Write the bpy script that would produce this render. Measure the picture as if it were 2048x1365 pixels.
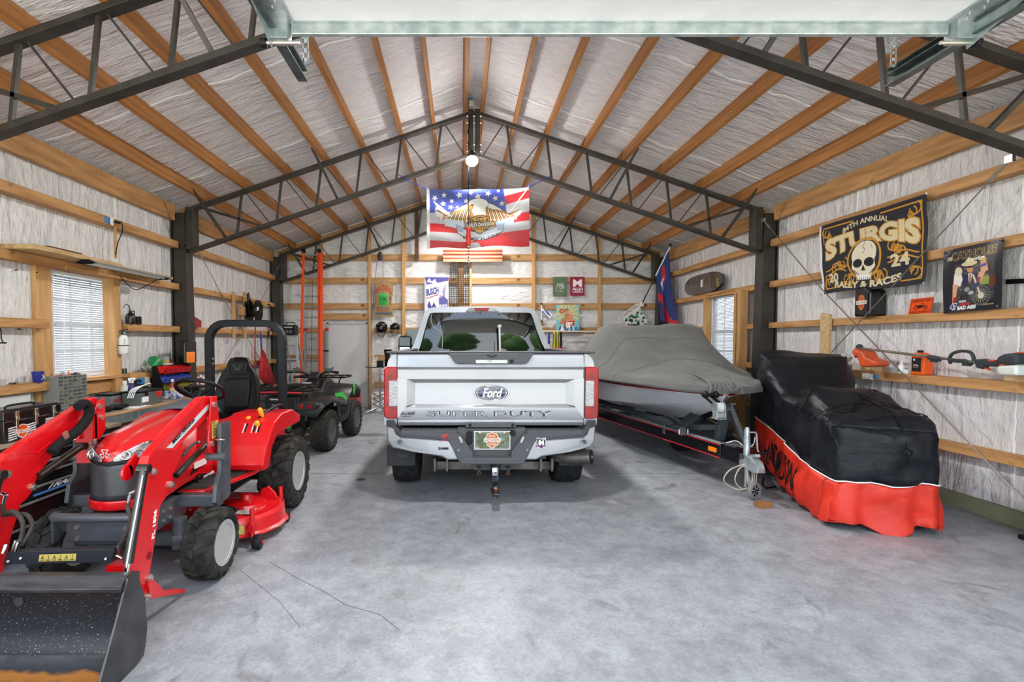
import bpy, bmesh, math, random
import numpy as np
from mathutils import Vector as V, Matrix, Euler
from math import sin, cos, tan, pi, radians as R, sqrt
random.seed(7)
for o in list(bpy.data.objects): bpy.data.objects.remove(o)
C = bpy.context.scene.collection
# ---------------------------------------------------------------- camera, world, lights, exposure
FOC = 1000.0; CX = 920.0; PIT = R(2.0); H = 1.58; CY = 682 + FOC*tan(PIT)
cam_d = bpy.data.cameras.new('camera'); cam = bpy.data.objects.new('camera', cam_d); C.objects.link(cam)
cam.location = (0, 0, H); cam.rotation_euler = (pi/2 - PIT, 0, 0)
cam_d.sensor_width = 36; cam_d.lens = 36*FOC/2048
cam_d.shift_x = (1024-CX)/2048; cam_d.shift_y = (CY-682.5)/2048
cam_d.clip_start = 0.05; cam_d.clip_end = 400
bpy.context.scene.camera = cam
sc = bpy.context.scene
sc.view_settings.view_transform = 'Standard'; sc.view_settings.look = 'None'
sc.view_settings.exposure = 0.76; sc.view_settings.gamma = 1.0; sc.view_settings.use_curve_mapping = False
w = bpy.data.worlds.new('sky'); sc.world = w; w.use_nodes = True
wt = w.node_tree; wt.nodes.clear()
wo = wt.nodes.new('ShaderNodeOutputWorld'); bg = wt.nodes.new('ShaderNodeBackground')
wtc = wt.nodes.new('ShaderNodeTexCoord'); wn = wt.nodes.new('ShaderNodeTexNoise'); wr = wt.nodes.new('ShaderNodeValToRGB')
wn.inputs['Scale'].default_value = 2.2; wn.inputs['Detail'].default_value = 5
wr.color_ramp.elements[0].position = .42; wr.color_ramp.elements[0].color = (.62, .78, 1, 1)
wr.color_ramp.elements[1].position = .62; wr.color_ramp.elements[1].color = (1, 1, 1, 1)
wt.links.new(wtc.outputs['Generated'], wn.inputs['Vector']); wt.links.new(wn.outputs['Fac'], wr.inputs['Fac'])
wt.links.new(wr.outputs['Color'], bg.inputs['Color']); bg.inputs['Strength'].default_value = 3.3
wt.links.new(bg.outputs[0], wo.inputs['Surface'])
def point_light(name, loc, power, col=(1, .97, .93), r=.06):
    l = bpy.data.lights.new(name, 'POINT'); l.energy = power; l.color = col; l.shadow_soft_size = r
    o = bpy.data.objects.new(name, l); C.objects.link(o); o.location = loc; return o
point_light('ridge_lamp_light', (0.17, 7.35, 4.20), 28)
for nm, y, e in (('front', 3.75, 62), ('middle', 7.3, 92), ('rear', 10.6, 55)):     # added downward fills that flatten the front-to-back falloff; only the middle has a lamp
    l = bpy.data.lights.new(nm+'_fill_downlight', 'AREA'); l.shape = 'DISK'; l.size = .3; l.energy = e; l.color = (1, .97, .93)
    o = bpy.data.objects.new(nm+'_fill_downlight', l); C.objects.link(o); o.location = (.18, y, 4.12)
sl = bpy.data.lights.new('sun', 'SUN'); sl.energy = 20; sl.angle = .01; sl.color = (1, .96, .9)
so = bpy.data.objects.new('sun', sl); C.objects.link(so); so.rotation_euler = V((.62, -.12, -.78)).to_track_quat('-Z', 'Y').to_euler()
# ---------------------------------------------------------------- helpers
def P(px, py, Y):
    u = CY-py; d = V((px-CX, FOC*cos(PIT)+u*sin(PIT), -FOC*sin(PIT)+u*cos(PIT)))
    return V((0, 0, H)) + d*(Y/d.y)
def PZ(px, py, Z=0.0):
    u = CY-py; d = V((px-CX, FOC*cos(PIT)+u*sin(PIT), -FOC*sin(PIT)+u*cos(PIT)))
    return V((0, 0, H)) + d*((Z-H)/d.z)
def PX(px, py, X):
    u = CY-py; d = V((px-CX, FOC*cos(PIT)+u*sin(PIT), -FOC*sin(PIT)+u*cos(PIT)))
    return V((0, 0, H)) + d*(X/d.x)
def lin(c):
    if isinstance(c, str):
        c = c.lstrip('#'); c = [int(c[i:i+2], 16)/255 for i in (0, 2, 4)]
        return tuple(x/12.92 if x <= .04045 else ((x+.055)/1.055)**2.4 for x in c)
    return tuple(c)
MATS = {}
def mat(name, col='#808080', r=.5, m=0., nv=0., ns=8., st=(1, 1, 1), bump=0., bs=30., coat=0., tr=0., emit=0., col2=None, sheen=0., knots=False):
    if name in MATS: return MATS[name]
    M = bpy.data.materials.new(name); M.use_nodes = True; t = M.node_tree; b = t.nodes['Principled BSDF']
    c = lin(col); b.inputs['Base Color'].default_value = (*c, 1); b.inputs['Roughness'].default_value = r
    b.inputs['Metallic'].default_value = m; b.inputs['Coat Weight'].default_value = coat
    b.inputs['Coat Roughness'].default_value = .06; b.inputs['Transmission Weight'].default_value = tr
    b.inputs['Sheen Weight'].default_value = sheen
    if not m and not coat and max(c) < .06: b.inputs['Specular IOR Level'].default_value = .22
    if emit: b.inputs['Emission Color'].default_value = (*c, 1); b.inputs['Emission Strength'].default_value = emit
    if nv or bump or col2:
        tc = t.nodes.new('ShaderNodeTexCoord'); mp = t.nodes.new('ShaderNodeMapping'); mp.inputs['Scale'].default_value = st
        t.links.new(tc.outputs['Object'], mp.inputs['Vector'])
    if nv or col2:
        n = t.nodes.new('ShaderNodeTexNoise'); n.inputs['Scale'].default_value = ns; n.inputs['Detail'].default_value = 6
        t.links.new(mp.outputs[0], n.inputs['Vector']); cr = t.nodes.new('ShaderNodeValToRGB')
        c2 = lin(col2) if col2 else tuple(x*(1-nv) for x in c)
        cr.color_ramp.elements[0].position = .35; cr.color_ramp.elements[1].position = .65
        cr.color_ramp.elements[0].color = (*c2, 1); cr.color_ramp.elements[1].color = (*[min(1, x*(1+nv*.4)) for x in c], 1)
        t.links.new(n.outputs['Fac'], cr.inputs['Fac']); t.links.new(cr.outputs['Color'], b.inputs['Base Color'])
    if knots:
        v = t.nodes.new('ShaderNodeTexNoise'); v.inputs['Scale'].default_value = 7; v.inputs['Detail'].default_value = 1
        mq = t.nodes.new('ShaderNodeMapping'); mq.inputs['Scale'].default_value = [1 if x > 1 else .55 for x in st]; t.links.new(tc.outputs['Object'], mq.inputs['Vector']); t.links.new(mq.outputs[0], v.inputs['Vector'])
        k = t.nodes.new('ShaderNodeValToRGB'); k.color_ramp.elements[0].position = .72; k.color_ramp.elements[1].position = .78; k.color_ramp.elements[0].color = (1, 1, 1, 1); k.color_ramp.elements[1].color = (.3, .2, .13, 1)
        t.links.new(v.outputs['Fac'], k.inputs['Fac']); x = t.nodes.new('ShaderNodeMix'); x.data_type = 'RGBA'; x.blend_type = 'MULTIPLY'; x.inputs[0].default_value = .9
        t.links.new(cr.outputs['Color'], x.inputs[6]); t.links.new(k.outputs['Color'], x.inputs[7]); t.links.new(x.outputs[2], b.inputs['Base Color'])
    if bump:
        n2 = t.nodes.new('ShaderNodeTexNoise'); n2.inputs['Scale'].default_value = bs; n2.inputs['Detail'].default_value = 4
        t.links.new(mp.outputs[0], n2.inputs['Vector']); bp = t.nodes.new('ShaderNodeBump'); bp.inputs['Strength'].default_value = bump
        bp.inputs['Distance'].default_value = .02
        t.links.new(n2.outputs['Fac'], bp.inputs['Height']); t.links.new(bp.outputs[0], b.inputs['Normal'])
    MATS[name] = M; return M
def attr_mat(name, r=.6, emit=0, bump=0.):
    if name in MATS: return MATS[name]
    M = bpy.data.materials.new(name); M.use_nodes = True; t = M.node_tree; b = t.nodes['Principled BSDF']
    a = t.nodes.new('ShaderNodeVertexColor'); a.layer_name = 'print'; t.links.new(a.outputs['Color'], b.inputs['Base Color'])
    b.inputs['Roughness'].default_value = r
    if bump:
        n2 = t.nodes.new('ShaderNodeTexNoise'); n2.inputs['Scale'].default_value = 18
        tc = t.nodes.new('ShaderNodeTexCoord'); t.links.new(tc.outputs['Object'], n2.inputs['Vector'])
        bp = t.nodes.new('ShaderNodeBump'); bp.inputs['Strength'].default_value = bump; bp.inputs['Distance'].default_value = .02
        t.links.new(n2.outputs['Fac'], bp.inputs['Height']); t.links.new(bp.outputs[0], b.inputs['Normal'])
    MATS[name] = M; return M
class MB:
    def __init__(s): s.v = []; s.f = []
    def add(s, vs, fs):
        k = len(s.v); s.v += [tuple(q) for q in vs]; s.f += [tuple(i+k for i in f) for f in fs]; return s
    def box(s, x0, x1, y0, y1, z0, z1):
        return s.add([(x, y, z) for x in (x0, x1) for y in (y0, y1) for z in (z0, z1)],
                     [(0, 1, 3, 2), (4, 6, 7, 5), (0, 4, 5, 1), (2, 3, 7, 6), (0, 2, 6, 4), (1, 5, 7, 3)])
    def bx(s, c, sz, rot=(0, 0, 0)):
        M = Euler(rot).to_matrix(); h = V(sz)/2; c = V(c)
        return s.add([c+M@V((x*h.x, y*h.y, z*h.z)) for x in (-1, 1) for y in (-1, 1) for z in (-1, 1)],
                     [(0, 1, 3, 2), (4, 6, 7, 5), (0, 4, 5, 1), (2, 3, 7, 6), (0, 2, 6, 4), (1, 5, 7, 3)])
    def bar(s, a, b, w, h, up=(0, 0, 1)):
        a = V(a); b = V(b); d = (b-a).normalized(); up = V(up); x = d.cross(up)
        if x.length < 1e-4: x = d.cross(V((0, 1, 0)))
        x.normalize(); z = x.cross(d); x = x*w/2; z = z*h/2
        return s.add([p+i*x+j*z for p in (a, b) for i, j in ((-1, -1), (1, -1), (1, 1), (-1, 1))],
                     [(3, 2, 1, 0), (4, 5, 6, 7), (0, 1, 5, 4), (1, 2, 6, 5), (2, 3, 7, 6), (3, 0, 4, 7)])
    def loft(s, rings, caps=True, closed=True):
        n = len(rings[0]); vs = [p for r in rings for p in r]; fs = []
        for i in range(len(rings)-1):
            for j in range(n if closed else n-1):
                k = (j+1) % n; fs.append((i*n+j, i*n+k, (i+1)*n+k, (i+1)*n+j))
        if caps: fs.append(tuple(range(n-1, -1, -1))); m = (len(rings)-1)*n; fs.append(tuple(range(m, m+n)))
        return s.add(vs, fs)
    def cyl(s, a, b, r, r2=None, n=16, caps=True):
        a = V(a); b = V(b); r2 = r if r2 is None else r2; d = (b-a).normalized()
        x = d.orthogonal().normalized(); y = d.cross(x)
        return s.loft([[p+(x*cos(t)+y*sin(t))*q for t in [2*pi*i/n for i in range(n)]] for p, q in ((a, r), (b, r2))], caps)
    def tube(s, pts, r, n=8, sub=0, caps=True):
        pts = [V(p) for p in pts]
        if sub:
            q = []
            if isinstance(r, (list, tuple)):
                r = [r[i]+(r[i+1]-r[i])*k/sub for i in range(len(r)-1) for k in range(sub)]+[r[-1]]
            for i in range(len(pts)-1):
                p0 = pts[max(i-1, 0)]; p1 = pts[i]; p2 = pts[i+1]; p3 = pts[min(i+2, len(pts)-1)]
                for k in range(sub):
                    t = k/sub; q.append(.5*((2*p1)+(p2-p0)*t+(2*p0-5*p1+4*p2-p3)*t*t+(3*p1-p0-3*p2+p3)*t**3))
            q.append(pts[-1]); pts = q
        rings = []; x = None
        for i, p in enumerate(pts):
            d = (pts[min(i+1, len(pts)-1)]-pts[max(i-1, 0)]).normalized()
            x = d.orthogonal().normalized() if x is None else (x-d*x.dot(d)).normalized()
            y = d.cross(x); rr = r[i] if isinstance(r, (list, tuple)) else r
            rings.append([p+(x*cos(t)+y*sin(t))*rr for t in [2*pi*j/n for j in range(n)]])
        return s.loft(rings, caps)
    def rtube(s, pts, w, h, up):
        up = V(up).normalized(); pts = [V(p) for p in pts]; rings = []
        for i, p in enumerate(pts):
            d = (pts[min(i+1, len(pts)-1)]-pts[max(i-1, 0)]).normalized(); x = d.cross(up).normalized()
            rings.append([p+x*a*w/2+up*b*h/2 for a, b in ((-1, -1), (-.8, -1), (.8, -1), (1, -.8), (1, .8), (.8, 1), (-.8, 1), (-1, .8), (-1, -.8))][:9])
        return s.loft(rings)
    def ext(s, poly, pl, d0, d1):
        m = {'xz': lambda a, b, d: (a, d, b), 'yz': lambda a, b, d: (d, a, b), 'xy': lambda a, b, d: (a, b, d)}[pl]
        n = len(poly)
        return s.add([m(a, b, d0) for a, b in poly]+[m(a, b, d1) for a, b in poly],
                     [tuple(range(n)), tuple(range(2*n-1, n-1, -1))]+[(i, (i+1) % n+0, (i+1) % n+n, i+n)[::-1] for i in range(n)])
    def sph(s, c, r, sx=1, sy=1, sz=1, n=16, m=10):
        c = V(c); rings = [[c+V((r*sx*sin(ph)*cos(t), r*sy*sin(ph)*sin(t), r*sz*cos(ph))) for t in [2*pi*i/n for i in range(n)]]
                           for ph in [pi*(j+.02)/(m+.04) for j in range(m+1)]]
        return s.loft(rings)
    def lathe(s, prof, c, ax=(0, 0, 1), n=24, x=None):
        c = V(c); a = V(ax).normalized(); x = V(x) if x else a.orthogonal().normalized(); y = a.cross(x)
        return s.loft([[c+a*h+(x*cos(t)+y*sin(t))*max(r, 1e-4) for t in [2*pi*i/n for i in range(n)]] for r, h in prof], caps=prof[0] != prof[-1])
    def torus(s, c, ax, R0, r, n=28, m=8, sq=1):
        c = V(c); a = V(ax).normalized(); x = a.orthogonal().normalized(); y = a.cross(x); rings = []
        for i in range(n+1):
            t = 2*pi*i/n; e = x*cos(t)+y*sin(t)
            rings.append([c+e*(R0+r*cos(q))+a*r*sq*sin(q) for q in [2*pi*j/m for j in range(m)]])
        return s.loft(rings, caps=False)
    def grid(s, f, nu, nv):
        return s.add([f(i/nu, j/nv) for j in range(nv+1) for i in range(nu+1)],
                     [(j*(nu+1)+i, j*(nu+1)+i+1, (j+1)*(nu+1)+i+1, (j+1)*(nu+1)+i) for j in range(nv) for i in range(nu)])
    def xf(s, f, k=0):
        s.v = s.v[:k]+[tuple(f(V(p))) for p in s.v[k:]]; return s
WL = {}
def obj(name, mb, m, parent=None, bev=0., sm=None, label=None, cat=None, group=None, kind=None, sub=0, seg=2, solid=0, fixn=True):
    me = bpy.data.meshes.new(name)
    vs = np.array(mb.v, dtype=float); c = (vs.min(0)+vs.max(0))/2
    if parent is None and kind != 'structure': c[2] = vs[:, 2].min()
    me.from_pydata((vs-c).tolist(), [], mb.f)
    if fixn:
        b = bmesh.new(); b.from_mesh(me); bmesh.ops.recalc_face_normals(b, faces=b.faces); b.to_mesh(me); b.free()
    me.materials.append(m)
    if sm is not None:
        me.polygons.foreach_set('use_smooth', [True]*len(me.polygons))
        if sm < 180: me.set_sharp_from_angle(angle=R(sm))
    o = bpy.data.objects.new(name, me); C.objects.link(o)
    pl = V(c); WL[o.name] = pl.copy()
    if parent is not None: o.parent = parent; pl = pl-WL[parent.name]
    o.location = pl
    if bev:
        q = o.modifiers.new('bevel', 'BEVEL'); q.width = bev; q.segments = seg; q.limit_method = 'ANGLE'; q.angle_limit = R(40)
    if sub:
        q = o.modifiers.new('subd', 'SUBSURF'); q.levels = sub; q.render_levels = sub
    if solid:
        q = o.modifiers.new('solid', 'SOLIDIFY'); q.thickness = solid
    if label: o['label'] = label
    if cat: o['category'] = cat
    if group: o['group'] = group
    if kind: o['kind'] = kind
    return o
def thing(name, loc, label, cat, group=None, kind=None):
    o = bpy.data.objects.new(name, None); C.objects.link(o); o.location = loc; WL[o.name] = V(loc); o.empty_display_size = .1
    if label: o['label'] = label
    if cat: o['category'] = cat
    if group: o['group'] = group
    if kind: o['kind'] = kind
    return o
def copy_tree(o, loc=None, label=None, parent=None):
    c = o.copy(); C.objects.link(c); c.parent = parent
    if loc is not None: c.location = loc; WL[c.name] = V(loc)
    if label: c['label'] = label
    for ch in o.children: copy_tree(ch, None, None, c)
    return c
# text -> triangles
_tc = {}
def text_mesh(s, bold=0.0):
    k = (s, bold)
    if k in _tc: return _tc[k]
    cu = bpy.data.curves.new('t', 'FONT'); cu.body = s; cu.offset = bold; cu.resolution_u = 3
    o = bpy.data.objects.new('t', cu); C.objects.link(o)
    dg = bpy.context.evaluated_depsgraph_get(); me = o.evaluated_get(dg).to_mesh()
    me.calc_loop_triangles()
    v = np.array([x.co[:2] for x in me.vertices]); t = np.array([x.vertices[:] for x in me.loop_triangles])
    o.evaluated_get(dg).to_mesh_clear(); bpy.data.objects.remove(o); bpy.data.curves.remove(cu)
    v = v-v.min(0); v = v/v.max(0); _tc[k] = (v, t); return v, t
def text(s, o, ux, uy, m, parent, bold=.02, shear=0., d=.0015, name='lettering', fmap=None):
    """lettering spanning from o (bottom left) along ux (full width) and uy (full height)"""
    v, t = text_mesh(s, bold); o = V(o); ux = V(ux); uy = V(uy); n = ux.cross(uy).normalized()*d
    pts = [o+ux*(a+shear*b)+uy*b for a, b in v]
    k = len(pts); mb = MB(); vs = pts+[p+n for p in pts]
    mb.add(vs, [tuple(x) for x in t]+[tuple(q+k for q in x) for x in t])
    if fmap: mb.xf(fmap)
    return obj(name, mb, m, parent, fixn=False)
# print canvas -> grid with colours
class Art:
    def __init__(s, w, h, bgc, ss=2):
        s.w = w; s.h = h; s.ss = ss; s.a = np.zeros((h*ss, w*ss, 3)); s.a[:] = lin(bgc)
        yy, xx = np.mgrid[0:h*ss, 0:w*ss]; s.x = (xx+.5)/(w*ss); s.y = (yy+.5)/(h*ss)
    def put(s, m, c): s.a[m] = lin(c); return s
    def rect(s, x0, y0, x1, y1, c): return s.put((s.x >= x0) & (s.x <= x1) & (s.y >= y0) & (s.y <= y1), c)
    def ell(s, cx, cy, rx, ry, c, rin=0): 
        d = ((s.x-cx)/rx)**2+((s.y-cy)/ry)**2; return s.put((d <= 1) & (d >= rin*rin), c)
    def poly(s, pts, c):
        ins = np.zeros(s.x.shape, bool); n = len(pts)
        for i in range(n):
            x1, y1 = pts[i]; x2, y2 = pts[(i+1) % n]
            if y1 == y2: continue
            ins ^= ((y1 > s.y) != (y2 > s.y)) & (s.x < (x2-x1)*(s.y-y1)/(y2-y1)+x1)
        return s.put(ins, c)
    def line(s, pts, wd, c):
        asp = s.w/s.h
        for (x1, y1), (x2, y2) in zip(pts[:-1], pts[1:]):
            dx = (x2-x1)*asp; dy = y2-y1; L = dx*dx+dy*dy+1e-9
            t = np.clip((((s.x-x1)*asp)*dx+(s.y-y1)*dy)/L, 0, 1)
            d = np.hypot((s.x-x1)*asp-t*dx, s.y-y1-t*dy); s.put(d < wd/2, c)
        return s
    def text(s, tx, x0, y0, x1, y1, c, bold=.02, f=None, shear=0.):
        v, t = text_mesh(tx, bold); X = x0+(v[:, 0]+shear*v[:, 1])*(x1-x0); Y = y1-v[:, 1]*(y1-y0)
        if f: X, Y = f(X, Y)
        W = s.w*s.ss; Hh = s.h*s.ss; X = X*W; Y = Y*Hh; c = lin(c)
        for a, b, d in t:
            xs = X[[a, b, d]]; ys = Y[[a, b, d]]
            i0 = max(0, int(xs.min())); i1 = min(W, int(xs.max())+2); j0 = max(0, int(ys.min())); j1 = min(Hh, int(ys.max())+2)
            if i1 <= i0 or j1 <= j0: continue
            gy, gx = np.mgrid[j0:j1, i0:i1]; gx = gx+.5; gy = gy+.5
            e = lambda p, q: (xs[q]-xs[p])*(gy-ys[p])-(ys[q]-ys[p])*(gx-xs[p])
            e0, e1, e2 = e(0, 1), e(1, 2), e(2, 0)
            m = ((e0 >= 0) & (e1 >= 0) & (e2 >= 0)) | ((e0 <= 0) & (e1 <= 0) & (e2 <= 0))
            s.a[j0:j1, i0:i1][m] = c
        return s
    def noise(s, amt):
        r = np.random.RandomState(3); s.a *= 1+amt*(r.rand(*s.a.shape[:2], 1)-.5); return s
    def obj(s, name, fmap, parent=None, m=None, **kw):
        ss = s.ss; a = s.a[:s.h*ss, :s.w*ss].reshape(s.h, ss, s.w, ss, 3).mean((1, 3))
        mb = MB(); mb.grid(fmap, s.w, s.h)     # v runs downwards
        o = obj(name, mb, m or attr_mat('printed_cloth', .7), parent, fixn=False, **kw); me = o.data
        ca = me.color_attributes.new('print', 'FLOAT_COLOR', 'CORNER')
        col = np.ones((s.h, s.w, 4, 4)); col[..., :3] = np.clip(a, 0, 1)[:, :, None, :]
        ca.data.foreach_set('color', col.reshape(-1)); return o
def rectmap(o, ux, uy, wave=None):
    """o top left, ux across, uy downwards"""
    o = V(o); ux = V(ux); uy = V(uy)
    if wave: return lambda u, v: o+ux*u+uy*v+wave(u, v)
    return lambda u, v: o+ux*u+uy*v
# ---------------------------------------------------------------- materials
def film_mat(name, st, st2, k=1.):
    M = bpy.data.materials.new(name); M.use_nodes = True; t = M.node_tree; b = t.nodes['Principled BSDF']
    tc = t.nodes.new('ShaderNodeTexCoord')
    def nz(scale, s, det=5, dist=0.):
        mp = t.nodes.new('ShaderNodeMapping'); mp.inputs['Scale'].default_value = s; t.links.new(tc.outputs['Object'], mp.inputs['Vector'])
        n = t.nodes.new('ShaderNodeTexNoise'); n.inputs['Scale'].default_value = scale; n.inputs['Detail'].default_value = det
        n.inputs['Distortion'].default_value = dist; t.links.new(mp.outputs[0], n.inputs['Vector']); return n
    a = nz(2.2, st, 6, .6); c = nz(9, st2, 5, .3); cr = t.nodes.new('ShaderNodeValToRGB')
    cr.color_ramp.elements[0].position = .3; cr.color_ramp.elements[1].position = .7
    cr.color_ramp.elements[0].color = (.66*k, .65*k, .665*k, 1); cr.color_ramp.elements[1].color = (.80*k, .795*k, .81*k, 1)
    t.links.new(c.outputs['Fac'], cr.inputs['Fac']); t.links.new(cr.outputs['Color'], b.inputs['Base Color'])
    b.inputs['Roughness'].default_value = .38; b.inputs['Specular IOR Level'].default_value = .6
    ad = t.nodes.new('ShaderNodeMath'); ad.operation = 'MULTIPLY_ADD'; ad.inputs[1].default_value = .35
    t.links.new(c.outputs['Fac'], ad.inputs[0]); t.links.new(a.outputs['Fac'], ad.inputs[2])
    bp = t.nodes.new('ShaderNodeBump'); bp.inputs['Strength'].default_value = .75; bp.inputs['Distance'].default_value = .09
    t.links.new(ad.outputs[0], bp.inputs['Height']); t.links.new(bp.outputs[0], b.inputs['Normal'])
    return M
FILM_S = film_mat('insulation_film_side', (1, 2.6, .55), (1, 2.2, 1.2))
FILM_B = film_mat('insulation_film_back', (1.2, 1, 2.2), (1, 1, 2.4))
FILM_C = film_mat('insulation_film_roof', (.7, 3.2, 1), (.8, 4, 1), 1.13)
WOOD = mat('pine', '#C4945F', .6, nv=.25, ns=3, st=(6, .7, 6), bump=.15, bs=9, col2='#A57747', knots=True)
WOODX = mat('pine_across', '#C69A66', .6, ns=3, st=(.7, 6, 6), bump=.15, bs=9, col2='#A67B4E', knots=True)
WOODZ = mat('pine_upright', '#D0A46E', .6, ns=3, st=(6, 6, .7), bump=.15, bs=9, col2='#B98A56', knots=True)
WOODP = mat('pine_purlin', '#C08447', .6, ns=2.6, st=(8, .5, 8), bump=.2, bs=9, col2='#9A6330', knots=True)
PALE = mat('pale_board', '#CDB083', .65, ns=4, st=(5, .8, 5), col2='#B08D5C', bump=.1)
DWOOD = mat('dark_old_wood', '#6B4A30', .75, ns=5, col2='#4A3222', bump=.2)
STEEL = mat('dark_grey_painted_steel', '#46433F', .42, m=.3, ns=6, col2='#37342F', bump=.03)
GALV = mat('galvanised_steel', '#BFC6C8', .35, m=.5, ns=14, col2='#94A2A4', bump=.03)
GALVD = mat('dull_galvanised_steel', '#6E7B7C', .35, m=.7, ns=14, col2='#55605F')
WHITE = mat('white_paint', '#F0F1F2', .4)
DOORW = mat('white_door_panel', '#F4F5F6', .45, ns=3, col2='#E8EAEC')
BLACK = mat('black_plastic', '#141416', .42, bump=.08, bs=120)
BLACKG = mat('glossy_black', '#0B0B0D', .2, coat=.15)
RUB = mat('rubber', '#1F1F20', .75, ns=12, col2='#2E2D2B', bump=.25, bs=60)
CHROME = mat('chrome', '#D8D8DA', .12, m=1)
ZINC = mat('zinc_bolt', '#C9C6BC', .3, m=.9)
GREYP = mat('grey_paint', '#73777B', .5)
def floor_mat():
    M = bpy.data.materials.new('concrete'); M.use_nodes = True; t = M.node_tree; b = t.nodes['Principled BSDF']
    tc = t.nodes.new('ShaderNodeTexCoord')
    def nz(sc_, st=(1, 1, 1), det=7, dist=0.):
        mp = t.nodes.new('ShaderNodeMapping'); mp.inputs['Scale'].default_value = st; t.links.new(tc.outputs['Object'], mp.inputs['Vector'])
        n = t.nodes.new('ShaderNodeTexNoise'); n.inputs['Scale'].default_value = sc_; n.inputs['Detail'].default_value = det
        n.inputs['Distortion'].default_value = dist; n.inputs['Roughness'].default_value = .62
        t.links.new(mp.outputs[0], n.inputs['Vector']); return n
    def ramp(n, p0, c0, p1, c1):
        r = t.nodes.new('ShaderNodeValToRGB'); e = r.color_ramp.elements
        e[0].position = p0; e[0].color = (*lin(c0), 1); e[1].position = p1; e[1].color = (*lin(c1), 1)
        t.links.new(n.outputs['Fac'], r.inputs['Fac']); return r
    def mul(a, c, f=1.):
        x = t.nodes.new('ShaderNodeMix'); x.data_type = 'RGBA'; x.blend_type = 'MULTIPLY'; x.inputs[0].default_value = f
        t.links.new(a.outputs[0] if a.type != 'MIX' else a.outputs[2], x.inputs[6]); t.links.new(c.outputs[0], x.inputs[7]); return x
    a = ramp(nz(.9, dist=.5), .3, '#989CA2', .7, '#A9AEB6'); c = ramp(nz(7, (1, 1, 1)), .32, '#D6D6D8', .62, '#FFFFFF')
    d = ramp(nz(2.4, (1, .6, 1), dist=1.2), .28, '#B8B0AA', .40, '#FFFFFF'); e = ramp(nz(60), .3, '#D8D8D8', .7, '#FFFFFF')
    x = mul(mul(mul(a, c), d), e); t.links.new(x.outputs[2], b.inputs['Base Color'])
    rr = ramp(nz(3), .3, '#A0A0A0', .7, '#C8C8C8'); t.links.new(rr.outputs[0], b.inputs['Roughness'])
    bp = t.nodes.new('ShaderNodeBump'); bp.inputs['Strength'].default_value = .12; bp.inputs['Distance'].default_value = .01
    t.links.new(e.outputs[0], bp.inputs['Height']); t.links.new(bp.outputs[0], b.inputs['Normal'])
    return M
# ---------------------------------------------------------------- room shell
XL, XR, YB, Y0 = -4.32, 4.75, 11.72, -0.45
XM = 0.21; SL = 0.337
ZA = P(947, 222, 7.6).z; ZAC = ZA+.13
def zroof(x, off=0.): return ZA-SL*abs(x-XM)+off      # top chord line of the frames
floor = obj('floor', MB().box(XL-.15, XR+.15, Y0, YB+.1, -.15, 0), floor_mat(), kind='structure')
c_ = MB()
for s in (-1, 1):
    xe = XL-.15 if s < 0 else XR+.15
    c_.ext([(XM, zroof(XM, .18)), (xe, zroof(xe, .18)), (xe, zroof(xe, .3)), (XM, zroof(XM, .3))], 'xz', Y0, YB+.15)
ceiling = obj('ceiling', c_, FILM_C, kind='structure')
def wall_with_hole(name, x0, x1, yh0, yh1, zh0, zh1, ztop):
    m = MB(); m.box(x0, x1, Y0, yh0, 0, ztop); m.box(x0, x1, yh1, YB, 0, ztop)
    m.box(x0, x1, yh0, yh1, 0, zh0); m.box(x0, x1, yh0, yh1, zh1, ztop)
    return obj(name, m, FILM_S, kind='structure')
WIN_L = (PX(107, 600, XL).y, PX(230, 600, XL).y, 1.17, 2.33)
WIN_R = (PX(1484, 600, XR).y, PX(1424, 600, XR).y, 1.05, 2.42)
wl = wall_with_hole('wall_left', XL-.12, XL, WIN_L[0], WIN_L[1], WIN_L[2], WIN_L[3], zroof(XL, .18))
wr_ = wall_with_hole('wall_right', XR, XR+.12, WIN_R[0], WIN_R[1], WIN_R[2], WIN_R[3], zroof(XR, .18))
DX0, DX1 = P(655, 700, YB).x, P(736, 700, YB).x; DZ = P(690, 646, YB).z
m = MB(); m.ext([(XL, 0), (DX0, 0), (DX0, DZ), (DX1, DZ), (DX1, 0), (XR, 0), (XR, zroof(XR, .18)), (XM, zroof(XM, .18)), (XL, zroof(XL, .18))], 'xz', YB, YB+.12)
wb = obj('wall_back', m, FILM_B, kind='structure')
# purlins under the roof film, each a plank of its own
offs = [.13, .615, 1.10, 1.68, 2.25, 2.83, 3.45, 4.02]
for s in (-1, 1):
    for i, d in enumerate(offs):
        x = XM+s*d; z = zroof(x)
        for a, b in ((Y0, 3.8), (3.8, 7.6), (7.6, YB)):
            j = random.uniform(-.012, .012)
            obj('purlin', MB().bar((x+j, a+.003, z+.086), (x+j*.3, b-.003, z+.086), .05, .178, (s*SL*.5, 0, 1)), WOODP, ceiling)
for Y in (3.5, 5.3, 7.08, 8.9, 10.7):                 # crinkled seams of the roof film
    for s in (-1, 1):
        xe = XL if s < 0 else XR
        pts = [(XM+(xe-XM)*k/40, Y+.018*sin(k*1.7)+random.uniform(-.012, .012), 0) for k in range(41)]
        m = MB()
        for p, q in zip(pts[:-1], pts[1:]):
            m.bar((p[0], p[1], zroof(p[0], .170)), (q[0], q[1], zroof(q[0], .170)), .03*random.uniform(.3, 1.2), .008)
        obj('film_seam', m, mat('shiny_film', '#FFFFFF', .3), ceiling)
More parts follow.
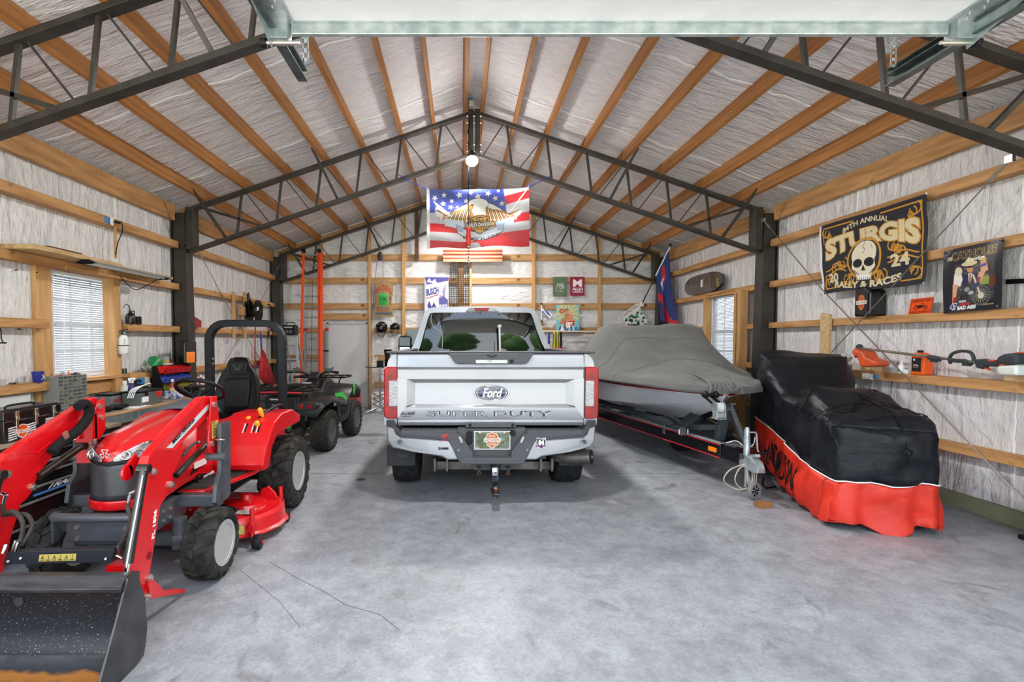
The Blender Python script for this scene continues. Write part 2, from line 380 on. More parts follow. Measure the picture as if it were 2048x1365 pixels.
# girts
def girt(par, name, m, a, b, w, h): return obj(name, MB().bar(a, b, w, h), m, par, bev=.004, seg=1)
COLY = (3.8, 7.6, 11.5)
Wp = .13
for par, X, s, zs in ((wl, XL, 1, [(.56, .09), (1.12, .09), (1.75, .09), (2.385, .09), (3.01, .1)]), (wr_, XR, -1, [(.575, .085), (1.19, .09), (1.81, .085), (2.42, .09), (3.035, .1)])):
    for z, h in zs:
        for a, b in ((Y0, 3.72), (3.88, 7.5), (7.72, 11.4)):
            segs = [(a, b)]
            W_ = WIN_L if s > 0 else WIN_R
            if W_[2]-.05 < z < W_[3]-.02 and a < W_[0] < b: segs = [(a, PX(98, 600, XL+.13).y if s > 0 else W_[0]-.06), (W_[1]+.06, b)]
            for a2, b2 in segs:
                girt(par, 'girt', WOOD, (X+s*Wp/2, a2, z), (X+s*Wp/2, b2, z), Wp, h)
    for a, b in ((Y0, 3.72), (3.88, 7.5), (7.72, 11.4)):
        girt(par, 'eave_board', WOOD, (X+s*.05, a, zroof(X)-.005), (X+s*.05, b, zroof(X)-.005), .07, .23)
    girt(par, 'sill_plank', mat('treated_board', '#8A8B72', .7, ns=4, st=(5, .8, 5), col2='#777B62'), (X+s*.03, Y0, .07), (X+s*.03, YB, .07), .05, .14)
# film seams on the side walls
for X, s, ys in ((XL, 1, (4.5, 6.32, 8.15, 10)), (XR, -1, (4.25, 6.03, 7.9, 9.8))):
    for y in ys:
        m = MB(); pz = 0.12
        while pz < zroof(X)-.1:
            m.bar((X+s*.004, y+random.uniform(-.008, .008), pz), (X+s*.004, y+random.uniform(-.008, .008), pz+.2), .006, .02*random.uniform(.6, 1.2), (0, 1, 0)); pz += .2
        obj('film_seam', m, MATS['shiny_film'], wl if s > 0 else wr_)
# back wall girts, posts, gable rafters
def bz(y): return P(900, y, YB).z
gx = [(-4.1, 4.6, 516, .145), (-4.1, 4.6, 562.5, .145), (-4.1, 4.6, 613.5, .145), (-4.1, DX0-.1, 661, .13), (DX1+.12, 4.6, 661, .13), (-4.1, DX0-.1, 716, .13), (DX1+.12, 4.6, 716, .13), (-4.1, DX0-.1, 770, .13), (DX1+.12, 4.6, 770, .13)]
postx = [645, 741, 808, 941, 1066, 1197]
px_ = [P(q, 600, YB).x for q in postx]
for x0, x1, y, h in gx:
    z = bz(y); cuts = [x0]+[q for q in px_ if x0 < q < x1]+[x1]
    for a, b in zip(cuts[:-1], cuts[1:]): girt(wb, 'girt', WOODX, (a+.03, YB-.03, z), (b-.03, YB-.03, z), .06, h)
for q, x in zip(postx, px_):
    girt(wb, 'post', WOODZ, (x, YB-.07, 0.01), (x, YB-.07, zroof(x)-.02), .075 if q in (808, 1066) else .055, .11)
girt(wb, 'door_header', WOODX, (DX0-.08, YB-.05, bz(634)), (DX1+.1, YB-.05, bz(634)), .05, .15)
x = P(833, 500, 11.5).x
girt(wb, 'short_post', DWOOD, (x, 11.55, P(0, 521, 11.5).z), (x, 11.55, zroof(x)-.05), .09, .05)
for s in (-1, 1):
    xe = XL+.1 if s < 0 else XR-.1
    girt(wb, 'gable_rafter', WOODX, (XM, YB-.05, zroof(XM)+.05), (xe, YB-.05, zroof(xe)+.05), .05, .15)
# back door
door = obj('door_1', MB().box(DX0+.035, DX1-.035, YB-.02, YB+.03, .02, DZ-.03), mat('door_grey_white', '#C9CBCC', .4), kind='structure', bev=.004)
m = MB(); m.box(DX0-.01, DX0+.035, YB-.045, YB+.06, 0, DZ+.01); m.box(DX1-.035, DX1+.01, YB-.045, YB+.06, 0, DZ+.01); m.box(DX0, DX1, YB-.045, YB+.06, DZ-.03, DZ+.01)
obj('door_frame', m, mat('door_frame_white', '#B8BABB', .45), door)
obj('sill', MB().box(DX0, DX1, YB-.06, YB+.06, 0, .02), GALV, door)
# windows with blinds
TRL = bpy.data.materials.new('blind_vinyl'); TRL.use_nodes = True; t = TRL.node_tree; b = t.nodes['Principled BSDF']
b.inputs['Base Color'].default_value = (.5, .52, .55, 1); b.inputs['Roughness'].default_value = .4
tb = t.nodes.new('ShaderNodeBsdfTranslucent'); tb.inputs[0].default_value = (.85, .88, .93, 1); mx = t.nodes.new('ShaderNodeMixShader'); mx.inputs[0].default_value = .03
t.links.new(b.outputs[0], mx.inputs[1]); t.links.new(tb.outputs[0], mx.inputs[2]); t.links.new(mx.outputs[0], t.nodes['Material Output'].inputs[0])
GLASS = mat('window_glass', '#FFFFFF', .02, tr=1)
def window(name, X, s, W, jw):
    y0, y1, z0, z1 = W; m = MB()
    xa, xb = sorted((X-s*.09, X-s*.05))
    for a in (y0, y1-.05): m.box(xa, xb, a, a+.05, z0, z1)
    for a in (z0, (z0+z1)/2-.02, z1-.05): m.box(xa, xb, y0, y1, a, a+.05)
    r = obj(name, m, WHITE, kind='structure')
    x_ = X-s*.07; obj('pane', MB().box(x_-.003, x_+.003, y0+.02, y1-.02, z0+.02, z1-.02), GLASS, r)
    m = MB()
    for k in (1, 2): 
        yy = y0+(y1-y0)*k/3; m.box(x_-.008, x_+.008, yy-.01, yy+.01, z0, z1)
    zz = z0+(z1-z0)*.25; m.box(x_-.008, x_+.008, y0, y1, zz-.01, zz+.01); zz = z0+(z1-z0)*.75; m.box(x_-.008, x_+.008, y0, y1, zz-.01, zz+.01)
    obj('muntin', m, WHITE, r)
    # blind
    n = int((z1-z0-.06)/.0255); xb_ = X-s*.012; m = MB()
    for k in range(n):
        z = z0+.03+k*.0255; m.bx((xb_, (y0+y1)/2, z), (.026, y1-y0-.03, .0016), (0, s*R(58), 0))
    obj('blind_slats', m, TRL, r, kind='stuff')
    obj('head_rail', MB().box(xb_-.02, xb_+.02, y0+.01, y1-.01, z1-.035, z1-.002), WHITE, r)
    obj('bottom_rail', MB().box(xb_-.014, xb_+.014, y0+.012, y1-.012, z0+.008, z0+.026), WHITE, r)
    m = MB()
    for k in (.12, .5, .88): m.cyl((xb_+s*.02, y0+(y1-y0)*k, z0+.02), (xb_+s*.02, y0+(y1-y0)*k, z1-.02), .0015, n=5)
    m.cyl((xb_+s*.03, y0+.12, z0+.45), (xb_+s*.03, y0+.12, z1-.04), .004, n=6)
    obj('blind_cord', m, WHITE, r)
    # timber surround
    if s > 0: ja = (PX(71, 600, X+.045).y, PX(103, 600, X+.045).y, PX(228, 600, X+.14).y, PX(241, 600, X+.14).y)
    else: ja = (y0-.07, y0-.002, y1+.002, y1+.05)
    for nm, a, bb, c, d in (('jamb', ja[0], ja[1], z0-.45, z1+.02), ('jamb', ja[2], ja[3], z0-.62, z1+.02)):
        xa, xb = sorted((X+s*.001, X+s*(.045 if s > 0 and a < y0-.01 else .14))); obj(nm, MB().box(xa, xb, a, bb, c if s > 0 else c-.5, d), WOODZ, r, bev=.004)
    xa, xb = sorted((X+s*.001, X+s*.15))
    obj('head_plank', MB().box(xa, xb, y0, y1, z1+.002, z1+.045), WOOD, r, bev=.003)
    obj('sill_plank', MB().box(xa, xb, y0, y1, z0-.045, z0-.002), WOOD, r, bev=.003)
    obj('apron_plank', MB().box(xa, xb-.06 if s > 0 else xb, y0, y1, z0-.2, z0-.06), WOOD, r, bev=.003)
    return r
w1 = window('window_1', XL, 1, WIN_L, .2); w2 = window('window_2', XR, -1, WIN_R, .09)
# studs and upright plank beside right window
yy = WIN_R[0]-.1
for k, (dy, dx) in enumerate(((-.10, .0), (-.19, .05), (-.28, .09))):
    obj('stud', MB().box(XR-.15-dx, XR-.02-dx, yy+dy, yy+dy+.075, .02, 2.40), WOODZ, w2, bev=.004)
# crack and control joint in the floor
m = MB(); pts = [PZ(*q, .0012) for q in ((540, 1125), (600, 1160), (650, 1185), (690, 1210), (760, 1230), (800, 1262))]
m.tube(pts, .0012, 4); pts = [PZ(*q, .0012) for q in ((480, 1140), (560, 1205), (600, 1255))]; m.tube(pts, .001, 4)
obj('crack', m, mat('crack_dark', '#4c4c4c', .9), floor)
obj('joint', MB().box(XL, XR, 5.9, 5.906, 0.0, .0008), MATS['crack_dark'], floor)
# outside, behind the camera: drive, lawn and trees that the truck's rear window mirrors
GRASS = mat('grass_outside', '#8A9470', .9, ns=3, col2='#6C7A52')
obj('ground_outside', MB().box(-60, 60, -80, Y0-.02, -.3, -.12), GRASS, kind='structure')
obj('driveway_outside', MB().box(-6, 8, -22, Y0, -.119, -.03), mat('gravel', '#B5B1A8', .9, ns=30, col2='#8E8A82'), kind='structure')
LEAF = mat('tree_leaves', '#4E7A33', .8, ns=4, col2='#1F3A14', bump=.6, bs=6)
for k, (x, y, h) in enumerate(((-27, -30, 12), (-15, -38, 13), (-3, -44, 15), (9, -41, 12), (21, -36, 14), (33, -29, 12))):
    tr = thing('tree', (x, y, -.15), 'green leafy tree beyond the drive, mirrored in the truck rear window', 'tree', 'trees across the drive')
    rr = random.Random(k); m = MB()
    for q in range(9):
        m.sph((x+rr.uniform(-2.4, 2.4), y+rr.uniform(-2, 2), h*rr.uniform(.35, .85)), h*rr.uniform(.18, .3), n=12, m=8)
    m.xf(lambda p: p+V((sin(p.z*7+p.x*5), cos(p.x*6), sin(p.y*8)))*.25)
    obj('crown', m, LEAF, tr, sm=180); obj('trunk', MB().cyl((x, y, -.15), (x, y, h*.5), .28, .16, 10), DWOOD, tr)
# ---------------------------------------------------------------- steel frames
def frame(Y, label):
    t_ = thing('steel_frame', (XM, Y, 0), label, 'frame', None)
    for s in (-1, 1):
        tp = (lambda x: XM+s*abs(x-XM))
        Xo = XL if s < 0 else XR; zt = zroof(Xo)-.02
        m = MB(); xw = Xo-s*.21                      # tapered web column with flanges
        xo2 = Xo-s*.004
        m.ext([(xo2-s*.03, 0), (xw-s*.05, 0), (xw, zt), (xo2-s*.03, zt)], 'xz', Y-.075, Y+.075)
        obj('column', m, STEEL, t_, bev=.004)
        m = MB(); a = Xo-s*.012
        m.ext([(a-s*.012, 0), (a+s*.01, 0), (a+s*.01, zt+.01), (a-s*.012, zt+.01)], 'xz', Y-.1, Y+.1)
        m.ext([(xw-s*.062, 0), (xw-s*.046, 0), (xw+s*.006, zt+.01), (xw-s*.010, zt+.01)], 'xz', Y-.1, Y+.1)
        m.box(*sorted((a, xw)), Y-.1, Y+.1, zt, zt+.012)
        zc = zroof(XM+s*4.1)-.64
        m.box(*sorted((a, xw-s*.02)), Y-.1, Y+.1, zc-.012, zc+.0)
        obj('flange', m, STEEL, t_)
        xe = P(391, 430, 7.6).x if s < 0 else P(1505, 430, 7.6).x
        obj('end_plate', MB().box(*sorted((xe, xe-s*-.11)), Y-.09, Y+.09, zroof(xe)-.66, zroof(xe)-.03), STEEL, t_, bev=.003)
        m = MB()
        for q in (.1, .25, .48, .6): m.cyl((xe+s*.11, Y-.1, zroof(xe)-q), (xe+s*.11, Y+.1, zroof(xe)-q), .012, n=8)
        obj('bolts', m, BLACK, t_, kind='stuff')
        xt = xe+s*.0
        zo = zroof(xt); za = zroof(XM)
        for dz, nm in ((-.03, 'top_chord'), (-.65, 'bottom_chord')):
            m = MB(); m.bar((xt+s*.08, Y-.028, zroof(xt+s*.08)+dz), (XM, Y-.028, za+dz), .05, .05); m.bar((xt+s*.08, Y+.028, zroof(xt+s*.08)+dz), (XM, Y+.028, za+dz), .05, .05)
            m.bar((xt+s*.08, Y, zroof(xt+s*.08)+dz-.02), (XM, Y, za+dz-.02), .10, .012)
            obj(nm, m, STEEL, t_, bev=.003, seg=1)
        k = 0; d = .49
        while d < 4.0:
            x1 = XM+s*d; x2 = XM+s*(d+.08)
            obj('web', MB().bar((x1, Y, zroof(x1)-.04), (x2, Y, zroof(x2)-.64), .03, .035, (0, 1, 0)), STEEL, t_)
            x3 = XM+s*(d-.05); x4 = XM+s*max(.12, d-.42)
            obj('diagonal', MB().bar((x3, Y+.01, zroof(x3)-.04), (x4, Y+.01, zroof(x4)-.64), .014, .02, (0, 1, 0)), STEEL, t_)
            d += .6
        d = 3.90; x1 = XM+s*d; x2 = XM+s*3.35
        obj('web', MB().bar((XM+s*4.1, Y, zroof(x1)-.12), (XM+s*3.22, Y, zroof(XM+s*3.15)-.64), .035, .035, (0, 1, 0)), STEEL, t_)
        for d, l in ((3.75, .5), (2.05, .5)):            # bolted purlin braces running back to the roof planks
            x1 = XM+s*d
            obj('purlin_brace', MB().bar((x1, Y+.03, zroof(x1)-.62), (x1+s*.25, Y-.45, zroof(x1+s*.25)+.06), .035, .035, (0, 1, 0)), STEEL, t_)
    m = MB(); zt = zroof(XM)
    for s in (-1, 1): m.box(*sorted((XM+s*.012, XM+s*.085)), Y-.07, Y+.07, zt-.70, zt+.0)
    obj('ridge_plate', m, STEEL, t_, bev=.004)
    m = MB()
    for q in (.1, .2, .52, .62): m.cyl((XM-.11, Y-.05, zt-q), (XM+.11, Y-.05, zt-q), .012, n=8)
    obj('ridge_bolts', m, ZINC, t_, kind='stuff')
    return t_
frame(3.8, 'dark grey steel roof frame nearest the raised garage door')
frame(7.6, 'dark grey steel roof frame over the truck cab, carrying the bright lamp')
frame(11.5, 'dark grey steel roof frame farthest back, against the rear wall')
# ---------------------------------------------------------------- bracing rods
def rod(name, pts, r, m, label, cat, **k): return obj(name, MB().tube(pts, r, 6), m, label=label, cat=cat, sm=60, **k)
CAB = mat('brace_cable', '#8E8A82', .4, m=.6)
Xc = 4.56
def brace(pts, label, s):
    b = thing('brace_rod', pts[0], label, 'brace rod'); obj('rod', MB().tube(pts, .006, 6), CAB, b, sm=60)
    d = (V(pts[1])-V(pts[0])).normalized(); p = V(pts[0])
    m = MB(); m.cyl(p-d*.03, p+d*.12, .013, n=8); m.cyl(p+d*.14, p+d*.2, .016, n=8); m.bx(p, (.03, .06, .06)); obj('turnbuckle', m, ZINC, b)
brace([PX(1527, 441, 4.5), PX(1640, 575, 4.48), PX(2048, 1002, 4.48)], 'thin brace rod falling from the right column to the floor', 1)
brace([PX(2020, 318, 4.47), PX(1663, 705, 4.47)], 'thin brace rod rising from the plywood towards the near frame on the right', 1)
brace([PX(394, 497, -4.1), PX(455, 612, -4.2), PX(530, 735, -4.25)], 'thin brace rod falling from the left middle column to behind the hose reel', -1)
brace([PX(560, 527, -4.1), PX(522, 602, -4.2), PX(430, 760, -4.25)], 'thin brace rod falling forward from the rear left column', -1)
# ---------------------------------------------------------------- raised overhead door
dx0, dx1 = P(583, 60, 2.78).x, P(1893, 60, 2.78).x; dz = P(1237, 47, 2.78).z
od = thing('overhead_door', ((dx0+dx1)/2, 2.78, dz), 'white sectional garage door, raised flat under the roof with a galvanised strut', 'garage door')
yy = 2.78
for k in range(5):
    m = MB(); m.box(dx0-.03, dx1+.03, yy-.60, yy-.003, dz, dz+.045)
    for q in (.2, .4): m.box(dx0-.03, dx1+.03, yy-q-.006, yy-q+.006, dz-.004, dz)
    obj('door_section', m, DOORW, od, bev=.006); yy -= .603
zz = dz-.07
obj('strut', MB().box(dx0, dx1, 2.765, 2.795, zz+.005, dz-.001), GALV, od, bev=.004)
obj('strut_lip', MB().box(dx0, dx1, 2.755, 2.80, dz-.008, dz-.001), GALV, od)
for s, xx in ((-1, dx0), (1, dx1)):
    m = MB(); m.box(*sorted((xx+s*.005, xx+s*.10)), 2.72, 2.80, zz-.04, dz+.02); m.box(*sorted((xx-s*.02, xx+s*.10)), 2.45, 2.80, dz-.012, dz-.002)
    m.bar((xx+s*.10, 2.78, zz-.03), (xx+s*.10, 2.45, dz), .004, .1)
    obj('hinge_plate', m, GALV, od, bev=.004)
    m = MB()
    for q in range(6): m.cyl((xx+s*(.02+.03*(q % 2)), 2.5+.045*q, dz-.02), (xx+s*(.02+.03*(q % 2)), 2.5+.045*q, dz+.0), .008, n=8)
    m.cyl((xx-s*.05, 2.76, zz-.045), (xx+s*.14, 2.76, zz-.045), .010, n=8)
    obj('bolts', m, ZINC, od, kind='stuff')
    obj('roller', MB().cyl((xx+s*.13, 2.76, zz-.045), (xx+s*.16, 2.76, zz-.045), .025, n=14), BLACK, od)
for s, a, b_, lb in ((-1, P(606, 162, 3.27), P(512, 0, 2.44), 'left'), (1, P(1779, 172, 3.27), P(2060, 0, 2.44), 'right')):
    x = a.x; z = a.z+.03
    tr = thing('door_track', (x, 3.27, z), 'galvanised garage door track with bent end on the %s side' % lb, 'track')
    m = MB(); pr = [(x-.03*s, z+.035), (x+.03*s, z+.035), (x+.03*s, z-.035), (x-.03*s, z-.035), (x-.03*s, z-.027), (x+.024*s, z-.029), (x+.024*s, z+.03), (x-.03*s, z+.03)]
    m.ext(pr, 'xz', -.3, 3.27); obj('rail', m, GALVD, tr)
    m = MB(); m.bar((x+s*.034, -.3, z+.05), (x+s*.034, 3.33, z+.05), .004, .06); m.bar((x+s*.015, -.3, z+.082), (x+s*.015, 3.30, z+.082), .045, .004); obj('angle_iron', m, GALVD, tr)
    # perforated hanger straps up to the roof plank
    for j, (xo, lean) in enumerate(((-.04*s, -.0), (-.12*s, -.28*s))):
        x1 = x+xo; pA = V((x1*1.0, 3.2, z+.05)); pB = V((x1+lean, 3.2+.0, zroof(x1)+.0))
        if j: pA = V((x-.02*s, 3.24, z+.22))
        m = MB(); n = 22; d = (pB-pA)/n
        for sd in (-.016, .016):
            m.bar(pA+V((sd, 0, 0)), pB+V((sd, 0, 0)), .007, .003, (0, 1, 0))
        for q in range(n): m.bar(pA+d*q, pA+d*(q+.45), .034, .003, (0, 1, 0))
        obj('hanger_strap', m, GALV, tr)
# ---------------------------------------------------------------- lamp, conduit, cord
LAMP = mat('lamp_glow', '#FFF9F0', .4, emit=9)
c = V((P(944, 320, 7.35).x, 7.35, P(944, 320, 7.35).z))
lm = thing('ceiling_lamp', (c.x, c.y, c.z+.2), 'glowing ceiling lamp hanging at the peak of the steel frame over the truck', 'lamp')
m = MB(); m.lathe([(.001, -.085), (.05, -.08), (.085, -.045), (.09, 0), (.07, .035), (.035, .055)], c, n=20); obj('bulb', m, LAMP, lm, sm=60)
obj('socket', MB().lathe([(.04, .05), (.042, .10), (.02, .13)], c, n=14), BLACK, lm)
obj('cord', MB().tube([c+V((0, 0, .13)), c+V((-.06, .02, .22)), c+V((-.04, .08, .34)), c+V((-.06, .1, .46)), c+V((-.03, .12, .55)), c+V((-.05, .12, .72))], .006, 6, sub=4), BLACK, lm, sm=60)
bpy.data.objects['ridge_lamp_light'].location = c+V((0, 0, -.16))
lo = P(942, 207, 7.42); t_ = thing('lamp_outlet', lo, 'small outlet box with blue cap at the roof ridge above the lamp', 'outlet')
obj('box', MB().bx(lo, (.07, .05, .07)), mat('beige_plastic', '#CFC9B5', .5), t_, bev=.004); obj('cap', MB().bx(lo+V((0, 0, .06)), (.05, .05, .05)), mat('blue_plastic', '#3E86C6', .45), t_, bev=.006)
a = P(934, 215, 7.3)
rod('conduit', [(.07, -.2, zroof(.07)+.02), (.07, 7.3, zroof(.07)+.02)], .011, GALV, 'thin grey conduit running along the roof ridge', 'pipe')
# pull cord with red handle and striped rod hanging before the flag
Yp = 7.1; p0 = P(937, 300, Yp); p1 = P(937, 458, Yp); p2 = P(937, 492, Yp); p3 = P(937, 529, Yp)
pl = thing('hanging_pole', p3, 'black pole with red grip and striped end hanging before the large flag', 'pole')
obj('pole', MB().cyl((p1.x, Yp, zroof(p1.x)-.02), p1, .005, n=8), BLACK, pl)
obj('grip', MB().lathe([(.02, 0), (.032, .02), (.034, .15), (.028, .2), (.032, .24), (.02, .26)], (p2.x, Yp, p2.z), n=12), mat('red_plastic', '#E02A1C', .35), pl, sm=40)
for k in range(12):
    z0 = p3.z+(p2.z-p3.z)*k/12; obj('rod_band', MB().cyl((p3.x, Yp, z0), (p3.x, Yp, z0+(p2.z-p3.z)/12*.98), .011, n=8), WHITE if k % 2 else mat('band_grey', '#A33A36', .5), pl)
# ---------------------------------------------------------------- pickup truck
SILV = mat('silver_paint', '#9EA0A6', .3, m=.45, coat=.5)
TGREY = mat('dark_grey_trim', '#4A4B50', .6, bump=.15, bs=300)
TIREM = mat('tyre_rubber', '#2B2B2D', .8, ns=20, col2='#1E1E20', bump=.2, bs=80)
REDL = mat('red_lens', '#B00208', .35, ns=9, col2='#7A0206')
CLEARL = mat('clear_lens', '#B4B6BC', .1, coat=.4, ns=20, st=(1, 1, 12), col2='#6E7078')
DGLASS = mat('dark_glass', '#07080A', .02, coat=.25)
TX = .302; YT = 4.90
truck = thing('pickup_truck', (TX, YT, 0), 'silver full-size pickup truck seen from behind, tailgate shut, hitch ball fitted', 'truck')
def tz(y): return P(980, y, YT).z
def tp(x, y, Y=YT): return P(x, y, Y)
xa, xb = tp(796, 780).x, tp(1165, 780).x; z0, z1 = tz(851), tz(708)
# tailgate : profile (z, how far it stands out towards the camera)
zr = lambda y: tz(y)
prof = [(z0, 0), (z0+.005, .035), (zr(843), .055), (zr(839), .045), (zr(836), .05), (zr(814), .05), (zr(809), .018), (zr(765), .014), (zr(759), .05), (zr(738), .055), (zr(734), .075), (zr(722), .06), (zr(711), .05), (z1, .035), (z1+.008, .0)]
m = MB(); m.ext([(YT+.06, z0), (YT+.06, z1+.008)][::-1]+[(YT-d, z) for z, d in prof], 'yz', xa, xb)
tg = obj('tailgate', m, SILV, truck, bev=.006, sm=30)
for s in (-1, 1):       # sloping ends of the recessed panel
    xe = xa if s < 0 else xb
    m = MB(); m.add([(xe, YT-.053, zr(836)), (xe-s*.09, YT-.053, zr(811)), (xe-s*.17, YT-.016, zr(808)), (xe-s*.17, YT-.016, zr(766)), (xe-s*.09, YT-.053, zr(758)), (xe, YT-.053, zr(756))],
                    [(0, 1, 4, 5), (1, 2, 3, 4)])
    obj('panel_end', m, SILV, tg)
    obj('shut_line', MB().box(*sorted((xe, xe+s*.008)), YT-.03, YT, z0, z1), BLACK, tg)
obj('top_cap', MB().box(xa-.11, xb+.11, YT-.05, YT+.08, z1+.006, z1+.024), TGREY, tg, bev=.006)
za, zb = zr(728), z1+.006
obj('handle_trim', MB().ext([(tp(897, 0).x, zb), (tp(909, 0).x, za+.02), (tp(915, 0).x, za), (tp(1052, 0).x, za), (tp(1058, 0).x, za+.02), (tp(1069, 0).x, zb)], 'xz', YT-.085, YT-.03), TGREY, tg, bev=.004)
hp = MB().box(tp(951, 0).x, tp(1016, 0).x, YT-.105, YT-.08, zr(727), zr(719)); obj('handle', hp, mat('satin_silver', '#9EA0A4', .3, m=.8), tg, bev=.006)
text('—V—', tp(975, 725, YT-.107), (.05, 0, 0), (0, 0, .02), BLACK, tg, name='handle_mark')
obj('key_lock', MB().lathe([(.018, 0), (.018, .012), (.012, .014)], (tp(1024, 0).x, YT-.084, zr(722)), (0, -1, 0)), BLACK, tg)
# horned mark above the handle
m = MB(); c = tp(984, 713, YT-.088); m.tube([c+V((-.045, 0, .015)), c+V((-.02, 0, .0)), c, c+V((.02, 0, 0)), c+V((.045, 0, .015))], .005, 6, sub=3); m.tube([c+V((0, 0, .01)), c+V((0, 0, -.02))], .006, 6)
obj('horned_mark', m, BLACKG, tg)
# oval badge
bc = tp(983, 786, YT-.018); m = MB(); m.lathe([(.172, 0), (.172, .012), (.150, .02), (.001, .021)], (0, 0, 0), (0, -1, 0), n=48, x=(1, 0, 0)); m.xf(lambda p: V((bc.x+p.x, bc.y+p.y, bc.z+p.z*.43)))
bd = obj('badge', m, mat('badge_blue', '#1C2A52', .2, coat=1), tg, sm=30)
for a in (.166, .145):
    m = MB(); m.torus((0, 0, 0), (0, -1, 0), a, .006, n=64); m.xf(lambda p, q=a: V((bc.x+p.x, bc.y-.018+p.y, bc.z+p.z*.44))); obj('badge_ring', m, CHROME, bd, sm=180)
text('Ford', bc+V((-.088, -.0225, -.042)), (.172, 0, 0), (0, 0, .088), CHROME, bd, bold=.01, shear=.12, d=.004)
text('SUPER DUTY', (tp(853, 832).x, YT-.0515, zr(832)), (tp(1110, 0).x-tp(853, 0).x, 0, 0), (0, 0, zr(821)-zr(832)), mat('stamped_edge_grey', '#3C3E44', .4), tg, bold=.03, d=.002, name='stamped_lettering')
text('SUPER DUTY', (tp(853, 832).x+.004, YT-.0535, zr(832)+.004), (tp(1110, 0).x-tp(853, 0).x-.008, 0, 0), (0, 0, zr(821)-zr(832)-.008), SILV, tg, bold=-.012, d=.003, name='stamped_face')
text('TRI-LAKES', (tp(797, 829).x, YT-.0515, zr(829)), (tp(830, 0).x-tp(797, 0).x, 0, 0), (0, 0, .032), BLACK, tg, bold=.03, shear=.1, d=.001)
text('BRANSON, MO', (tp(805, 833).x, YT-.0515, zr(833)), (.09, 0, 0), (0, 0, .012), BLACK, tg, d=.001)
# bed sides, lights
for s in (-1, 1):
    xo, xi = (tp(771, 0).x, xa) if s < 0 else (tp(1195, 0).x, xb)
    xi += s*.008
    m = MB(); zt = z1; n = 8
    prof = [(xi, zt)]+[(xo-s*(.10-.10*sin(k/n*pi/2)), zt-.12*(1-cos(k/n*pi/2))) for k in range(n+1)]+[(xo+s*.03, zr(736)), (xo+s*.035, zr(800)), (xo+s*.03, zr(850)), (xi, zr(850))]
    m.ext(prof, 'xz', YT-.01, YT+.35); m.ext([(a-(s*.0), b) for a, b in prof], 'xz', YT+.35, YT+.36)
    obj('bed_side', m, SILV, truck, bev=.004)
    obj('side_panel', MB().box(*sorted((xo+s*.03, xo-s*.05)), YT+.36, YT+2.1, .78, z1), SILV, truck, bev=.02)
    obj('bed_rail_cap', MB().box(*sorted((xo-s*.0, xo-s*.13)), YT+.0, YT+2.08, z1+.0, z1+.022), TGREY, truck, bev=.006)
    Xl = lambda px: P(px, 780, YT-.03).x
    if s < 0: q0, q1 = Xl(768), Xl(796)
    else: q1, q0 = Xl(1170), Xl(1197)
    zl = (tz(837), tz(812), tz(761), tz(734))
    li = MB(); li.ext([(q0+s*(0), zl[0]+.02), (q0+s*.0, zl[3]-.02), (q0-s*.03, zl[3]), (q1, zl[3]), (q1, zl[0]), (q0-s*.03, zl[0])], 'xz', YT-.045, YT+.02)
    tl = obj('tail_light', li, REDL, truck, bev=.012, label='red tail light with clear reversing lens, %s side' % ('left' if s < 0 else 'right'))
    xi2 = q0+(q1-q0)*.36
    obj('reversing_lens', MB().box(*sorted((xi2, q1)), YT-.056, YT-.03, zl[1], zl[2]), CLEARL, tl, bev=.006)
    m = MB()
    for k in range(6): m.box(*sorted((xi2+(q1-q0)*.06, q1-(q1-q0)*.06)), YT-.060, YT-.055, zl[1]+(zl[2]-zl[1])*(k+.2)/6, zl[1]+(zl[2]-zl[1])*(k+.75)/6)
    obj('lens_ribs', m, CLEARL, tl)
# bumper
Bp = lambda x, y, Y=4.72: P(x, y, Y)
bump = thing('bumper', (TX, 4.72, .6), None, None); bump.parent = truck; bump.location = V((TX, 4.72, .6))-WL['pickup_truck']
def bobj(*a, **k): return obj(*a[:3], bump, *a[3:], **k)
def zB(y): return Bp(980, y).z
def xB(x): return Bp(x, 880).x
for s in (-1, 1):
    mir = (lambda x: x) if s < 0 else (lambda x: 2*xB(984)-x)
    pts = [(768, 856), (786, 858), (795, 872), (800, 876), (898, 881), (908, 897), (918, 921), (895, 921), (884, 915), (830, 905), (782, 901), (771, 889)]
    poly = [(mir(xB(a)), zB(b)) for a, b in pts]
    m = MB(); k = len(poly)
    m.ext(poly, 'xz', 4.72, 4.95)
    def bend(p, s=s):      # wrap the ends of the bumper round the corner
        d = max(0, abs(p.x-xB(984))-.72); return V((p.x, p.y+d*d*1.6, p.z))
    m.xf(bend)
    wing = bobj('painted_wing', m, SILV, bev=.018, seg=3, sm=40)
    bobj('parking_sensor', MB().lathe([(.02, 0), (.02, .006), (.001, .007)], (mir(xB(798)), 4.718+.02, zB(885)), (0, -1, 0)), TGREY)
    pts = [(768, 846), (783, 846), (789, 858), (800, 868), (915, 869), (922, 872), (928, 880), (945, 905), (947, 924), (918, 924), (904, 895), (896, 880), (800, 877), (790, 873), (784, 860), (768, 858)]
    m = MB(); m.ext([(mir(xB(a)), zB(b)) for a, b in pts], 'xz', 4.712, 4.93); m.xf(bend); bobj('trim_edge', m, TGREY, bev=.006)
    m = MB(); xs = sorted((mir(xB(800)), mir(xB(915)))); m.box(xs[0], xs[1], 4.74, 4.90, zB(872), zB(864)+.004); bobj('step_pad', m, TGREY, bev=.006)
    for q in range(14):
        xx = xs[0]+(xs[1]-xs[0])*(q+.5)/14; bobj('step_rib', MB().box(xx-.008, xx+.008, 4.736, 4.9, zB(871), zB(864)+.008), TGREY)
m = MB(); m.box(xB(915), xB(1053), 4.79, 4.93, zB(921), zB(860)); bobj('centre_recess', m, TGREY)
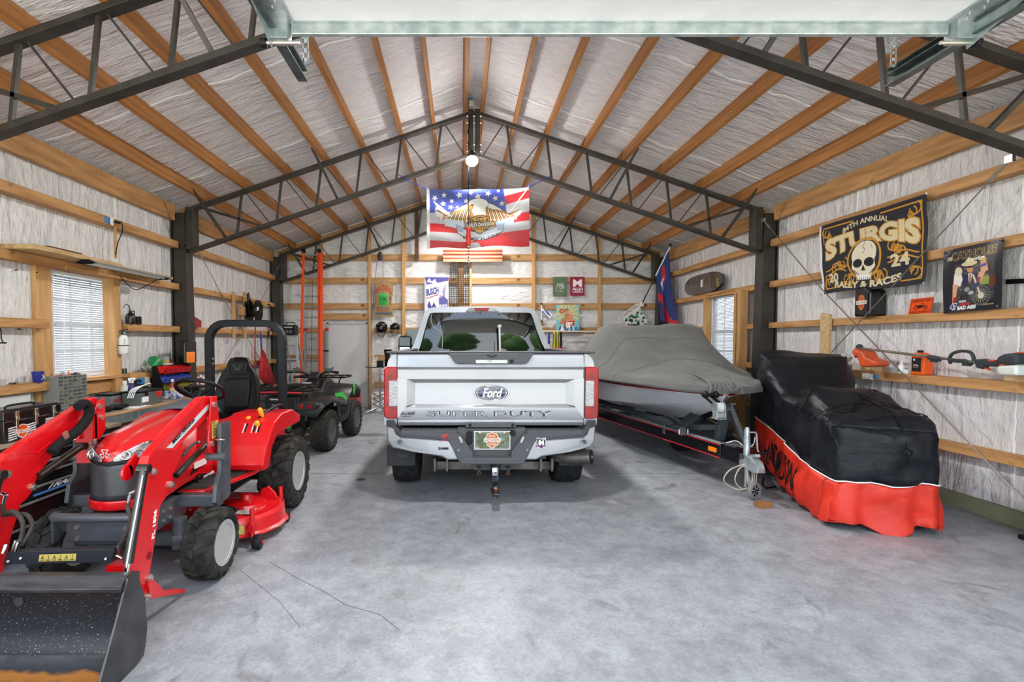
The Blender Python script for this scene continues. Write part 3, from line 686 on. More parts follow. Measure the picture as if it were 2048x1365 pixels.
m = MB(); m.ext([(xB(918), zB(925)), (xB(924), zB(916)), (xB(1044), zB(916)), (xB(1050), zB(925)), (xB(1040), zB(928)), (xB(928), zB(928))], 'xz', 4.70, 4.93); bobj('centre_lip', m, TGREY, bev=.006)
bobj('upper_step', MB().box(xB(931), xB(1033), 4.75, 4.93, zB(857), zB(849)), TGREY, bev=.006)
for px in (940, 1026): bobj('bolt', MB().cyl((xB(px), 4.748, zB(852)), (xB(px), 4.76, zB(852)), .016, n=12), BLACK)
for px, py in ((917, 900), (1054, 900)): bobj('reflector', MB().cyl((xB(px), 4.70, zB(py)), (xB(px), 4.72, zB(py)), .014, n=12), GREYP)
for px, q in ((921, 1), (1045, -1)):
    a = Bp(px-2*q, 874, 4.708); b_ = Bp(px+3*q, 886, 4.708); bobj('step_slot', MB().bar(a, b_, .02, .006, (0, 1, 0)), mat('slot_light', '#AFB0B4', .4))
m = MB(); m.cyl((xB(939), 4.785, zB(873)), (xB(939), 4.76, zB(873)), .03, n=16); m.cyl((xB(939), 4.785, zB(884)), (xB(939), 4.76, zB(884)), .03, n=16); bobj('trailer_socket', m, BLACK, bev=.004)
bobj('socket_plate', MB().box(xB(934), xB(944), 4.775, 4.79, zB(892), zB(866)), BLACK, bev=.006)
bobj('locked_socket', MB().cyl((xB(1026), 4.79, zB(869)), (xB(1026), 4.765, zB(869)), .032, n=6), BLACK)
A = Art(140, 70, '#6E7350')
rr = random.Random(4)
for k in range(60): A.ell(rr.random(), rr.random(), .08, .12, rr.choice(['#7F8168', '#5C6A44', '#8D8A78', '#6B7878', '#99998F', '#50613E']))
A.poly([(.36, .12), (.5, .02), (.64, .12), (.7, .4), (.66, .75), (.5, .98), (.34, .75), (.3, .4)], '#E9E4D8')
A.poly([(.38, .16), (.5, .07), (.62, .16), (.67, .4), (.64, .72), (.5, .92), (.36, .72), (.33, .4)], '#D9672B')
A.rect(.26, .38, .74, .60, '#F0EFEA'); A.text('HARLEY-DAVIDSON', .28, .42, .72, .57, '#B8481C'); A.text('MOTOR', .41, .2, .59, .32, '#F4E9DC'); A.text('CYCLES', .40, .66, .60, .78, '#F4E9DC')
A.rect(0, 0, 1, .03, '#DDDDDD'); A.rect(0, .97, 1, 1, '#DDDDDD'); A.rect(0, 0, .015, 1, '#DDDDDD'); A.rect(.985, 0, 1, 1, '#DDDDDD')
lp = thing('licence_plate', Bp(984, 898, 4.77), None, None); lp.parent = truck; lp.location = Bp(984, 898, 4.77)-WL['pickup_truck']
a, b_, c = Bp(949, 864, 4.766), Bp(1020, 864, 4.766), Bp(949, 899, 4.766)
A.a *= .75; A.obj('plate_print', rectmap(a, b_-a, c-a), lp, attr_mat('glossy_print', .25))
m = MB(); m.box(a.x-.008, b_.x+.008, 4.768, 4.78, c.z-.008, a.z+.008); obj('plate_frame', m, CHROME, lp, bev=.003)
for px in (960, 1009): obj('screw', MB().cyl((xB(px), 4.764, zB(867)), (xB(px), 4.76, zB(867)), .008, n=10), ZINC, lp)
# stickers on the bumper
c = Bp(887, 886, 4.715); m = MB(); m.add([c+V((-.05, 0, .055)), c+V((.03, 0, .085)), c+V((.055, 0, .09)), c+V((.0, 0, .03)), c+V((.06, 0, .03)), c+V((-.055, 0, .012)), c+V((.0, 0, .06))], [(0, 1, 2, 6), (6, 2, 3), (3, 4, 5)])
bobj('red_swoosh_sticker', m, mat('sticker_red', '#B3202A', .4), solid=.001)
text('ZOMBIE', Bp(876, 900, 4.716), (.1, 0, 0), (0, 0, .022), BLACK, bump, bold=.04)
A = Art(40, 44, '#B9BABF')
A.poly([(.1, .1), (.5, .0), (.9, .1), (.95, .5), (.8, .85), (.5, 1), (.2, .85), (.05, .5)], '#1B1B1F'); A.text('84', .2, .22, .8, .72, '#FFFFFF', bold=.05); A.rect(0, .74, 1, .88, '#7A3A7E'); A.text('STURGIS', .1, .04, .9, .18, '#DADADA')
a, b_, c = Bp(1073, 876, 4.716), Bp(1092, 876, 4.716), Bp(1073, 897, 4.716); A.obj('round_sticker', rectmap(a, b_-a, c-a), bump, attr_mat('glossy_print', .3))
# hitch, tow bar, chassis
m = MB(); m.box(P(868, 0, 5.1).x, P(1110, 0, 5.1).x, 5.0, 5.12, P(0, 938, 5.05).z, P(0, 921, 5.05).z); obj('cross_member', m, mat('worn_frame_steel', '#6A6664', .45, m=.5, ns=9, col2='#3E3B3A'), truck, bev=.01)
for px in (868, 893, 1085, 1108): x = P(px, 0, 4.98).x; obj('frame_bracket', MB().box(x-.008, x+.012, 4.93, 5.05, P(0, 941, 4.98).z, P(0, 915, 4.98).z), MATS['worn_frame_steel'], truck)
x0_, x1_ = P(944, 0, 4.86).x, P(1029, 0, 4.86).x
obj('hitch_plate', MB().ext([(x0_, P(0, 918, 4.86).z), (x0_, P(0, 933, 4.86).z), (x0_+.03, P(0, 940, 4.86).z), (x1_-.03, P(0, 940, 4.86).z), (x1_, P(0, 933, 4.86).z), (x1_, P(0, 918, 4.86).z)], 'xz', 4.84, 4.90), TGREY, truck, bev=.005)
for px in (958, 1016):
    c = P(px, 934, 4.84); obj('chain_hole', MB().bx(c, (.055, .012, .022)), BLACKG, truck, bev=.005)
    m = MB(); m.torus(c+V((0, -.015, -.03)), (1, .3, 0), .02, .006, n=14); m.torus(c+V((0, -.015, -.06)), (.2, 1, 0), .016, .005, n=14); obj('chain_link', m, DWOOD, truck)
m = MB(); c = P(991, 930, 4.80); m.box(c.x-.045, c.x+.045, 4.74, 4.9, c.z-.045, c.z+.04); obj('receiver', m, BLACK, truck, bev=.006)
obj('receiver_hole', MB().box(c.x-.03, c.x+.03, 4.735, 4.742, c.z-.03, c.z+.025), BLACKG, truck)
CHRB = mat('scratched_black_chrome', '#55575C', .25, m=.8, ns=30, col2='#1E1F22')
b0 = P(991, 936, 4.70); b1 = P(991, 985, 4.70)
obj('drop_bar', MB().box(b0.x-.034, b0.x+.034, 4.68, 4.74, b1.z, b0.z), CHRB, truck, bev=.006)
A = Art(16, 30, '#8F9094')
for q in range(30): A.rect(rr.random(), rr.random(), rr.random(), rr.random(), rr.choice(['#444444', '#DDDDDD', '#777777']))
a = P(984.5, 933+3, 4.678); A.obj('warning_label', rectmap(a, (.05, 0, 0), (0, 0, -.075)), truck, attr_mat('glossy_print', .3))
cb = P(991, 983, 4.62); obj('ball_mount', MB().box(cb.x-.036, cb.x+.036, 4.55, 4.74, cb.z-.03, cb.z-.005), CHRB, truck, bev=.005)
m = MB(); m.lathe([(.018, -.02), (.02, .01), (.028, .018), (.03, .035), (.022, .05), (.001, .056)], (cb.x, 4.60, cb.z+.0), n=18); m.cyl((cb.x, 4.6, cb.z-.06), (cb.x, 4.6, cb.z-.02), .024, n=6)
obj('hitch_ball', m, mat('rusty_ball', '#7C5A4A', .35, m=.8), truck, sm=40)
# exhaust
e0, e1 = P(1108, 912, 5.15), P(1183, 915, 4.95)
m = MB(); m.cyl(e0, e1, .062, .075, 24, caps=False); m.cyl(e0, e1+V((-.005, 0, 0)), .055, .066, 24); obj('exhaust_pipe', m, mat('dull_exhaust', '#8E8B88', .35, m=.8, ns=8, col2='#6A6664'), truck, sm=40)
obj('exhaust_mouth', MB().cyl(e1+V((-.02, 0, 0)), e1+V((.004, -.001, 0)), .06, n=24), BLACKG, truck)
# rear wheels and mud flaps
def tyre_ring(c, ax, Rt, w_, n=40, lug=None, rim_r=.2, lugd=.02, lugn=22, tilt=.5):
    """tyre carcase with blocks of tread raised out of it; ax = axle direction"""
    m = MB(); c = V(c); a = V(ax).normalized(); h = w_/2
    m.lathe([(rim_r, -h*.75), (rim_r+.02, -h*.9), ((rim_r+Rt)/2, -h), (Rt-.04, -h*.94), (Rt-.012, -h*.78), (Rt-lugd*.4, -h*.4), (Rt-lugd*.4, h*.4), (Rt-.012, h*.78), (Rt-.04, h*.94), ((rim_r+Rt)/2, h), (rim_r+.02, h*.9), (rim_r, h*.75)], c, a, n=n)
    x = a.orthogonal().normalized(); y = a.cross(x)
    def pt(r, t, k): return c+(x*cos(t)+y*sin(t))*r+a*k
    if lug == 'chevron':
        for sd in (-1, 1):
            for i in range(lugn):
                t = 2*pi*(i+(.5 if sd > 0 else 0))/lugn; dt = 2*pi/lugn*.26
                secs = []
                for u, tt, ro in ((.02, tilt, 0), (.45, tilt*.45, 0), (.8, .1, -.004), (.98, -.02, -.03)):
                    T = t+tt*2*pi/lugn*1.1; k = sd*h*u
                    secs.append([pt(Rt+ro-lugd, T-dt*1.25, k), pt(Rt+ro, T-dt, k), pt(Rt+ro, T+dt, k), pt(Rt+ro-lugd, T+dt*1.25, k)])
                m.loft(secs)
    elif lug == 'block':
        for row, (k0, k1, wv) in enumerate(((-.92, -.62, .9), (-.54, -.2, .9), (-.12, .12, .8), (.2, .54, .9), (.62, .92, .9))):
            for i in range(lugn):
                t = 2*pi*(i+(row % 2)*.5)/lugn; dt = pi/lugn*wv*.78; sl = .35*dt*(1 if row % 2 else -1); rr_ = Rt-(.012 if row in (0, 4) else 0)
                m.loft([[pt(rr_-lugd, t-dt-sl, k0*h), pt(rr_, t-dt-sl, k0*h), pt(rr_, t+dt-sl, k0*h), pt(rr_-lugd, t+dt-sl, k0*h)],
                        [pt(rr_-lugd, t-dt+sl, k1*h), pt(rr_, t-dt+sl, k1*h), pt(rr_, t+dt+sl, k1*h), pt(rr_-lugd, t+dt+sl, k1*h)]])
    elif lug == 'knob':
        for row, k in enumerate((-.85, -.45, 0, .45, .85)):
            for i in range(lugn):
                t = 2*pi*(i+(row % 2)*.5)/lugn; dt = pi/lugn*.6; r_ = Rt-(.02 if abs(k) > .8 else 0)
                m.loft([[pt(r_-lugd, t-dt, (k+q)*h), pt(r_, t-dt*.8, (k+q*.85)*h), pt(r_, t+dt*.8, (k+q*.85)*h), pt(r_-lugd, t+dt, (k+q)*h)] for q in (-.17, .17)])
    return m
def wheel(parent, c, ax, Rt, w_, rim_r, lug, lugn, lugd, rimm, tyrem, dish=1, label=None, spokes=0):
    wt_ = thing('wheel', c, label, None); wt_.parent = parent; wt_.location = V(c)-WL[parent.name]
    obj('tyre', tyre_ring(c, ax, Rt, w_, lug=lug, rim_r=rim_r, lugn=lugn, lugd=lugd), tyrem, wt_, sm=35)
    h = w_/2; m = MB(); a = V(ax).normalized()
    m.lathe([(rim_r+.012, h*.86), (rim_r+.014, h*.93), (rim_r-.01, h*.9), (rim_r-.02, h*.6), (rim_r-.03, h*.2), (rim_r*.55, h*.12), (rim_r*.5, h*.2), (.02, h*.22)], c, a*dish, n=36)
    m.lathe([(rim_r+.012, h*.86), (rim_r, h*.7), (rim_r*.9, 0)], c, a*-dish, n=36)
    obj('rim', m, rimm, wt_, sm=30)
    m = MB(); x = a.orthogonal().normalized(); y = a.cross(x)
    for k in range(5):
        t = 2*pi*k/5; p = V(c)+(x*cos(t)+y*sin(t))*rim_r*.33+a*dish*h*.2; m.cyl(p, p+a*dish*.02, .012, n=6)
    obj('wheel_nuts', m, ZINC, wt_)
    if spokes:
        m = MB()
        for k in range(spokes):
            t = 2*pi*k/spokes; m.bar(V(c)+(x*cos(t)+y*sin(t))*rim_r*.2+a*dish*h*.5, V(c)+(x*cos(t)+y*sin(t))*rim_r*.97+a*dish*h*.75, .03, .02, a)
        obj('spokes', m, rimm, wt_)
    return wt_
for px0, px1, nm in ((787, 845, 'left'), (1102, 1163, 'right')):
    a, b_ = PZ(px0, 976).x, PZ(px1, 976).x
    wheel(truck, ((a+b_)/2*1.03+(-.01), 5.62, .415), (1, 0, 0), .415, .29, .23, 'block', 44, .012, CHROME, TIREM, 1 if nm == 'right' else -1)
for s, xs in ((-1, (774, 831)), (1, (1118, 1172))):
    a, b_ = P(xs[0], 900, 5.12), P(xs[1], 933, 5.12)
    f = obj('mud_flap', MB().box(a.x, b_.x, 5.12, 5.14, b_.z, a.z+.05), mat('flap_rubber', '#37383B', .7, bump=.1, bs=60), truck, bev=.02)
    if s < 0: text('Ford', P(793, 915, 5.115), (.1, 0, 0), (0, 0, .04), TGREY, f, shear=.15, d=.003)
m = MB(); m.box(TX-.85, TX+.85, 5.2, 8.9, .42, .75); obj('chassis', m, BLACK, truck)
obj('bed_floor', MB().box(TX-.85, TX+.85, 4.97, 6.95, .85, .9), BLACK, truck)
# front wheels
for s in (-1, 1): wheel(truck, (TX+s*.83, 9.3, .415), (1, 0, 0), .415, .29, .23, 'block', 30, .012, CHROME, TIREM, s)
# cab
YC = 6.95
cz = lambda y, Y=YC: P(960, y, Y).z
def ring(Y, zt, zb, xt, xb_, cx=TX):    # one section of the cab, top and bottom half-widths
    return [(cx-xb_, Y, zb), (cx-xb_*.995, Y, zb+.05), (cx-xt-.02, Y, zt-.09), (cx-xt+.03, Y, zt-.025), (cx-xt*.6, Y, zt), (cx, Y, zt+.008), (cx+xt*.6, Y, zt), (cx+xt-.03, Y, zt-.025), (cx+xt+.02, Y, zt-.09), (cx+xb_*.995, Y, zb+.05), (cx+xb_, Y, zb)]
zt = cz(613, 7.12); zb = .55; 
m = MB(); m.loft([[(TX-.97, 6.9, .55), (TX-.97, 6.9, 1.38), (TX+.97, 6.9, 1.38), (TX+.97, 6.9, .55)], [(TX-.99, 8.9, .55), (TX-.99, 8.9, 1.38), (TX+.99, 8.9, 1.38), (TX+.99, 8.9, .55)]])
obj('cab_lower', m, SILV, truck, bev=.03)
m = MB(); m.loft([[(TX-.99, 8.9, .55), (TX-.99, 8.9, 1.32), (TX+.99, 8.9, 1.32), (TX+.99, 8.9, .55)], [(TX-.94, 10.4, .55), (TX-.9, 10.4, 1.2), (TX+.9, 10.4, 1.2), (TX+.94, 10.4, .55)]])
obj('bonnet', m, SILV, truck, bev=.05)
Lp = lambda px, py, Y=YC: P(px, py, Y)
def q(px, py):     # a point on the leaning rear face of the cab
    t = (706-py)/(706-615); return P(px, py, 6.93+.09*t)
def mirx(p): return V((2*q(961, 660).x-p.x, p.y, p.z))
sil = [q(818, 706), q(828, 688), q(838, 660), q(846, 636), q(850, 622), q(856, 617), q(868, 615), q(962, 613)]
xm = q(962, 613).x
silR = [q(1106, 706), q(1096, 688), q(1086, 662), q(1077, 640), q(1072, 624), q(1066, 618), q(1054, 615)]
outer = sil+silR[::-1]
inner = [q(836, 706), q(842, 688), q(849, 662), q(856, 637), q(859, 629), q(862, 626.5), q(872, 625.6), q(962, 625), q(1052, 625.6), q(1060, 626.5), q(1063, 629), q(1066, 637), q(1074, 662), q(1084, 688), q(1094, 706)]
m = MB(); n = len(outer); back = [p+V((-(p.x-xm)*.02, 1.6, -.02)) for p in outer]
vs = outer+inner+back; m.add(vs, [(i, i+1, n+i+1, n+i) for i in range(n-1)]+[(i, i+1, 2*n+i+1, 2*n+i) for i in range(n-1)])
m.add([p+V((0, .02, 0)) for p in inner]+inner, [(i, i+1, n+i+1, n+i) for i in range(n-1)])
obj('cab_shell', m, SILV, truck, sm=35)
def wmap(u, v):
    py = 625.8+(706-625.8)*v; xs_ = [(862, 626), (856, 637), (849, 662), (842, 688), (836, 706)]; xl = np.interp(py, [a[1] for a in xs_], [a[0] for a in xs_]); xr = np.interp(py, [626, 637, 662, 688, 706], [1061, 1066, 1074, 1084, 1094])
    p = P(xl+(xr-xl)*u, py, 6.955+.055*(1-v)**1.6); return p+V((0, .03*(2*u-1)**4, 0))
glass = obj('rear_window', MB().grid(wmap, 16, 14), DGLASS, truck, sm=180)
# interior seen through the glass is dark; light roof sides are the side glass
for s, f in ((-1, lambda p: p), (1, mirx)):
    a = [f(q(818, 704)), f(q(828, 688)), f(q(846, 638)), f(q(850, 630))]
    m = MB(); m.add([p+V((-.004*(-s if 0 else 1) if s < 0 else .004, .15, 0)) for p in a]+[p+V((0, 1.4, 0)) for p in a], [(0, 1, 5, 4), (1, 2, 6, 5), (2, 3, 7, 6)]); obj('side_window', m, DGLASS, truck)
m = MB(); m.add([p+V((0, 1.5, 0)) for p in inner]+[V((inner[0].x-.05, 9.1, 1.35)), V((inner[-1].x+.05, 9.1, 1.35))], [tuple(range(len(inner)))+(len(inner)+1, len(inner))]); obj('windscreen', m, DGLASS, truck)
# third brake light and roof lamp housing
a, b_ = q(937, 616), q(987, 623)
obj('roof_lamp_housing', MB().ext([(q(930, 0).x, q(0, 624).z), (q(938, 0).x, q(0, 616).z), (q(985, 0).x, q(0, 616).z), (q(993, 0).x, q(0, 624).z)], 'xz', 6.985, 7.08), CLEARL, truck, bev=.005)
obj('high_brake_light', MB().ext([(q(949, 0).x, q(0, 623).z), (q(946, 0).x, q(0, 616.4).z), (q(975, 0).x, q(0, 616.4).z), (q(972, 0).x, q(0, 623).z)], 'xz', 6.975, 7.0), REDL, truck, bev=.004)
obj('cargo_camera', MB().cyl(q(961, 622)+V((0, -.08, 0)), q(961, 622)+V((0, 0, 0)), .016, n=12), BLACKG, truck)
# curved defroster-like seams of the three-pane window
m = MB()
for px in (933, 989):
    m.bar(q(px, 627)+V((0, .015, 0)), q(px, 705)+V((0, .015, 0)), .008, .01, (0, 1, 0))
obj('pane_joint', m, BLACK, glass)
m = MB(); m.tube([q(864, 627)+V((0, .01, 0)), q(862, 640)+V((0, .01, 0)), q(868, 655)+V((0, .01, 0)), q(884, 668)+V((0, .01, 0)), q(884, 700)+V((0, .01, 0))], .006, 6, sub=3)
obj('glass_edge_line', m, mat('glass_edge', '#9FA3A8', .3), glass)
# white-and-chrome antenna rod in the bed and pieces of tackle
m = MB(); m.cyl(P(1000, 704, 6.8), P(999, 655, 6.8), .014, n=10); m.cyl(P(999, 655, 6.8), P(999, 650, 6.8), .025, n=10); obj('bed_rod', m, WHITE, truck)
# side mirrors
for s in (-1,):
    mc = P(810, 688, 7.9); mm = thing('side_mirror', mc, None, None); mm.parent = truck; mm.location = mc-WL['pickup_truck']
    a, b_ = P(796, 704, 7.9), P(823, 672, 7.9)
    obj('mirror_shell', MB().ext([(a.x, a.z), (b_.x-.02, a.z), (b_.x, b_.z-.04), (b_.x-.02, b_.z), (a.x+.04, b_.z), (a.x+.01, b_.z-.04)], 'xz', 7.9, 8.02), BLACK, mm, bev=.02)
    obj('mirror_glass', MB().box(a.x+.02, b_.x-.02, 7.89, 7.9, a.z+.09, b_.z-.025), mat('mirror_dark', '#4A5552', .15), mm, bev=.01)
    obj('spot_mirror', MB().box(a.x+.025, b_.x-.025, 7.89, 7.9, a.z+.015, a.z+.075), CHROME, mm, bev=.008)
    obj('mirror_arm', MB().bar((b_.x-.05, 7.96, a.z+.08), (TX-.9, 8.0, a.z+.05), .05, .08), BLACK, mm)
# ---------------------------------------------------------------- compact tractor with loader and mower deck
RED = mat('tractor_red', '#CF0C16', .3, coat=.5)
TG = mat('tractor_grey', '#4A4D54', .4, ns=9, col2='#3F4248', coat=.15)
TRIM = mat('rim_grey', '#B4B6B4', .4, m=.35)
TYR = mat('tractor_tyre', '#3D3B38', .85, ns=14, col2='#1C1C1C', bump=.35, bs=50)
YEL = mat('lever_yellow', '#E3A521', .4)
VINYL = mat('black_vinyl', '#0C0C0E', .42, coat=.0, bump=.08, bs=200)
DECAL = mat('decal_yellow', '#CDB662', .5, m=.2)
CT = -2.15
tr = thing('compact_tractor', (CT, 4.0, 0), 'red compact tractor with front loader bucket, black seat and belly mower deck', 'tractor')
def tob(n, m_, mt, par=None, **k): return obj(n, m_, mt, par or tr, **k)
# bonnet
st = [(3.03+.23*(1-cos(R(a_))), .19*sin(R(a_)), z_) for a_, z_ in ((8, .885), (22, .897), (36, .91), (50, .925), (64, .94), (77, .955))]+[(3.25, .192, .972), (3.35, .21, .99), (3.6, .22, 1.02), (3.86, .225, 1.055)]
def hood_ring(Y, w, t, zb=.575, o=0.):
    w += o; t += o; dz = t-.945
    half = [(w, zb), (w, .80), (w*1.0, .86+dz*.6), (w*.97, t-.045), (w*.86, t-.018), (w*.62, t-.006), (w*.56, t+.004), (w*.2, t+.006), (w*.12, t)]
    return [(CT+x, Y, z) for x, z in half]+[(CT-x, Y, z) for x, z in half[::-1]]
m = MB(); m.loft([hood_ring(*s) for s in st]); hood = tob('bonnet', m, RED, sm=50, sub=0)
def nose(a, z, o=.006):
    w = .195+o; y = 3.02-o+.23*(1-cos(a))+max(0, z-.6)*.04; return V((CT+w*sin(a), y, z))
def patch(name, a0, a1, zf0, zf1, mt, o, par, na=24, nz=6):
    m = MB(); m.grid(lambda u, v: nose(a0+(a1-a0)*u, zf0(a0+(a1-a0)*u)*(1-v)+zf1(a0+(a1-a0)*u)*v, o), na, nz); return obj(name, m, mt, par, sm=60, solid=.006)
GR = bpy.data.materials.new('grille_mesh'); GR.use_nodes = True; t = GR.node_tree; b = t.nodes['Principled BSDF']
tc = t.nodes.new('ShaderNodeTexCoord'); vo = t.nodes.new('ShaderNodeTexVoronoi'); vo.inputs['Scale'].default_value = 260; cr = t.nodes.new('ShaderNodeValToRGB')
cr.color_ramp.elements[0].position = .25; cr.color_ramp.elements[0].color = (.01, .01, .012, 1); cr.color_ramp.elements[1].position = .45; cr.color_ramp.elements[1].color = (.05, .052, .06, 1)
t.links.new(tc.outputs['Object'], vo.inputs['Vector']); t.links.new(vo.outputs['Distance'], cr.inputs['Fac']); t.links.new(cr.outputs['Color'], b.inputs['Base Color']); b.inputs['Roughness'].default_value = .35; b.inputs['Metallic'].default_value = .3
aa = R(86)
ztop = lambda a: .825+.02*abs(a)
patch('grille', -aa, aa, lambda a: .60, ztop, GR, .012, hood)
patch('bezel', -aa, aa, lambda a: ztop(a)-.006, lambda a: ztop(a)+.014, BLACK, .016, hood)
patch('chin_band', -aa, aa, lambda a: .545, lambda a: .602, RED, .02, hood)
LENS = mat('headlamp_lens', '#DDE2E6', .06, m=.55, coat=1, ns=16, col2='#4A4F55', bump=.8, bs=22)
for s, n_ in ((-1, 'left'), (1, 'right')):
    def lo(a): k = abs(a); return .835+.012*k+max(0, .34-k)*.02
    def hi(a):
        k = abs(a); t_ = min(1, max(0, (k-.16)/.75)); return lo(a)+.012+.085*t_**.6
    hl = patch('headlamp', s*.16, s*1.42, lo, hi, LENS, .014, hood)
    m = MB()
    for k in (.5, .8, 1.1):
        p = nose(s*k, .878, .022); m.torus(p, (sin(s*k), -cos(k), 0), .024, .004, n=16, m=6)
    obj('reflector_ring', m, CHROME, hl, sm=60)
# three triangles badge
def tri(c, r_, up=1):
    m = MB(); pts = [c+V((x*r_, 0, z*r_*up)) for x, z in ((-1, .8), (1, .8), (0, -.8))]
    for p, q_ in zip(pts, pts[1:]+pts[:1]): m.bar(p, q_, .004, .005, (0, 1, 0))
    return m
for dx, dz, r_ in ((0, .016, .021), (-.014, -.009, .017), (.014, -.009, .017)):
    c = V((CT+dx, 3.005, .888+dz)); obj('badge_triangle', tri(c, r_), CHROME, hood)
m = MB(); m.bar(nose(-.3, .845, .018), nose(0, .83, .018), .004, .004); 
# bonnet side decal and side panels
m = MB(); m.add([(CT-.19, 3.35, .985), (CT-.17, 3.35, .993), (CT-.17, 3.62, 1.022), (CT-.195, 3.62, 1.012)], [(0, 1, 2, 3)]); 
for s in (-1, 1):
    x = CT+s*.235
    m = MB(); m.ext([(3.22, .56), (3.62, .60), (3.74, .68), (3.74, .98), (3.3, .90), (3.22, .80)], 'yz', x-.012*s, x)
    sp = tob('side_panel', m, RED, bev=.006)
    if s > 0:
        text('4WD', (x+.004, 3.5, .615), (0, .12, .02), (0, 0, .045), BLACK, sp, shear=.2)
cowl = MB(); cowl.loft([[(CT+.21*cos(t)*w_, y, 1.0+.12*h_*max(0, sin(t))) for t in [pi*k/16 for k in range(17)]] for y, w_, h_ in ((3.80, 1, .55), (3.86, 1, .9), (3.95, .95, 1), (4.08, .85, .9), (4.12, .8, .6))], closed=False, caps=False)
tob('dash_cowl', cowl, mat('cowl_grey', '#53565B', .5), sm=60, solid=.01)
tob('engine', MB().box(CT-.16, CT+.16, 3.25, 3.95, .4, .95), BLACK)
tob('pedestal', MB().ext([(3.72, .5), (3.98, .5), (4.1, 1.02), (3.8, 1.02)], 'yz', CT-.17, CT+.17), mat('pedestal_grey', '#5A5C60', .45), bev=.02)
# steering wheel
wc = V((CT+.005, 4.12, 1.175)); ax = V((0, .52, .85)).normalized()
sw = thing('steering_wheel', wc, None, None); sw.parent = tr; sw.location = wc-WL['compact_tractor']
obj('wheel_rim', MB().torus(wc, ax, .185, .016, n=48, m=10), BLACK, sw, sm=60)
m = MB(); x = V((1, 0, 0)); y = ax.cross(x)
for a in (R(90), R(210), R(330)):
    m.tube([wc-ax*.06+(x*cos(a)+y*sin(a))*.03, wc-ax*.04+(x*cos(a)+y*sin(a))*.1, wc+(x*cos(a)+y*sin(a))*.18], .012, 8, sub=3)
obj('spoke', m, BLACK, sw, sm=60)
obj('column', MB().cyl(wc-ax*.28, wc-ax*.02, .03, .035, 14), BLACK, sw, sm=60)
m = MB(); m.tube([(CT+.02, 3.98, 1.08), (CT+.01, 3.97, 1.2)], .007, 6); m.sph((CT+.01, 3.97, 1.215), .02); tob('throttle_lever', m, BLACK, sm=60)
# seat
se = thing('seat', (CT, 4.7, .8), None, None); se.parent = tr; se.location = V((CT, 4.7, .8))-WL['compact_tractor']
def sring(z, w, y, d): return [(CT+w*sgn(cos(t))*abs(cos(t))**.6, y+d*sgn(sin(t))*abs(sin(t))**.8-(.05*abs(cos(t))**3), z) for t in [2*pi*k/28 for k in range(28)]]
sgn = lambda v: -1 if v < 0 else 1
rings = [sring(z, w, y, d) for z, w, y, d in ((.86, .10, 4.83, .03), (.88, .19, 4.83, .05), (.95, .215, 4.845, .055), (1.08, .215, 4.865, .05), (1.2, .19, 4.885, .05), (1.28, .155, 4.895, .05), (1.33, .115, 4.90, .052), (1.38, .10, 4.905, .05), (1.41, .08, 4.905, .035), (1.42, .03, 4.905, .01))]
obj('backrest', MB().loft(rings), VINYL, se, sm=60)
m = MB(); m.loft([[(CT+w*x, 4.775+q, z) for x in (-1, -.6, 0, .6, 1)]+[(CT+w*x, 4.80+q, z) for x in (1, .6, 0, -.6, -1)] for z, w, q in ((.93, .10, .0), (.96, .115, .0), (1.12, .125, .02), (1.2, .12, .035), (1.22, .11, .045))]); obj('back_pad', m, VINYL, se, bev=.01)
m = MB(); m.loft([[(CT+w*x, 4.832+q, z) for x in (-1, 0, 1)]+[(CT+w*x, 4.86+q, z) for x in (1, 0, -1)] for z, w, q in ((1.245, .075, 0), (1.36, .095, .005), (1.385, .08, .01))]); hr = obj('headrest_pad', m, VINYL, se, bev=.01)
m = MB()
for s in (-1, 1): m.bar((CT+s*.05, 4.829, 1.35), (CT+s*.012, 4.826, 1.29), .008, .005, (0, 1, 0)); m.bar((CT+s*.012, 4.826, 1.29), (CT+s*.012-s*.012, 4.826, 1.325), .008, .005, (0, 1, 0)); m.bar((CT+s*.03, 4.829, 1.35), (CT-s*.0, 4.827, 1.30), .008, .005, (0, 1, 0))
obj('seat_emblem', m, mat('emboss_grey', '#3A3B3E', .4), se)
rings = []
for z, w, l, y in ((.765, .12, .12, 4.62), (.78, .2, .22, 4.60), (.82, .225, .26, 4.60), (.86, .225, .26, 4.60), (.885, .2, .235, 4.61), (.875, .12, .16, 4.63), (.865, .05, .08, 4.64)):
    rings.append([(CT+w*sgn(cos(t))*abs(cos(t))**.7, y+l*sgn(sin(t))*abs(sin(t))**.7, z+.03*abs(cos(t))**4) for t in [2*pi*k/28 for k in range(28)]])
obj('cushion', MB().loft(rings), VINYL, se, sm=60)
tob('seat_base', MB().box(CT-.17, CT+.17, 4.42, 4.85, .62, .78), BLACK, bev=.02)
# fold-down bar over the seat
ROPS = mat('rollbar_black', '#15181D', .42)
xo = .365; Yr = 5.02; pts = [(CT-xo, Yr, .80), (CT-xo, Yr, 1.2)]+[(CT-xo+.17*(1-cos(a)), Yr, 1.585+.17*sin(a)) for a in [pi/2*k/6 for k in range(7)]]+[(CT+xo-.17*(1-cos(a)), Yr, 1.585+.17*sin(a)) for a in [pi/2*(6-k)/6 for k in range(7)]]+[(CT+xo, Yr, 1.2), (CT+xo, Yr, .80)]
m = MB(); m.rtube(pts, .068, .085, (0, 1, 0)); rb = tob('roll_bar', m, ROPS, bev=.006)
for z in (1.40, 1.35): obj('bolt', MB().cyl((CT-xo+.04, Yr-.02, z), (CT-xo+.046, Yr-.02, z), .012, n=8), ZINC, rb)
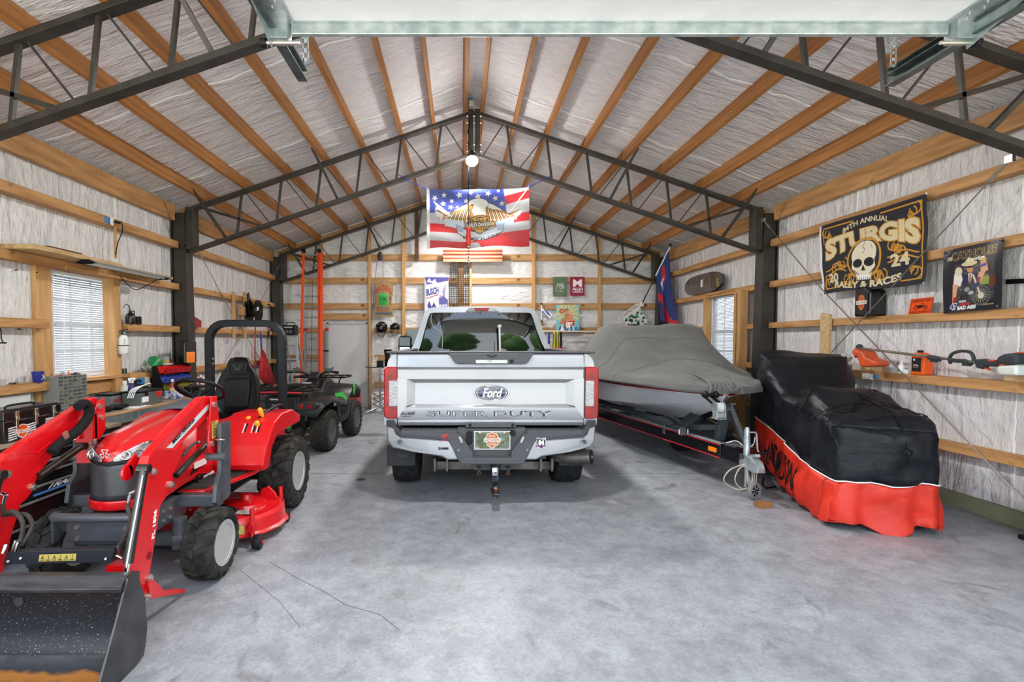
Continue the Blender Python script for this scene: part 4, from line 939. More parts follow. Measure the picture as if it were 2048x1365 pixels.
# right and left fenders over the rear wheels
for s in (1, -1):
    X0 = CT+s*.17; X1 = CT+s*.60
    prof = [(3.93, .55), (4.04, .55), (4.10, .70), (4.24, .79), (4.82, .80), (4.84, .86), (4.62, .945), (4.35, .95), (4.16, .90), (3.99, .74), (3.90, .60)]
    fe = tob('fender', MB().ext(prof, 'yz', X0, X1), RED, bev=.012, seg=3)
    pr = [(3.84, .50), (3.93, .56), (4.10, .80), (4.3, .9), (4.5, .9), (4.5, .50)]; obj('fender_housing', MB().ext(pr, 'yz', X0-s*.1, X0+s*.08), RED, fe, bev=.012)
    obj('grab_bar', MB().tube([(X1-s*.13, 4.78, .84), (X1-s*.14, 4.7, .97), (X1-s*.15, 4.45, .965), (X1-s*.16, 4.25, .92)], .016, 8, sub=4), BLACK, fe, sm=60)
    if s > 0:
        for (px, py, X) in ((522, 826, -1.70), (499, 843, -1.80), (516, 852, -1.68)):
            p = PX(px, py, X); d = V((.02, .06, -.13)).normalized()
            lv = thing('control_lever', p, None, None); lv.parent = tr; lv.location = p-WL['compact_tractor']
            obj('knob', MB().tube([p-d*.045, p-d*.03, p+d*.02, p+d*.045], [.014, .021, .018, .010], 12, sub=3), YEL, lv, sm=70)
            obj('stem', MB().cyl(p+d*.03, p+d*.15, .007, n=8), BLACK, lv)
        for x in (-1.70, -1.77, -1.66):
            a = V((x, 3.975, .70)); b_ = V((x, 4.15, .885)); n_ = V((0, -.72, .69))*.006
            obj('lever_slot', MB().bar(a+n_, b_+n_, .016, .006, (0, -.7, .7)), BLACKG, fe); obj('slot_marking', MB().bar(a+n_+V((-.016, 0, 0)), b_+n_+V((-.016, 0, 0)), .007, .007, (0, -.7, .7)), WHITE, fe)
tob('rear_body', MB().box(CT-.36, CT+.36, 4.5, 5.1, .50, .80), RED, bev=.03)
tob('tool_tray', MB().box(CT-.3, CT+.3, 4.15, 4.5, .5, .70), RED, bev=.02)
# footplates
for s in (1, -1):
    m = MB(); z = .50
    m.ext([(CT+s*.17, 3.45), (CT+s*.36, 3.47), (CT+s*.42, 3.7), (CT+s*.5, 4.0), (CT+s*.5, 4.1), (CT+s*.17, 4.1)], 'xy', z, z+.03)
    fp = tob('footplate', m, RED, bev=.008)
    m = MB(); m.ext([(CT+s*.18, 3.5), (CT+s*.34, 3.51), (CT+s*.4, 3.72), (CT+s*.47, 3.98), (CT+s*.18, 3.98)], 'xy', z+.03, z+.036); obj('rubber_mat', m, mat('mat_rubber', '#3A3835', .8, bump=.4, bs=90), fp)
    m = MB()
    for k in range(8): m.bar((CT+s*.19, 3.55+.055*k, z+.038), (CT+s*(.33+.015*k), 3.55+.055*k, z+.038), .01, .006)
    obj('mat_ribs', m, MATS['mat_rubber'], fp)
m = MB(); m.tube([(CT+.23, 3.62, .53), (CT+.23, 3.62, .60), (CT+.30, 3.62, .605)], .008, 6); tob('pedal', m, BLACK)
text('DANGER', (CT+.36, 3.46, .62), (0, .15, 0), (0, 0, .02), WHITE, tr)
tob('warning_decal', MB().box(CT+.24, CT+.25, 3.56, 3.72, .66, .70), mat('label_white', '#E6E4E0', .5))
# chassis and axles
tob('frame_rail', MB().box(CT-.14, CT+.14, 2.95, 4.9, .36, .52), TG, bev=.01)
tob('belly_casting', MB().box(CT-.18, CT+.18, 4.1, 4.9, .25, .55), BLACK, bev=.04)
m = MB(); m.cyl((CT-.34, 3.3, .26), (CT+.34, 3.3, .26), .05, n=14); m.sph((CT, 3.3, .27), .1, n=14, m=8)
tob('front_axle', m, mat('axle_grey', '#575B60', .5, ns=9, col2='#3E4145'), sm=60)
for s in (-1, 1): m = MB(); m.cyl((CT+s*.28, 3.3, .20), (CT+s*.28, 3.3, .40), .055, .045, 14); m.cyl((CT+s*.26, 3.3, .26), (CT+s*.40, 3.3, .26), .06, .05, 14); tob('hub_casting', m, MATS['axle_grey'], sm=50)
m = MB(); m.cyl((CT-.3, 3.42, .22), (CT+.3, 3.42, .22), .014, n=8); m.cyl((CT+.18, 3.42, .22), (CT+.3, 3.42, .22), .022, n=8); tob('tie_rod', m, GALVD)
m = MB(); m.cyl((CT-.4, 4.72, .33), (CT+.4, 4.72, .33), .07, n=14); tob('rear_axle', m, BLACK, sm=60)
for s in (1, -1):
    wheel(tr, (CT+s*.485, 3.3, .232), (1, 0, 0), .232, .205, .135, 'chevron', 15, .034, TRIM, TYR, s)
    wheel(tr, (CT+s*.475, 4.74, .338), (1, 0, 0), .338, .30, .17, 'chevron', 17, .042, TRIM, TYR, s)
# grey front guard
m = MB(); m.box(CT-.19, CT+.22, 2.93, 2.97, .385, .50); gd = tob('guard_plate', m, TG, bev=.006)
m = MB(); m.tube([(CT-.24, 3.0, .44), (CT-.26, 2.95, .53), (CT-.23, 2.90, .545), (CT-.18, 2.89, .545), (CT+.2, 2.89, .545), (CT+.24, 2.9, .54)], .026, 12, sub=3); m.ext([(2.92, .38), (2.96, .38), (3.0, .45), (3.0, .55), (2.92, .56)], 'yz', CT-.27, CT-.255)
obj('guard_tube', m, TG, gd, sm=50)
for dx, z in ((-.12, .475), (-.12, .405), (.17, .47), (.17, .41)): obj('bolt', MB().cyl((CT+dx, 2.918, z), (CT+dx, 2.93, z), .013, n=6), ZINC, gd)
# loader: arms traced in their own vertical planes
XRr, XLl = -1.72, -2.50
def arm(X, pts, th, name='loader_arm', lab=None):
    m = MB(); pl = [PX(a, b_, X) for a, b_ in pts]; m.ext([(p.y, p.z) for p in pl], 'yz', X-th, X); return tob(name, m, RED, bev=.007, seg=2, label=lab)
polyR = [(416, 793), (405, 795), (349, 853), (310, 898), (299, 912), (294, 930), (293, 946), (297, 956), (297, 960), (262, 1160), (262, 1195), (269, 1225), (286, 1206), (300, 1150), (322, 1012), (341, 982), (347, 950), (366, 906), (366.5, 883), (418, 832), (430, 822), (430, 793)]
ra = arm(XRr, polyR, .055)
polyL = [(195, 795), (186, 795), (165, 808), (60, 878), (17, 908), (0, 924), (-3, 945), (4, 960), (8, 962), (-24, 1090), (-40, 1165), (-42, 1200), (-30, 1212), (-16, 1200), (0, 1166), (11, 1131), (25, 1067), (34, 1040), (42, 1010), (53, 1000), (64, 987), (70, 971), (76, 955), (88, 936), (105, 915), (107, 894.5), (153, 853), (166, 836), (195, 828)]
la = arm(XLl, polyL, .055)
# pressed fold lines, ears, pins
def onp(X, px, py, o=0.): return PX(px, py, X)+V((o, 0, 0))
for par, X, pp in ((ra, XRr, [((323, 902), (347, 902), (363, 882))]), (la, XLl, [((44, 907), (73, 907), (103, 885))])):
    for tri_ in pp: obj('fold_line', MB().tube([onp(X, *q, .001) for q in tri_], .004, 6), RED, par)
for par, X, pins in ((ra, XRr, [(306, 944), (340, 970), (292, 1193), (297, 1157)]), (la, XLl, [(13, 949), (64, 975)])):
    for q in pins:
        c = onp(X, *q); m = MB(); m.cyl(c, c+V((.012, 0, 0)), .021, n=16); m.cyl(c, c+V((.022, 0, 0)), .012, n=6); obj('pin', m, ZINC, par)
for X in (XRr, XLl):   # inner ear plate for the bucket cylinder
    c = onp(X, *( (300, 944) if X == XRr else (8, 949)))+V((-.115, -.02, 0)); m = MB(); m.cyl(c-V((.008, 0, 0)), c+V((.008, 0, 0)), .045, n=20); m.ext([(c.y, c.z+.045), (c.y+.07, c.z+.09), (c.y+.10, c.z+.04), (c.y+.03, c.z-.04)], 'yz', c.x-.008, c.x+.008); tob('ear_plate', m, RED, bev=.004)
# round hole and maker's lettering
c = onp(XRr, 298, 1112, -.0); obj('access_hole', MB().cyl(c-V((.01, 0, 0)), c+V((.002, 0, 0)), .022, n=18), mat('hole_dark_red', '#7A0A10', .4), ra)
a = onp(XRr, 332, 897, .003); b_ = onp(XRr, 415, 822, .003); d = b_-a; up = onp(XRr, 341, 897, .003)-a
m = MB(); w0 = onp(XRr, 332, 897, .002); w1 = onp(XRr, 344, 897, .002); w2 = onp(XRr, 418, 817, .002); w3 = onp(XRr, 417, 808, .002)
m.add([w0, w1, w2, w3], [(0, 1, 2, 3)]); obj('name_strip', m, mat('strip_grey', '#C5C9CF', .4), ra, solid=.001)
A0 = onp(XRr, 345, 889, .0035); A1 = onp(XRr, 388, 843, .0035); ux = (A1-A0); uy = V((0, -ux.z, ux.y)).normalized()*.024
text('MASSEY FERGUSON', A0, ux, uy, BLACK, ra, bold=.02)
t0 = onp(XRr, 305, 1078, .003); t1 = onp(XRr, 310, 1020, .003); ux = t1-t0; text('FL 1806', t0+V((0, .012, 0)), ux, V((0, -1, 0))*.028, WHITE, ra, bold=.03)
# yellow warning labels
def yl(a, b_, c, d, par, name='warning_label'):
    m = MB(); m.add([a, b_, c, d], [(0, 1, 2, 3)]); o = obj(name, m, DECAL, par, solid=.001); return o
# towers the arms pivot on
def tower(X, pts, th=.012):
    m = MB(); pl = [PX(a, b_, X) for a, b_ in pts]; m.ext([(p.y, p.z) for p in pl], 'yz', X-th, X); m.ext([(p.y, p.z) for p in pl], 'yz', X-th-.085, X-.085); m.ext([(pl[0].y+.0, pl[0].z-.02), (pl[0].y+.01, pl[0].z-.02), (pl[-3].y, pl[-3].z), (pl[-3].y-.01, pl[-3].z)][:4], 'yz', X-.09, X-.01) if False else None
    return tob('loader_tower', m, RED, bev=.004)
tw = tower(-1.69, [(434, 792), (423, 795), (421, 830), (417, 894), (420, 904), (427, 911), (437, 908), (442, 902), (443, 888), (439, 843)])
for q in ((428, 810), (423.5, 888)): c = onp(-1.69, *q); m = MB(); m.cyl(c, c+V((.012, 0, 0)), .02, n=6); obj('pin', m, ZINC, tw)
o_ = onp(-1.688, 422.5, 841); ye = yl(onp(-1.687, 423, 845), onp(-1.687, 436, 840), onp(-1.687, 437, 873), onp(-1.687, 424, 879), tw)
for k in range(5): a = onp(-1.685, 425.5, 849+6*k); text('AWM', a, V((0, .035, .003)), V((0, 0, .011)), BLACK, ye, bold=-.01)
tw2 = tower(-2.47, [(209, 795), (196, 805), (189, 828), (184, 878), (200, 880), (212, 860), (211, 820)])
for q in ((199, 813), (202, 835)): c = onp(-2.47, *q); m = MB(); m.cyl(c, c+V((.012, 0, 0)), .02, n=6); obj('pin', m, ZINC, tw2)
m = MB(); p1 = onp(-2.47, 189, 828); m.box(-2.6, -2.47, p1.y, p1.y+.02, .75, p1.z); obj('tower_web', m, RED, tw2)
# grey posts bolted to the frame
for s in (1, -1):
    ptsP = [(442, 847), (462, 842), (462, 988), (457, 996), (438, 1012), (431, 1007), (434, 970), (442, 944)]
    X = -1.64; pl = [PX(a, b_, X) for a, b_ in ptsP]; f = (lambda x: x) if s > 0 else (lambda x: 2*CT-x)
    m = MB(); m.ext([(p.y, p.z) for p in pl], 'yz', *sorted((f(X-.03), f(X)))); pp = tob('loader_post', m, TG, bev=.006)
    m = MB(); m.box(*sorted((f(CT+.12), f(X-.0))), 3.36, 3.43, .45, .53); obj('post_beam', m, TG, pp, bev=.006)
    m = MB(); m.box(*sorted((f(CT+.13), f(CT+.24))), 3.12, 3.45, .38, .53); obj('frame_bracket', m, TG, pp, bev=.006)
    for q in range(4): obj('bolt', MB().cyl((f(CT+.24), 3.18+.07*(q % 2), .42+.06*(q//2)), (f(CT+.252), 3.18+.07*(q % 2), .42+.06*(q//2)), .012, n=6), ZINC, pp)
    c = V((f(X), PX(443, 914, X).y, PX(443, 914, X).z)); obj('latch_tube', MB().cyl(c-V((.10*s, 0, 0)), c+V((.03*s, 0, 0)), .026, n=14), MATS['axle_grey'], pp)
    m = MB(); c = c+V((.0, .0, .12)); m.torus(c+V((.0, -.02, 0)), (0, .3, 1), .03, .004, n=16, m=6); obj('hitch_pin_ring', m, ZINC, pp)
# cylinders
CYL = mat('cylinder_black', '#26221E', .28, coat=.5, ns=6, col2='#14110F')
def cylr(a, b_, r, par=None, rod=None):
    cy = tob('hydraulic_cylinder', MB().cyl(a, b_, r, n=18), CYL, sm=60)
    if rod: obj('rod', MB().cyl(b_, rod, r*.55, n=14), CHROME, cy, sm=60)
    obj('end_eye', MB().cyl(V(a)-V((.03, 0, 0)), V(a)+V((.03, 0, 0)), r*1.05, n=12), CYL, cy)
    return cy
cylr(onp(-1.775, 414, 888), onp(-1.775, 352, 952), .021); cylr(onp(-2.49, 163, 893), onp(-2.49, 77, 954), .024)
for a_, b2, c2 in ((P(288, 938, 2.68), P(256, 1128, 2.52), P(251, 1158, 2.50)), (P(-2, 950, 2.68), P(-48, 1128, 2.52), P(-54, 1158, 2.50))):
    cy = cylr(a_, b2, .024, rod=c2); d2 = V((.012, -.03, 0)); obj('oil_pipe', MB().cyl(a_+d2+V((0, 0, -.03)), b2+d2, .006, n=8), CHROME, cy, sm=60)
m_ = MB(); a, b_, c, d = [onp(-1.775, *q) for q in ((269, 1072), (277, 1070), (267, 1122), (259, 1122))]
o4 = yl(V((a.x, a.y-.0, a.z))+V((.03, -.05, 0)), b_+V((.05, -.03, 0)), c+V((.05, -.03, 0)), d+V((.03, -.05, 0)), tr)
# cross bar with warning strip
p = [P(a, b_, 2.64) for a, b_ in ((6, 1130), (13, 1106), (229, 1098), (222, 1126))]
m = MB(); m.add(p+[q+V((0, .05, 0)) for q in p], [(0, 1, 2, 3), (4, 7, 6, 5), (0, 4, 5, 1), (1, 5, 6, 2), (2, 6, 7, 3), (3, 7, 4, 0)]); cbm = tob('cross_bar', m, mat('bar_dark', '#2E3036', .4), bev=.003)
for q in ((17, 1123), (42, 1117), (212, 1118)): c = P(*q, 2.636); obj('bolt', MB().cyl(c, c-V((0, .006, 0)), .006, n=8), WHITE, cbm)
A = Art(78, 15, '#CDB662'); 
for k in range(6):
    x0 = .03+k*.162; A.poly([(x0, .9), (x0+.06, .1), (x0+.12, .9)], '#2A2A22'); A.poly([(x0+.02, .82), (x0+.06, .28), (x0+.10, .82)], '#CDB662') if k % 2 == 0 else A.rect(x0+.02, .35, x0+.1, .75, '#CDB662'); A.rect(x0+.05, .4, x0+.07, .7, '#2A2A22')
a, b_, c = P(79, 1110, 2.637), P(153, 1108, 2.637), P(77, 1124, 2.637); A.obj('warning_strip', rectmap(a, b_-a, c-a), cbm, attr_mat('glossy_print', .3))
m = MB(); m.box(-1.9, -1.775, 2.64, 2.72, .33, .37); tob('bar_bracket', m, RED)
# hoses
HOSE = mat('hydraulic_hose', '#3C3A38', .6, bump=.15, bs=150)
def hose(pts, r=.012, name='hose'): return tob(name, MB().tube(pts, r, 8, sub=5), HOSE, sm=60)
def fit(a, b_): return tob('hose_fitting', MB().cyl(a, b_, .012, .010, 8), CHROME, sm=60)
hose([P(-10, 1050, 2.7), P(8, 1028, 2.7), P(30, 1025, 2.68), P(45, 1045, 2.66), P(44, 1070, 2.66), P(36, 1092, 2.65)]); hose([P(-5, 1030, 2.72), P(20, 1030, 2.72), P(52, 1030, 2.7), P(64, 1050, 2.7), P(55, 1072, 2.68), P(42, 1092, 2.66)])
fit(P(33, 1082, 2.65), P(26, 1104, 2.64)); fit(P(38, 1084, 2.64), P(32, 1104, 2.63)); fit(P(12, 1090, 2.64), P(5, 1108, 2.62))
fit(P(5, 988, 2.7), P(12, 990, 2.7)); fit(P(12, 990, 2.7), P(6, 1008, 2.7)); hose([P(6, 1008, 2.7), P(3, 1030, 2.7), P(-6, 1050, 2.7)])
hose([P(256, 1008, 2.7), P(256, 1020, 2.68), P(262, 1035, 2.67), P(258, 1055, 2.67), P(246, 1080, 2.67), P(238, 1092, 2.67)]); fit(P(238, 1092, 2.67), P(233, 1112, 2.66)); fit(P(233, 1112, 2.66), P(244, 1118, 2.66)); fit(P(260, 990, 2.7), P(256, 1008, 2.7)); fit(P(272, 983, 2.7), P(260, 988, 2.7))
hose([P(366, 912, 3.1), P(380, 895, 3.2), P(395, 884, 3.3)], .009); fit(P(395, 884, 3.3), P(401, 886, 3.3))
# thick fabric sleeve over the left hoses
tob('hose_sleeve', MB().tube([onp(-2.45, *q) for q in ((155, 815), (166, 808), (176, 812), (178, 830), (166, 850), (150, 866), (130, 880), (112, 895), (104, 905))], .030, 12, sub=4), mat('black_cloth', '#161617', .85, bump=.5, bs=25), sm=70)
tob('sleeve_clip', MB().bx(onp(-2.43, 133, 875), (.01, .035, .075), (R(20), 0, 0)), ZINC)
# bucket
BK = bpy.data.materials.new('bucket_steel'); BK.use_nodes = True; t = BK.node_tree; b = t.nodes['Principled BSDF']; b.inputs['Roughness'].default_value = .38; b.inputs['Metallic'].default_value = .2
tc = t.nodes.new('ShaderNodeTexCoord'); n1 = t.nodes.new('ShaderNodeTexNoise'); n1.inputs['Scale'].default_value = 130; n1.inputs['Detail'].default_value = 8; r1 = t.nodes.new('ShaderNodeValToRGB')
r1.color_ramp.elements[0].position = .63; r1.color_ramp.elements[0].color = (.010, .011, .016, 1); r1.color_ramp.elements[1].position = .75; r1.color_ramp.elements[1].color = (.5, .5, .54, 1)
t.links.new(tc.outputs['Object'], n1.inputs['Vector']); t.links.new(n1.outputs['Fac'], r1.inputs['Fac'])
ge = t.nodes.new('ShaderNodeNewGeometry'); sx = t.nodes.new('ShaderNodeSeparateXYZ'); t.links.new(ge.outputs['Position'], sx.inputs[0])
n2 = t.nodes.new('ShaderNodeTexNoise'); n2.inputs['Scale'].default_value = 14; n2.inputs['Detail'].default_value = 6; t.links.new(tc.outputs['Object'], n2.inputs['Vector'])
ma = t.nodes.new('ShaderNodeMath'); ma.operation = 'MULTIPLY_ADD'; ma.inputs[1].default_value = .09; t.links.new(n2.outputs['Fac'], ma.inputs[0]); t.links.new(sx.outputs['Y'], ma.inputs[2])
r2 = t.nodes.new('ShaderNodeValToRGB'); e = r2.color_ramp.elements; e[0].position = 0; e[0].color = (.10, .095, .09, 1); e[1].position = 1; e[1].color = (0, 0, 0, 1)
mr = t.nodes.new('ShaderNodeMapRange'); mr.inputs[1].default_value = 2.12; mr.inputs[2].default_value = 2.48; t.links.new(ma.outputs[0], mr.inputs[0])
for ps, c in ((.40, (.09, .085, .08, 1)), (.52, (.45, .18, .04, 1)), (.62, (.50, .2, .05, 1)), (.70, (.05, .05, .06, 1)), (.8, (.06, .065, .075, 1))): x_ = e.new(ps); x_.color = c
t.links.new(mr.outputs[0], r2.inputs['Fac'])
mz = t.nodes.new('ShaderNodeMath'); mz.operation = 'LESS_THAN'; mz.inputs[1].default_value = .045; t.links.new(sx.outputs['Z'], mz.inputs[0])
mx = t.nodes.new('ShaderNodeMix'); mx.data_type = 'RGBA'; t.links.new(mz.outputs[0], mx.inputs[0]); t.links.new(r1.outputs[0], mx.inputs[6]); t.links.new(r2.outputs[0], mx.inputs[7]); t.links.new(mx.outputs[2], b.inputs['Base Color'])
BO = mat('bucket_outer', '#3A3A3C', .35, m=.2, ns=10, st=(3, 1, 1), col2='#232325', coat=.2)
XB = -1.58
bk = thing('bucket', (CT, 2.4, 0), None, None); bk.parent = tr; bk.location = V((CT, 2.4, 0))-WL['compact_tractor']
prof = [(2.08, .006), (2.31, .008), (2.37, .025), (2.41, .07), (2.43, .14), (2.42, .30), (2.38, .40), (2.325, .445)]
inn = [(a, b_+.0) for a, b_ in prof]; outp = [(2.08, .0), (2.32, 0), (2.385, .016), (2.425, .065), (2.445, .14), (2.435, .305), (2.395, .41), (2.33, .46)]
obj('bucket_shell', MB().ext(inn+outp[::-1], 'yz', -2.78, XB), BK, bk, sm=35)
for x0, x1 in ((XB-.002, XB+.010), (-2.79, -2.778)):
    obj('side_plate', MB().ext([(2.085, .0), (2.36, 0), (2.43, .016), (2.45, .065), (2.465, .14), (2.45, .3), (2.41, .42), (2.37, .475), (2.33, .455), (2.22, .25), (2.1, .03)], 'yz', x0, x1), BO, bk, bev=.003)
obj('top_rail', MB().ext([(2.28, .425), (2.29, .405), (2.34, .43), (2.43, .42), (2.44, .435), (2.34, .465)], 'yz', -2.78, XB-.002), mat('rail_worn', '#4C4C50', .4, m=.3, ns=14, st=(.4, 2, 2), col2='#2A2A2D'), bk, bev=.003)
obj('cutting_edge', MB().box(-2.78, XB+.01, 1.97, 2.09, .0, .014), BO, bk)
m = MB(); m.bx((-2.12, 2.4, .465), (.02, .03, .004)); obj('plug', MB().cyl((-2.17, 2.43, .3), (-2.17, 2.413, .3), .025, n=18), BO, bk)
for q in (-1.75, -2.5): obj('bucket_bracket', MB().box(q-.05, q+.05, 2.44, 2.62, .1, .36), BO, bk, bev=.01)
# parking stands
for X in (-1.72, -2.52):
    ptsS = [(299, 1157), (322, 1182), (347, 1177), (365, 1180), (363, 1186), (293, 1199), (290, 1170)]
    pl = [PX(a, b_, -1.72) for a, b_ in ptsS]; tob('parking_stand', MB().ext([(p.y, p.z) for p in pl], 'yz', X, X+.02), RED, bev=.003)
# mower deck
dk = thing('mower_deck', (CT, 4.1, .1), None, None); dk.parent = tr; dk.location = V((CT, 4.1, .1))-WL['compact_tractor']
out = [(CT+.44, 3.74), (CT+.60, 3.86), (CT+.675, 4.02), (CT+.68, 4.18), (CT+.60, 4.35), (CT+.4, 4.47), (CT, 4.5)]; out = out+[(2*CT-x, y) for x, y in out[::-1]][1:]+[(CT-.2, 3.70), (CT+.2, 3.70)]
def sc_(f, z): return [(CT+(x-CT)*f, 4.1+(y-4.1)*f, z) for x, y in out]
m = MB(); m.loft([sc_(1.02, .07), sc_(1.03, .085), sc_(1.0, .10), sc_(.985, .19), sc_(.95, .215), sc_(.8, .222)]); obj('deck_shell', m, RED, dk, sm=30)
for x in (CT+.38, CT-.38, CT): obj('spindle_cover', MB().lathe([(.16, 0), (.15, .03), (.05, .05), (.04, .09)], (x, 4.1, .222), n=20), RED, dk, sm=40)
obj('deck_label', MB().box(CT+.32, CT+.52, 3.85, 3.98, .226, .231), mat('label_grey', '#4D4D4D', .4, ns=60, col2='#C8C8C8'), dk)
obj('lift_bracket', MB().ext([(CT+.42, .22), (CT+.58, .22), (CT+.56, .27), (CT+.50, .33), (CT+.44, .3)], 'xz', 4.26, 4.28), RED, dk, bev=.003)
for q, (px, py, Y) in enumerate(((515, 1087, 3.74), (571, 1028, 4.32))):
    c = P(px, py, Y); c.z = .056; ca_ = thing('caster', c, None, None); ca_.parent = tr; ca_.location = c-WL['compact_tractor']
    obj('roller', MB().lathe([(.02, -.035), (.05, -.032), (.056, -.015), (.056, .015), (.05, .032), (.02, .035)], c, (1, .1, 0), n=24), mat('roller_black', '#171717', .5), ca_, sm=40)
    obj('hub', MB().cyl(c+V((.034, 0, 0)), c+V((.046, 0, 0)), .013, n=12), RED, ca_)
    m = MB(); m.cyl(c+V((-.055, .04, .05)), c+V((-.055, .04, .24)), .019, n=14); m.bar(c+V((-.05, .03, .06)), c+V((-.04, 0, .0)), .03, .012, (1, 0, 0)); m.bx(c+V((-.06, .05, .09)), (.05, .06, .05)); obj('caster_post', m, RED, ca_, bev=.003)
a = P(464, 1036, 3.73); yl(V((CT+.45, 3.742, .17)), V((CT+.50, 3.775, .17)), V((CT+.50, 3.775, .10)), V((CT+.45, 3.742, .10)), dk)
m = MB(); m.cyl((CT+.1, 3.9, .32), (CT+.42, 3.82, .27), .02, n=10); tob('deck_linkage', m, BLACK)
# ---------------------------------------------------------------- boat on its trailer
def sfold(p, k=1.): return k*(.012*sin(p.x*7+p.z*5)+.010*sin(p.y*9+p.x*4)+.006*sin(p.z*23+p.y*13)+.005*sin(p.x*31-p.z*17))
CANV = mat('boat_canvas', '#666765', .85, ns=3, col2='#595A59', bump=.5, bs=7, sheen=.15)
GEL = mat('white_gelcoat', '#ECECF2', .25, coat=.4)
BX = 3.0
boat = thing('boat', (BX, 8.3, .45), 'white motorboat with pointed bow sitting on the trailer under a grey cover', 'boat')
# stations : Y, half beam, gunwale Z, chine half width, chine Z, keel Z
bs_ = [(5.62, .02, 1.02, .01, .98, .95), (5.72, .16, 1.03, .05, .93, .86), (5.95, .42, 1.04, .17, .86, .74), (6.3, .68, 1.05, .36, .79, .62), (6.8, .90, 1.06, .60, .73, .53), (7.5, 1.03, 1.06, .82, .69, .47), (8.5, 1.08, 1.06, .92, .67, .45), (10.9, 1.06, 1.06, .92, .66, .45)]
m = MB(); m.loft([[(BX-b_, y, g), (BX-b_*.97-.0*c, y, g-.08), (BX-(b_*.55+c*.45), y, (g*.55+cz_*.45)), (BX-c, y, cz_), (BX-c*.93, y, cz_-.012), (BX, y, k), (BX+c*.93, y, cz_-.012), (BX+c, y, cz_), (BX+(b_*.55+c*.45), y, (g*.55+cz_*.45)), (BX+b_*.97, y, g-.08), (BX+b_, y, g)] for y, b_, g, c, cz_, k in bs_])
hull = obj('hull', m, GEL, boat, sm=28)
for s in (-1, 1):
    obj('rub_rail', MB().tube([(BX+s*(b_+.012), y, g-.055) for y, b_, g, c, cz_, k in bs_], .014, 6, sub=2), mat('red_stripe', '#8E1C26', .4), boat, sm=60)
cov = thing('boat_cover', (BX, 8.0, 1.0), 'weathered grey canvas cover draped and tied over the boat', 'boat cover')
def csec(y, b_, zg, zt, ft, k=1., hang=.035):
    """cover section: hem, bulge at the gunwale, slope, crown"""
    pts = []
    prof = [(1.0, zg-hang), (1.035, zg-hang*.5), (1.03, zg+.0), (.97, zg+.05)]
    for a in (0.15, .35, .6, .85): prof.append((.97+(ft-.97)*a, zg+.05+(zt-zg-.05)*(a**1.15)))
    prof += [(ft, zt-.02), (ft*.8, zt+.0), (ft*.4, zt+.012), (0, zt+.015)]
    half = [(-b_*f, y, z) for f, z in prof]
    full = half+[(-x, y_, z) for x, y_, z in half[:-1][::-1]]
    return [(BX+x, y_, z) for x, y_, z in full]
cs = [(5.50, .10, 1.02, 1.06, .3), (5.56, .28, 1.03, 1.09, .3), (5.70, .44, 1.03, 1.12, .3), (5.95, .58, 1.04, 1.16, .35), (6.3, .75, 1.05, 1.21, .4), (6.7, .92, 1.06, 1.30, .45), (7.0, 1.05, 1.07, 1.42, .5), (7.3, 1.08, 1.07, 1.60, .56), (7.6, 1.10, 1.07, 1.78, .62), (7.75, 1.10, 1.07, 1.815, .64), (8.2, 1.11, 1.07, 1.80, .66), (9.2, 1.12, 1.07, 1.55, .6), (10.4, 1.12, 1.07, 1.2, .6), (10.95, 1.10, 1.07, 1.1, .6)]
def interp(rows, n):
    out_ = []
    for i in range(len(rows)-1):
        for k in range(n): out_.append(tuple(a+(b_-a)*k/n for a, b_ in zip(rows[i], rows[i+1])))
    out_.append(rows[-1]); return out_
rings = [csec(*r_) for r_ in interp(cs, 4)]
def dense(r_, n):
    o_ = []
    for i in range(len(r_)-1):
        for k in range(n): o_.append(V(r_[i]).lerp(V(r_[i+1]), k/n))
    return o_+[V(r_[-1])]
rings = [dense(r_, 3) for r_ in rings]
def ripple(p):
    d = .016*sin(p.x*6.5+p.y*3+1.2*sin(p.z*5))+.011*sin(p.y*7.5-p.x*5+2*sin(p.z*3))+.007*sin(p.x*17+p.y*11)+.004*sin(p.y*41+p.z*30)
    return p+V(((p.x-BX)*d*.5, -d*.5, d*.9 if p.z > 1.08 else 0))
m = MB(); m.loft(rings, closed=False, caps=False); m.xf(ripple)
m.add([], []); front = rings[0]
k0 = len(m.v); m.add([ripple(V(p)) for p in front]+[V((BX, 5.49, 1.0))], [(i, i+1, len(front)) for i in range(len(front)-1)])
obj('canvas', m, CANV, cov, sm=80, solid=.006)
for y0_, dx in ((6.9, 0), (7.62, 0)):      # sewn seams
    r_ = [V(p)+V((0, -.004, .006)) for p in dense(csec(*[ [a for a in cs if abs(a[0]-y0_) < .35][0][i] for i in range(5)]), 3)]
    obj('seam', MB().tube([ripple(p) for p in r_[6:-6]], .004, 5), mat('seam_grey', '#77787A', .8), cov, sm=60)
# bunched folds on the bow tip and the red fitting by the gunwale
m = MB()
for k in range(6):
    a = V((BX-.25+.05*k, 5.62+.01*k, 1.02)); m.tube([a+V((0, -.12, -.02)), a+V((.03, -.1, .07)), a+V((.02, .1, .14)), a+V((-.06+.03*k, .4, .2))], [.012, .02, .018, .006], 7, sub=3)
obj('gathered_folds', m, CANV, cov, sm=70)
p = P(1323, 765, 6.65); obj('red_tab', MB().bx(p, (.06, .02, .03)), mat('tab_red', '#A8222C', .5), boat)
